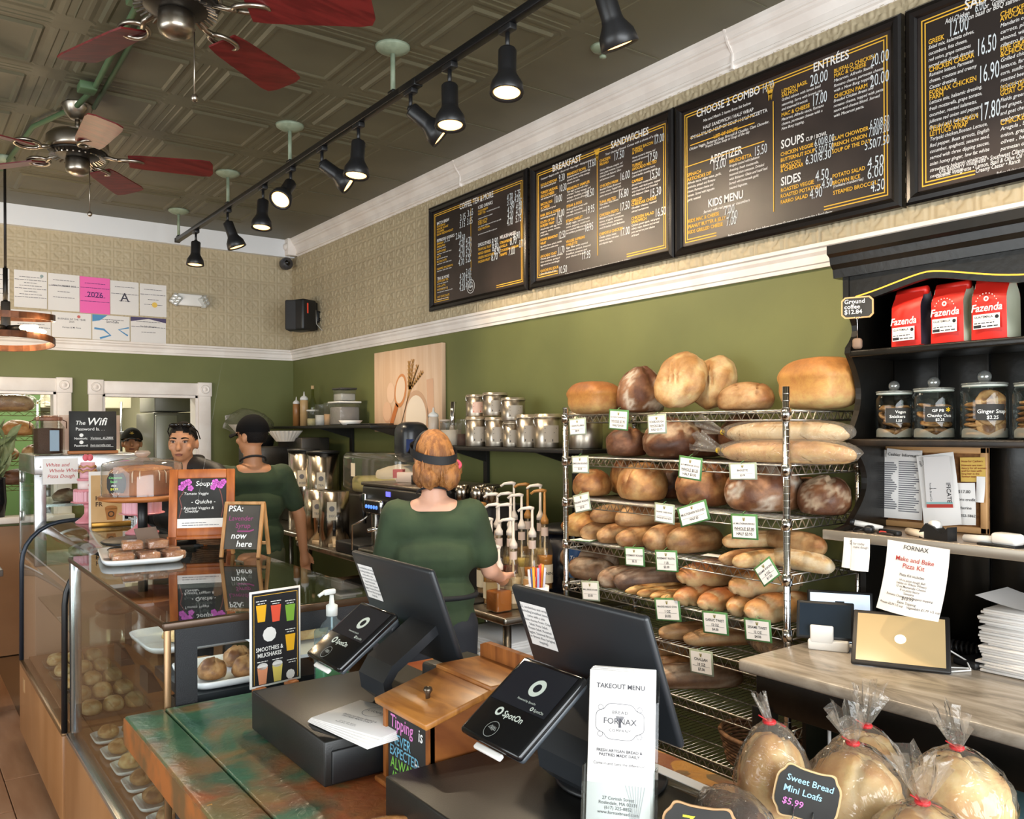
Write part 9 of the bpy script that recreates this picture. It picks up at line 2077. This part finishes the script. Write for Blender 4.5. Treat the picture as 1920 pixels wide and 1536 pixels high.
# ================================================================== PEOPLE
def cap(m, a, b, ra, rb, n=14):
 """closed tapered limb with round ends"""
 a, b = Vector(a), Vector(b); d = (b - a).normalized()
 pts = [a - d * ra * 0.95, a - d * ra * 0.6, a, a.lerp(b, 0.5), b, b + d * rb * 0.6, b + d * rb * 0.95]
 m.tube(pts, [ra * 0.25, ra * 0.8, ra, (ra + rb) / 2, rb, rb * 0.8, rb * 0.25], n)
def fused(name, m, mt, parent, voxel, smooth=6):
 o = obj(name, m, mt, parent); r = o.modifiers.new('fuse', 'REMESH'); r.mode = 'VOXEL'; r.voxel_size = voxel; r.use_smooth_shade = True
 s_ = o.modifiers.new('soften', 'SMOOTH'); s_.factor = 0.5; s_.iterations = smooth
 return o
def hand(m, w, d, side, curl=0.5):
 """palm and five bent fingers from the wrist w along d"""
 w = Vector(w); d = Vector(d).normalized(); s_ = d.cross(Vector((0, 1, 0.2))).normalized() * side; n = d.cross(s_).normalized()
 cap(m, w, w + d * 0.07, 0.026, 0.034)
 for k, L in enumerate((0.07, 0.078, 0.072, 0.056)):
  b = w + d * 0.085 + s_ * (0.026 - 0.0175 * k); e = b + d * L * 0.55 + n * L * 0.15 * curl; t = e + d * L * 0.35 + n * L * 0.55 * curl; cap(m, b, e, 0.0095, 0.009, 8); cap(m, e, t, 0.009, 0.0075, 8)
 b = w + d * 0.03 + s_ * 0.03; e = b + d * 0.035 + s_ * 0.022; cap(m, b, e, 0.012, 0.011, 8); cap(m, e, e + d * 0.03 + n * 0.008, 0.011, 0.008, 8)
SKIN = {}
def skin(c): return mat('skin_' + c[1:], c, 0.5, sss=0.08)
def person(lab, loc, heading, H, sk, shirt, trou, armR, armL, headturn=0.0, headtilt=0.0, sleeve=0.55, collar=False, lean=0.0, width=1.0):
 """stands at loc facing heading (degrees from +x); local x = right, y = forward"""
 k = H / 1.75; t = thing('person', lab, 'person', loc, R_(heading - 90)); V = lambda x, y, z: Vector((x * k, y * k + lean * max(0, z - 0.9) * k, z * k)); s_ = lambda r: r * k
 sh = {1: V(0.175 * width, 0, 1.39), -1: V(-0.175 * width, 0, 1.39)}; el = {1: V(*armR[0]), -1: V(*armL[0])}; wr = {1: V(*armR[1]), -1: V(*armL[1])}
 m = MB()
 cap(m, V(0, 0.01, 1.0), V(0, 0.01, 1.34), s_(0.085), s_(0.075)); cap(m, V(0, 0, 1.40), V(0, 0.015, 1.56), s_(0.06), s_(0.055)); cap(m, V(-0.07, -0.01, 1.41), V(0.07, -0.01, 1.41), s_(0.055), s_(0.055))
 for q in (1, -1):
  cap(m, sh[q], el[q], s_(0.05), s_(0.04)); cap(m, el[q], wr[q], s_(0.041), s_(0.027)); hand(m, wr[q], wr[q] - el[q], q)
  cap(m, V(0.09 * q, 0, 0.92), V(0.10 * q, 0.01, 0.5), s_(0.085), s_(0.055)); cap(m, V(0.10 * q, 0.01, 0.5), V(0.10 * q, -0.01, 0.09), s_(0.055), s_(0.038)); cap(m, V(0.10 * q, -0.03, 0.05), V(0.11 * q, 0.13, 0.04), s_(0.042), s_(0.038))
 Hm = Matrix.Translation(V(0, 0.015, 1.55)) @ Matrix.Rotation(headturn, 4, 'Z') @ Matrix.Rotation(headtilt, 4, 'X') @ Matrix.Scale(k, 4)
 hm = MB(); hm.ell((0, 0.0, 0.105), (0.076, 0.096, 0.098), 24, 16); hm.ell((0, 0.028, 0.035), (0.060, 0.066, 0.066), 20, 12); hm.ell((0, 0.055, -0.004), (0.034, 0.034, 0.026), 14, 10)
 cap(hm, (0, 0.092, 0.085), (0, 0.108, 0.048), 0.010, 0.015, 8); hm.ell((0, 0.088, 0.012), (0.026, 0.014, 0.013), 12, 8)
 for q in (1, -1): hm.ell((0.079 * q, -0.008, 0.072), (0.010, 0.020, 0.032), 12, 8); hm.ell((0.034 * q, 0.086, 0.104), (0.026, 0.014, 0.009), 10, 8); hm.ell((0.046 * q, 0.07, 0.055), (0.022, 0.018, 0.02), 10, 8)
 m.add([Hm @ p for p in hm.v], hm.f, True)
 body = fused('body', m, skin(sk), t, 0.0085, 3)
 c = MB(); cap(c, V(-0.115 * width, -0.005, 1.345), V(0.115 * width, -0.005, 1.345), s_(0.088), s_(0.088)); [cap(c, V(0.10 * q * width, -0.005, 1.40), sh[q], s_(0.055), s_(0.055)) for q in (1, -1)]; cap(c, V(-0.085 * width, 0.0, 1.2), V(0.085 * width, 0, 1.2), s_(0.115), s_(0.115)); cap(c, V(-0.075 * width, 0, 1.02), V(0.075 * width, 0, 1.02), s_(0.118), s_(0.118)); cap(c, V(-0.08 * width, 0, 0.92), V(0.08 * width, 0, 0.92), s_(0.115), s_(0.115))
 for q in (1, -1): cap(c, sh[q], sh[q].lerp(el[q], sleeve if sleeve <= 1 else 1), s_(0.075), s_(0.064))
 if sleeve > 1:
  for q in (1, -1): cap(c, V(0.06 * q, -0.02, 1.485), sh[q] + Vector((0.02 * q, 0, 0.045)), s_(0.07), s_(0.08))
  for q in (1, -1): cap(c, el[q], wr[q], s_(0.062), s_(0.045))
 fused('shirt' if sleeve <= 1 else 'jacket', c, shirt, t, 0.012, 8)
 p = MB()
 for q in (1, -1): cap(p, V(0.085 * q, 0, 0.9), V(0.10 * q, 0.01, 0.5), s_(0.115), s_(0.085)); cap(p, V(0.10 * q, 0.01, 0.5), V(0.10 * q, -0.01, 0.1), s_(0.085), s_(0.07))
 fused('trousers', p, trou, t, 0.014, 6)
 sm = MB()
 for q in (1, -1): sm.rbox(V(0.105 * q, 0.05, 0.045), (s_(0.10), s_(0.27), s_(0.09)), s_(0.03), 3)
 obj('shoes', sm, BLACK, t)
 return t, Hm
def put(t, Hm, name, m, mt, smooth=None):
 m.xf(Hm); return obj(name, m, mt, t)
def face(t, Hm, brow, lip, iris='#2a1a12'):
 for q in (1, -1):
  put(t, Hm, 'eye', MB().ell((0.033 * q, 0.086, 0.088), (0.012, 0.008, 0.006), 12, 8), mat('eye_white', '#b5a79c', 0.3)); put(t, Hm, 'iris', MB().ell((0.033 * q, 0.0925, 0.088), (0.0058, 0.003, 0.0062), 10, 6), mat('iris', iris, 0.2))
  put(t, Hm, 'eyelid', MB().tube([((0.018 + 0.008 * j) * q, 0.0925 - 0.0012 * abs(j - 2), 0.094 + 0.002 * (1 - abs(j - 2) / 2)) for j in range(5)], 0.003, 6), mat('lid_dark', '#4a2f24', 0.6))
  put(t, Hm, 'eyebrow', MB().tube([((0.014 + 0.010 * j) * q, 0.097 - 0.0028 * j, 0.108 + 0.004 * sin(pi * j / 4)) for j in range(5)], [0.004, 0.0055, 0.0055, 0.0045, 0.002], 6), brow)
  put(t, Hm, 'nostril', MB().ell((0.007 * q, 0.114, 0.036), (0.0035, 0.003, 0.002), 8, 6), mat('lid_dark', '#4a2f24', 0.6))
 put(t, Hm, 'lips', MB().ell((0, 0.097, 0.017), (0.024, 0.008, 0.0042), 14, 8).ell((0, 0.096, 0.009), (0.021, 0.008, 0.0052), 14, 8), lip); put(t, Hm, 'mouth_line', MB().tube([(0.022 * j, 0.1045 - 0.004 * j * j, 0.0128) for j in (-1, -0.5, 0, 0.5, 1)], 0.0014, 5), mat('lid_dark', '#4a2f24', 0.6))
def hair_cap(fr, z0, thick=1.07, n=26, seed=1):
 """scalp shell: covers the skull behind the hairline"""
 m = MB(); m.ell((0, -0.006, 0.108), (0.076 * thick, 0.097 * thick, 0.099 * thick), n, 28, fn=lambda p: p * (1 + 0.035 * noise.noise(p * 7 + Vector((seed, 0, 0)))))
 keep = [f for f in m.f if sum(1 for i in f if (m.v[i].z > z0 + max(0, m.v[i].y + 0.02) * fr)) == len(f)]; m.f = keep; m.sm = [True] * len(keep); return m
def ball_cap(t, Hm, brim_turn=0.0, star=False, col='#0d0d0f'):
 cm = mat('cap_' + col[1:], col, 0.9, spec=0.1); m = MB(); m.ell((0, -0.004, 0.112), (0.092, 0.114, 0.112), 26, 18); m.f = [f for f in m.f if all(m.v[i].z > 0.108 for i in f)]; m.sm = [True] * len(m.f)
 c = put(t, Hm, 'cap_crown', m, cm); B = Matrix.Rotation(brim_turn, 4, 'Z')
 b = MB().grid(lambda u, v: B @ Vector((0.075 * (2 * u - 1) * (1 - 0.12 * v), (0.085 - 0.03 * (2 * u - 1) ** 2) + 0.10 * v * (1 - 0.35 * (2 * u - 1) ** 2), 0.118 - 0.022 * v - 0.02 * (2 * u - 1) ** 2)), 12, 5); b2 = MB().grid(lambda u, v: B @ Vector((0.075 * (2 * u - 1) * (1 - 0.12 * v), (0.085 - 0.03 * (2 * u - 1) ** 2) + 0.10 * v * (1 - 0.35 * (2 * u - 1) ** 2), 0.113 - 0.022 * v - 0.02 * (2 * u - 1) ** 2)), 12, 5); b.add(b2.v, b2.f, True)
 put(t, Hm, 'cap_brim', b, cm); put(t, Hm, 'cap_button', MB().ell((0, -0.004, 0.218), (0.008, 0.008, 0.005), 8, 6), cm)
 if star:
  m = MB()
  for k in range(6): a = k * pi / 3; cap(m, (0.0, 0.103, 0.155), (0.016 * cos(a), 0.101, 0.155 + 0.014 * sin(a)), 0.004, 0.0025, 6)
  put(t, Hm, 'cap_badge', m, mat('badge_gold', '#b8983c', 0.5))
GTEE = mat('forest_green_tee', '#33442c', 0.85, c2='#2b3a26', sc=8, bump=0.25, bsc=14)
DENIM = mat('dark_denim', '#23262e', 0.8); OLIVE = mat('olive_trousers', '#4a4e36', 0.8); JACK = mat('black_jacket', '#1c1b1a', 0.55, bump=0.3, bsc=18)
DKHAIR = mat('dark_hair', '#15100e', 0.7, bump=0.5, bsc=160, spec=0.2); BLOND = mat('strawberry_hair', '#a8713c', 0.42, c2='#7d4e28', sc=6, stretch=(9, 9, 1.2), bump=0.6, bsc=40)
# barista seen from behind
t, Hm = person('barista with reddish blond hair in a black visor and green tee, seen from behind', (1.90, 3.16, 0), 57, 1.68, '#d9a68c', GTEE, DENIM, ((0.25, 0.02, 1.13), (0.30, 0.20, 1.07)), ((-0.235, 0.03, 1.13), (-0.18, 0.26, 1.05)), headtilt=R_(-8), headturn=R_(20), width=0.95, sleeve=0.75)
put(t, Hm, 'hair', hair_cap(0.9, 0.02, 1.16, 30, 4), BLOND)
m = MB(); r = random.Random(5)
for (x, y, z, rx, ry, rz) in ((-0.045, -0.075, 0.0, 0.05, 0.045, 0.055), (0.04, -0.08, 0.0, 0.055, 0.048, 0.06), (0.085, -0.05, 0.03, 0.03, 0.035, 0.05), (-0.08, -0.04, 0.02, 0.03, 0.04, 0.06), (0.0, -0.09, 0.03, 0.06, 0.035, 0.05)): m.ell((x, y, z), (rx, ry, rz), 22, 14, fn=lambda p: p * (1 + 0.12 * sin(p.x * 9 + p.z * 5) * 0.5 + 0.12 * noise.noise(p * 3 + Vector((x * 50, 0, 0)))))
put(t, Hm, 'hair_rolls', m, BLOND)
m = MB()
for k in range(46): x = r.uniform(-0.085, 0.09); m.tube([(x * 0.7, -0.098, 0.12), (x * 0.95, -0.118 + abs(x) * 0.35, 0.06), (x, -0.125 + abs(x) * 0.4, 0.015), (x * 0.85 + r.uniform(-.01, .01), -0.115 + abs(x) * 0.4, -0.04)], [0.003, 0.0045, 0.0045, 0.001], 5)
put(t, Hm, 'hair_strands', m, BLOND)['kind'] = 'stuff'
vb = MB().grid(lambda u, v: ((0.102 + 0.002 * v) * cos(2 * pi * u), -0.012 + (0.128) * sin(2 * pi * u), 0.10 + 0.038 * v + 0.055 * sin(2 * pi * u)), 40, 1, closeu=True)
put(t, Hm, 'visor_band', vb, mat('visor_black', '#14161c', 0.7)); put(t, Hm, 'visor_strap', MB().tube([(0.095 * cos(a), 0.02 * cos(a), 0.11 + 0.108 * sin(a)) for a in [pi * k / 14 for k in range(15)]], 0.007, 6), mat('visor_black', '#14161c', 0.7))
put(t, Hm, 'visor_brim', MB().grid(lambda u, v: (0.085 * (2 * u - 1), 0.085 + 0.085 * v * (1 - 0.3 * (2 * u - 1) ** 2) - 0.03 * (2 * u - 1) ** 2, 0.16 - 0.03 * v), 12, 4), mat('visor_black', '#14161c', 0.7))
put(t, Hm, 'hair_tie', MB().tube([(0.075 + 0.026 * cos(a), -0.085 + 0.01 * cos(a), 0.052 + 0.016 * sin(a)) for a in [2 * pi * k / 16 for k in range(16)]], 0.009, 8, closed=True), mat('pink_scrunchie', '#e0526a', 0.6))
k = 1.68 / 1.75
obj('apron_string', MB().tube([(0.188 * k * cos(a), 0.122 * k * sin(a), 1.03 * k) for a in [2 * pi * j / 32 for j in range(32)]], 0.012, 6, closed=True), mat('apron_black', '#181a1e', 0.8), t)
obj('neck_cord', MB().tube([(0.075 * k * cos(a), -0.0 + 0.08 * k * sin(a), 1.485 * k - 0.03 * sin(a)) for a in [pi + pi * j / 12 for j in range(13)]], 0.005, 6), mat('apron_black', '#181a1e', 0.8), t)
# man in black cap seen from behind
t, Hm = person('man in black cap and green tee, seen from behind beside the easel', (1.88, 5.36, 0), 82, 1.78, '#c98f68', GTEE, OLIVE, ((0.29, 0.0, 1.13), (0.33, 0.05, 0.88)), ((-0.28, 0.05, 1.13), (-0.28, 0.2, 0.95)), headturn=R_(34), width=1.02, sleeve=0.72)
put(t, Hm, 'hair', hair_cap(1.0, 0.035, 1.05, 26, 2), DKHAIR); ball_cap(t, Hm)
obj('neck_lanyard', MB().tube([(0.08 * cos(a), 0.075 * sin(a), 1.505 - 0.035 * sin(a)) for a in [pi + pi * j / 12 for j in range(13)]], 0.007, 6), mat('apron_black', '#181a1e', 0.8), t)
# man in black jacket looking at the camera
t, Hm = person('man in black jacket with sunglasses on his head, looking at the camera', (1.435, 5.27, 0), -142, 1.745, '#c48a64', JACK, DENIM, ((0.25, -0.04, 1.13), (0.24, -0.02, 0.88)), ((-0.26, -0.04, 1.13), (-0.25, 0.0, 0.88)), headturn=R_(22), sleeve=1.5, width=1.1)
face(t, Hm, DKHAIR, mat('lip_tan', '#9a5f4c', 0.5)); put(t, Hm, 'hair', hair_cap(0.86, 0.05, 1.05, 44, 3), DKHAIR)
sg = MB()
for q in (1, -1): sg.ell((0.036 * q, 0.062, 0.185), (0.030, 0.012, 0.018), 14, 8, M=Matrix.Rotation(R_(-40), 4, 'X')); sg.tube([(0.066 * q, 0.05, 0.182), (0.086 * q, 0.01, 0.15), (0.086 * q, -0.05, 0.105)], 0.0035, 6)
sg.tube([(-0.01, 0.07, 0.19), (0.01, 0.07, 0.19)], 0.004, 6); put(t, Hm, 'sunglasses', sg, mat('sunglass_gloss', '#15120f', 0.08))
obj('jacket_collar', MB().grid(lambda u, v: ((0.092 + 0.02 * v) * cos(2 * pi * u), -0.005 + (0.09 + 0.02 * v) * sin(2 * pi * u), 1.44 + 0.065 * v - 0.05 * sin(2 * pi * u)), 28, 2, closeu=True), JACK, t)
# kitchen worker
t, Hm = person('kitchen worker in a dark cap with a gold badge inside the doorway', (1.74, 8.05, 0), -103, 1.71, '#c08a66', mat('charcoal_shirt', '#2c2a2a', 0.8), DENIM, ((0.26, 0.04, 1.12), (0.2, 0.26, 1.05)), ((-0.26, 0.04, 1.12), (-0.2, 0.26, 1.05)), headtilt=R_(9))
face(t, Hm, DKHAIR, mat('lip_tan', '#9a5f4c', 0.5)); put(t, Hm, 'hair', hair_cap(1.0, 0.02, 1.07, 26, 6), DKHAIR); ball_cap(t, Hm, star=True, col='#26241f')
# flat print and other tiny joined pieces are not counted one by one
for o in bpy.data.objects:
 if o.parent and o.type == 'MESH' and any(k in o.name for k in ('lettering', 'prices', 'print', 'handwriting', 'ribs', 'drips', 'grille')): o['kind'] = 'stuff'
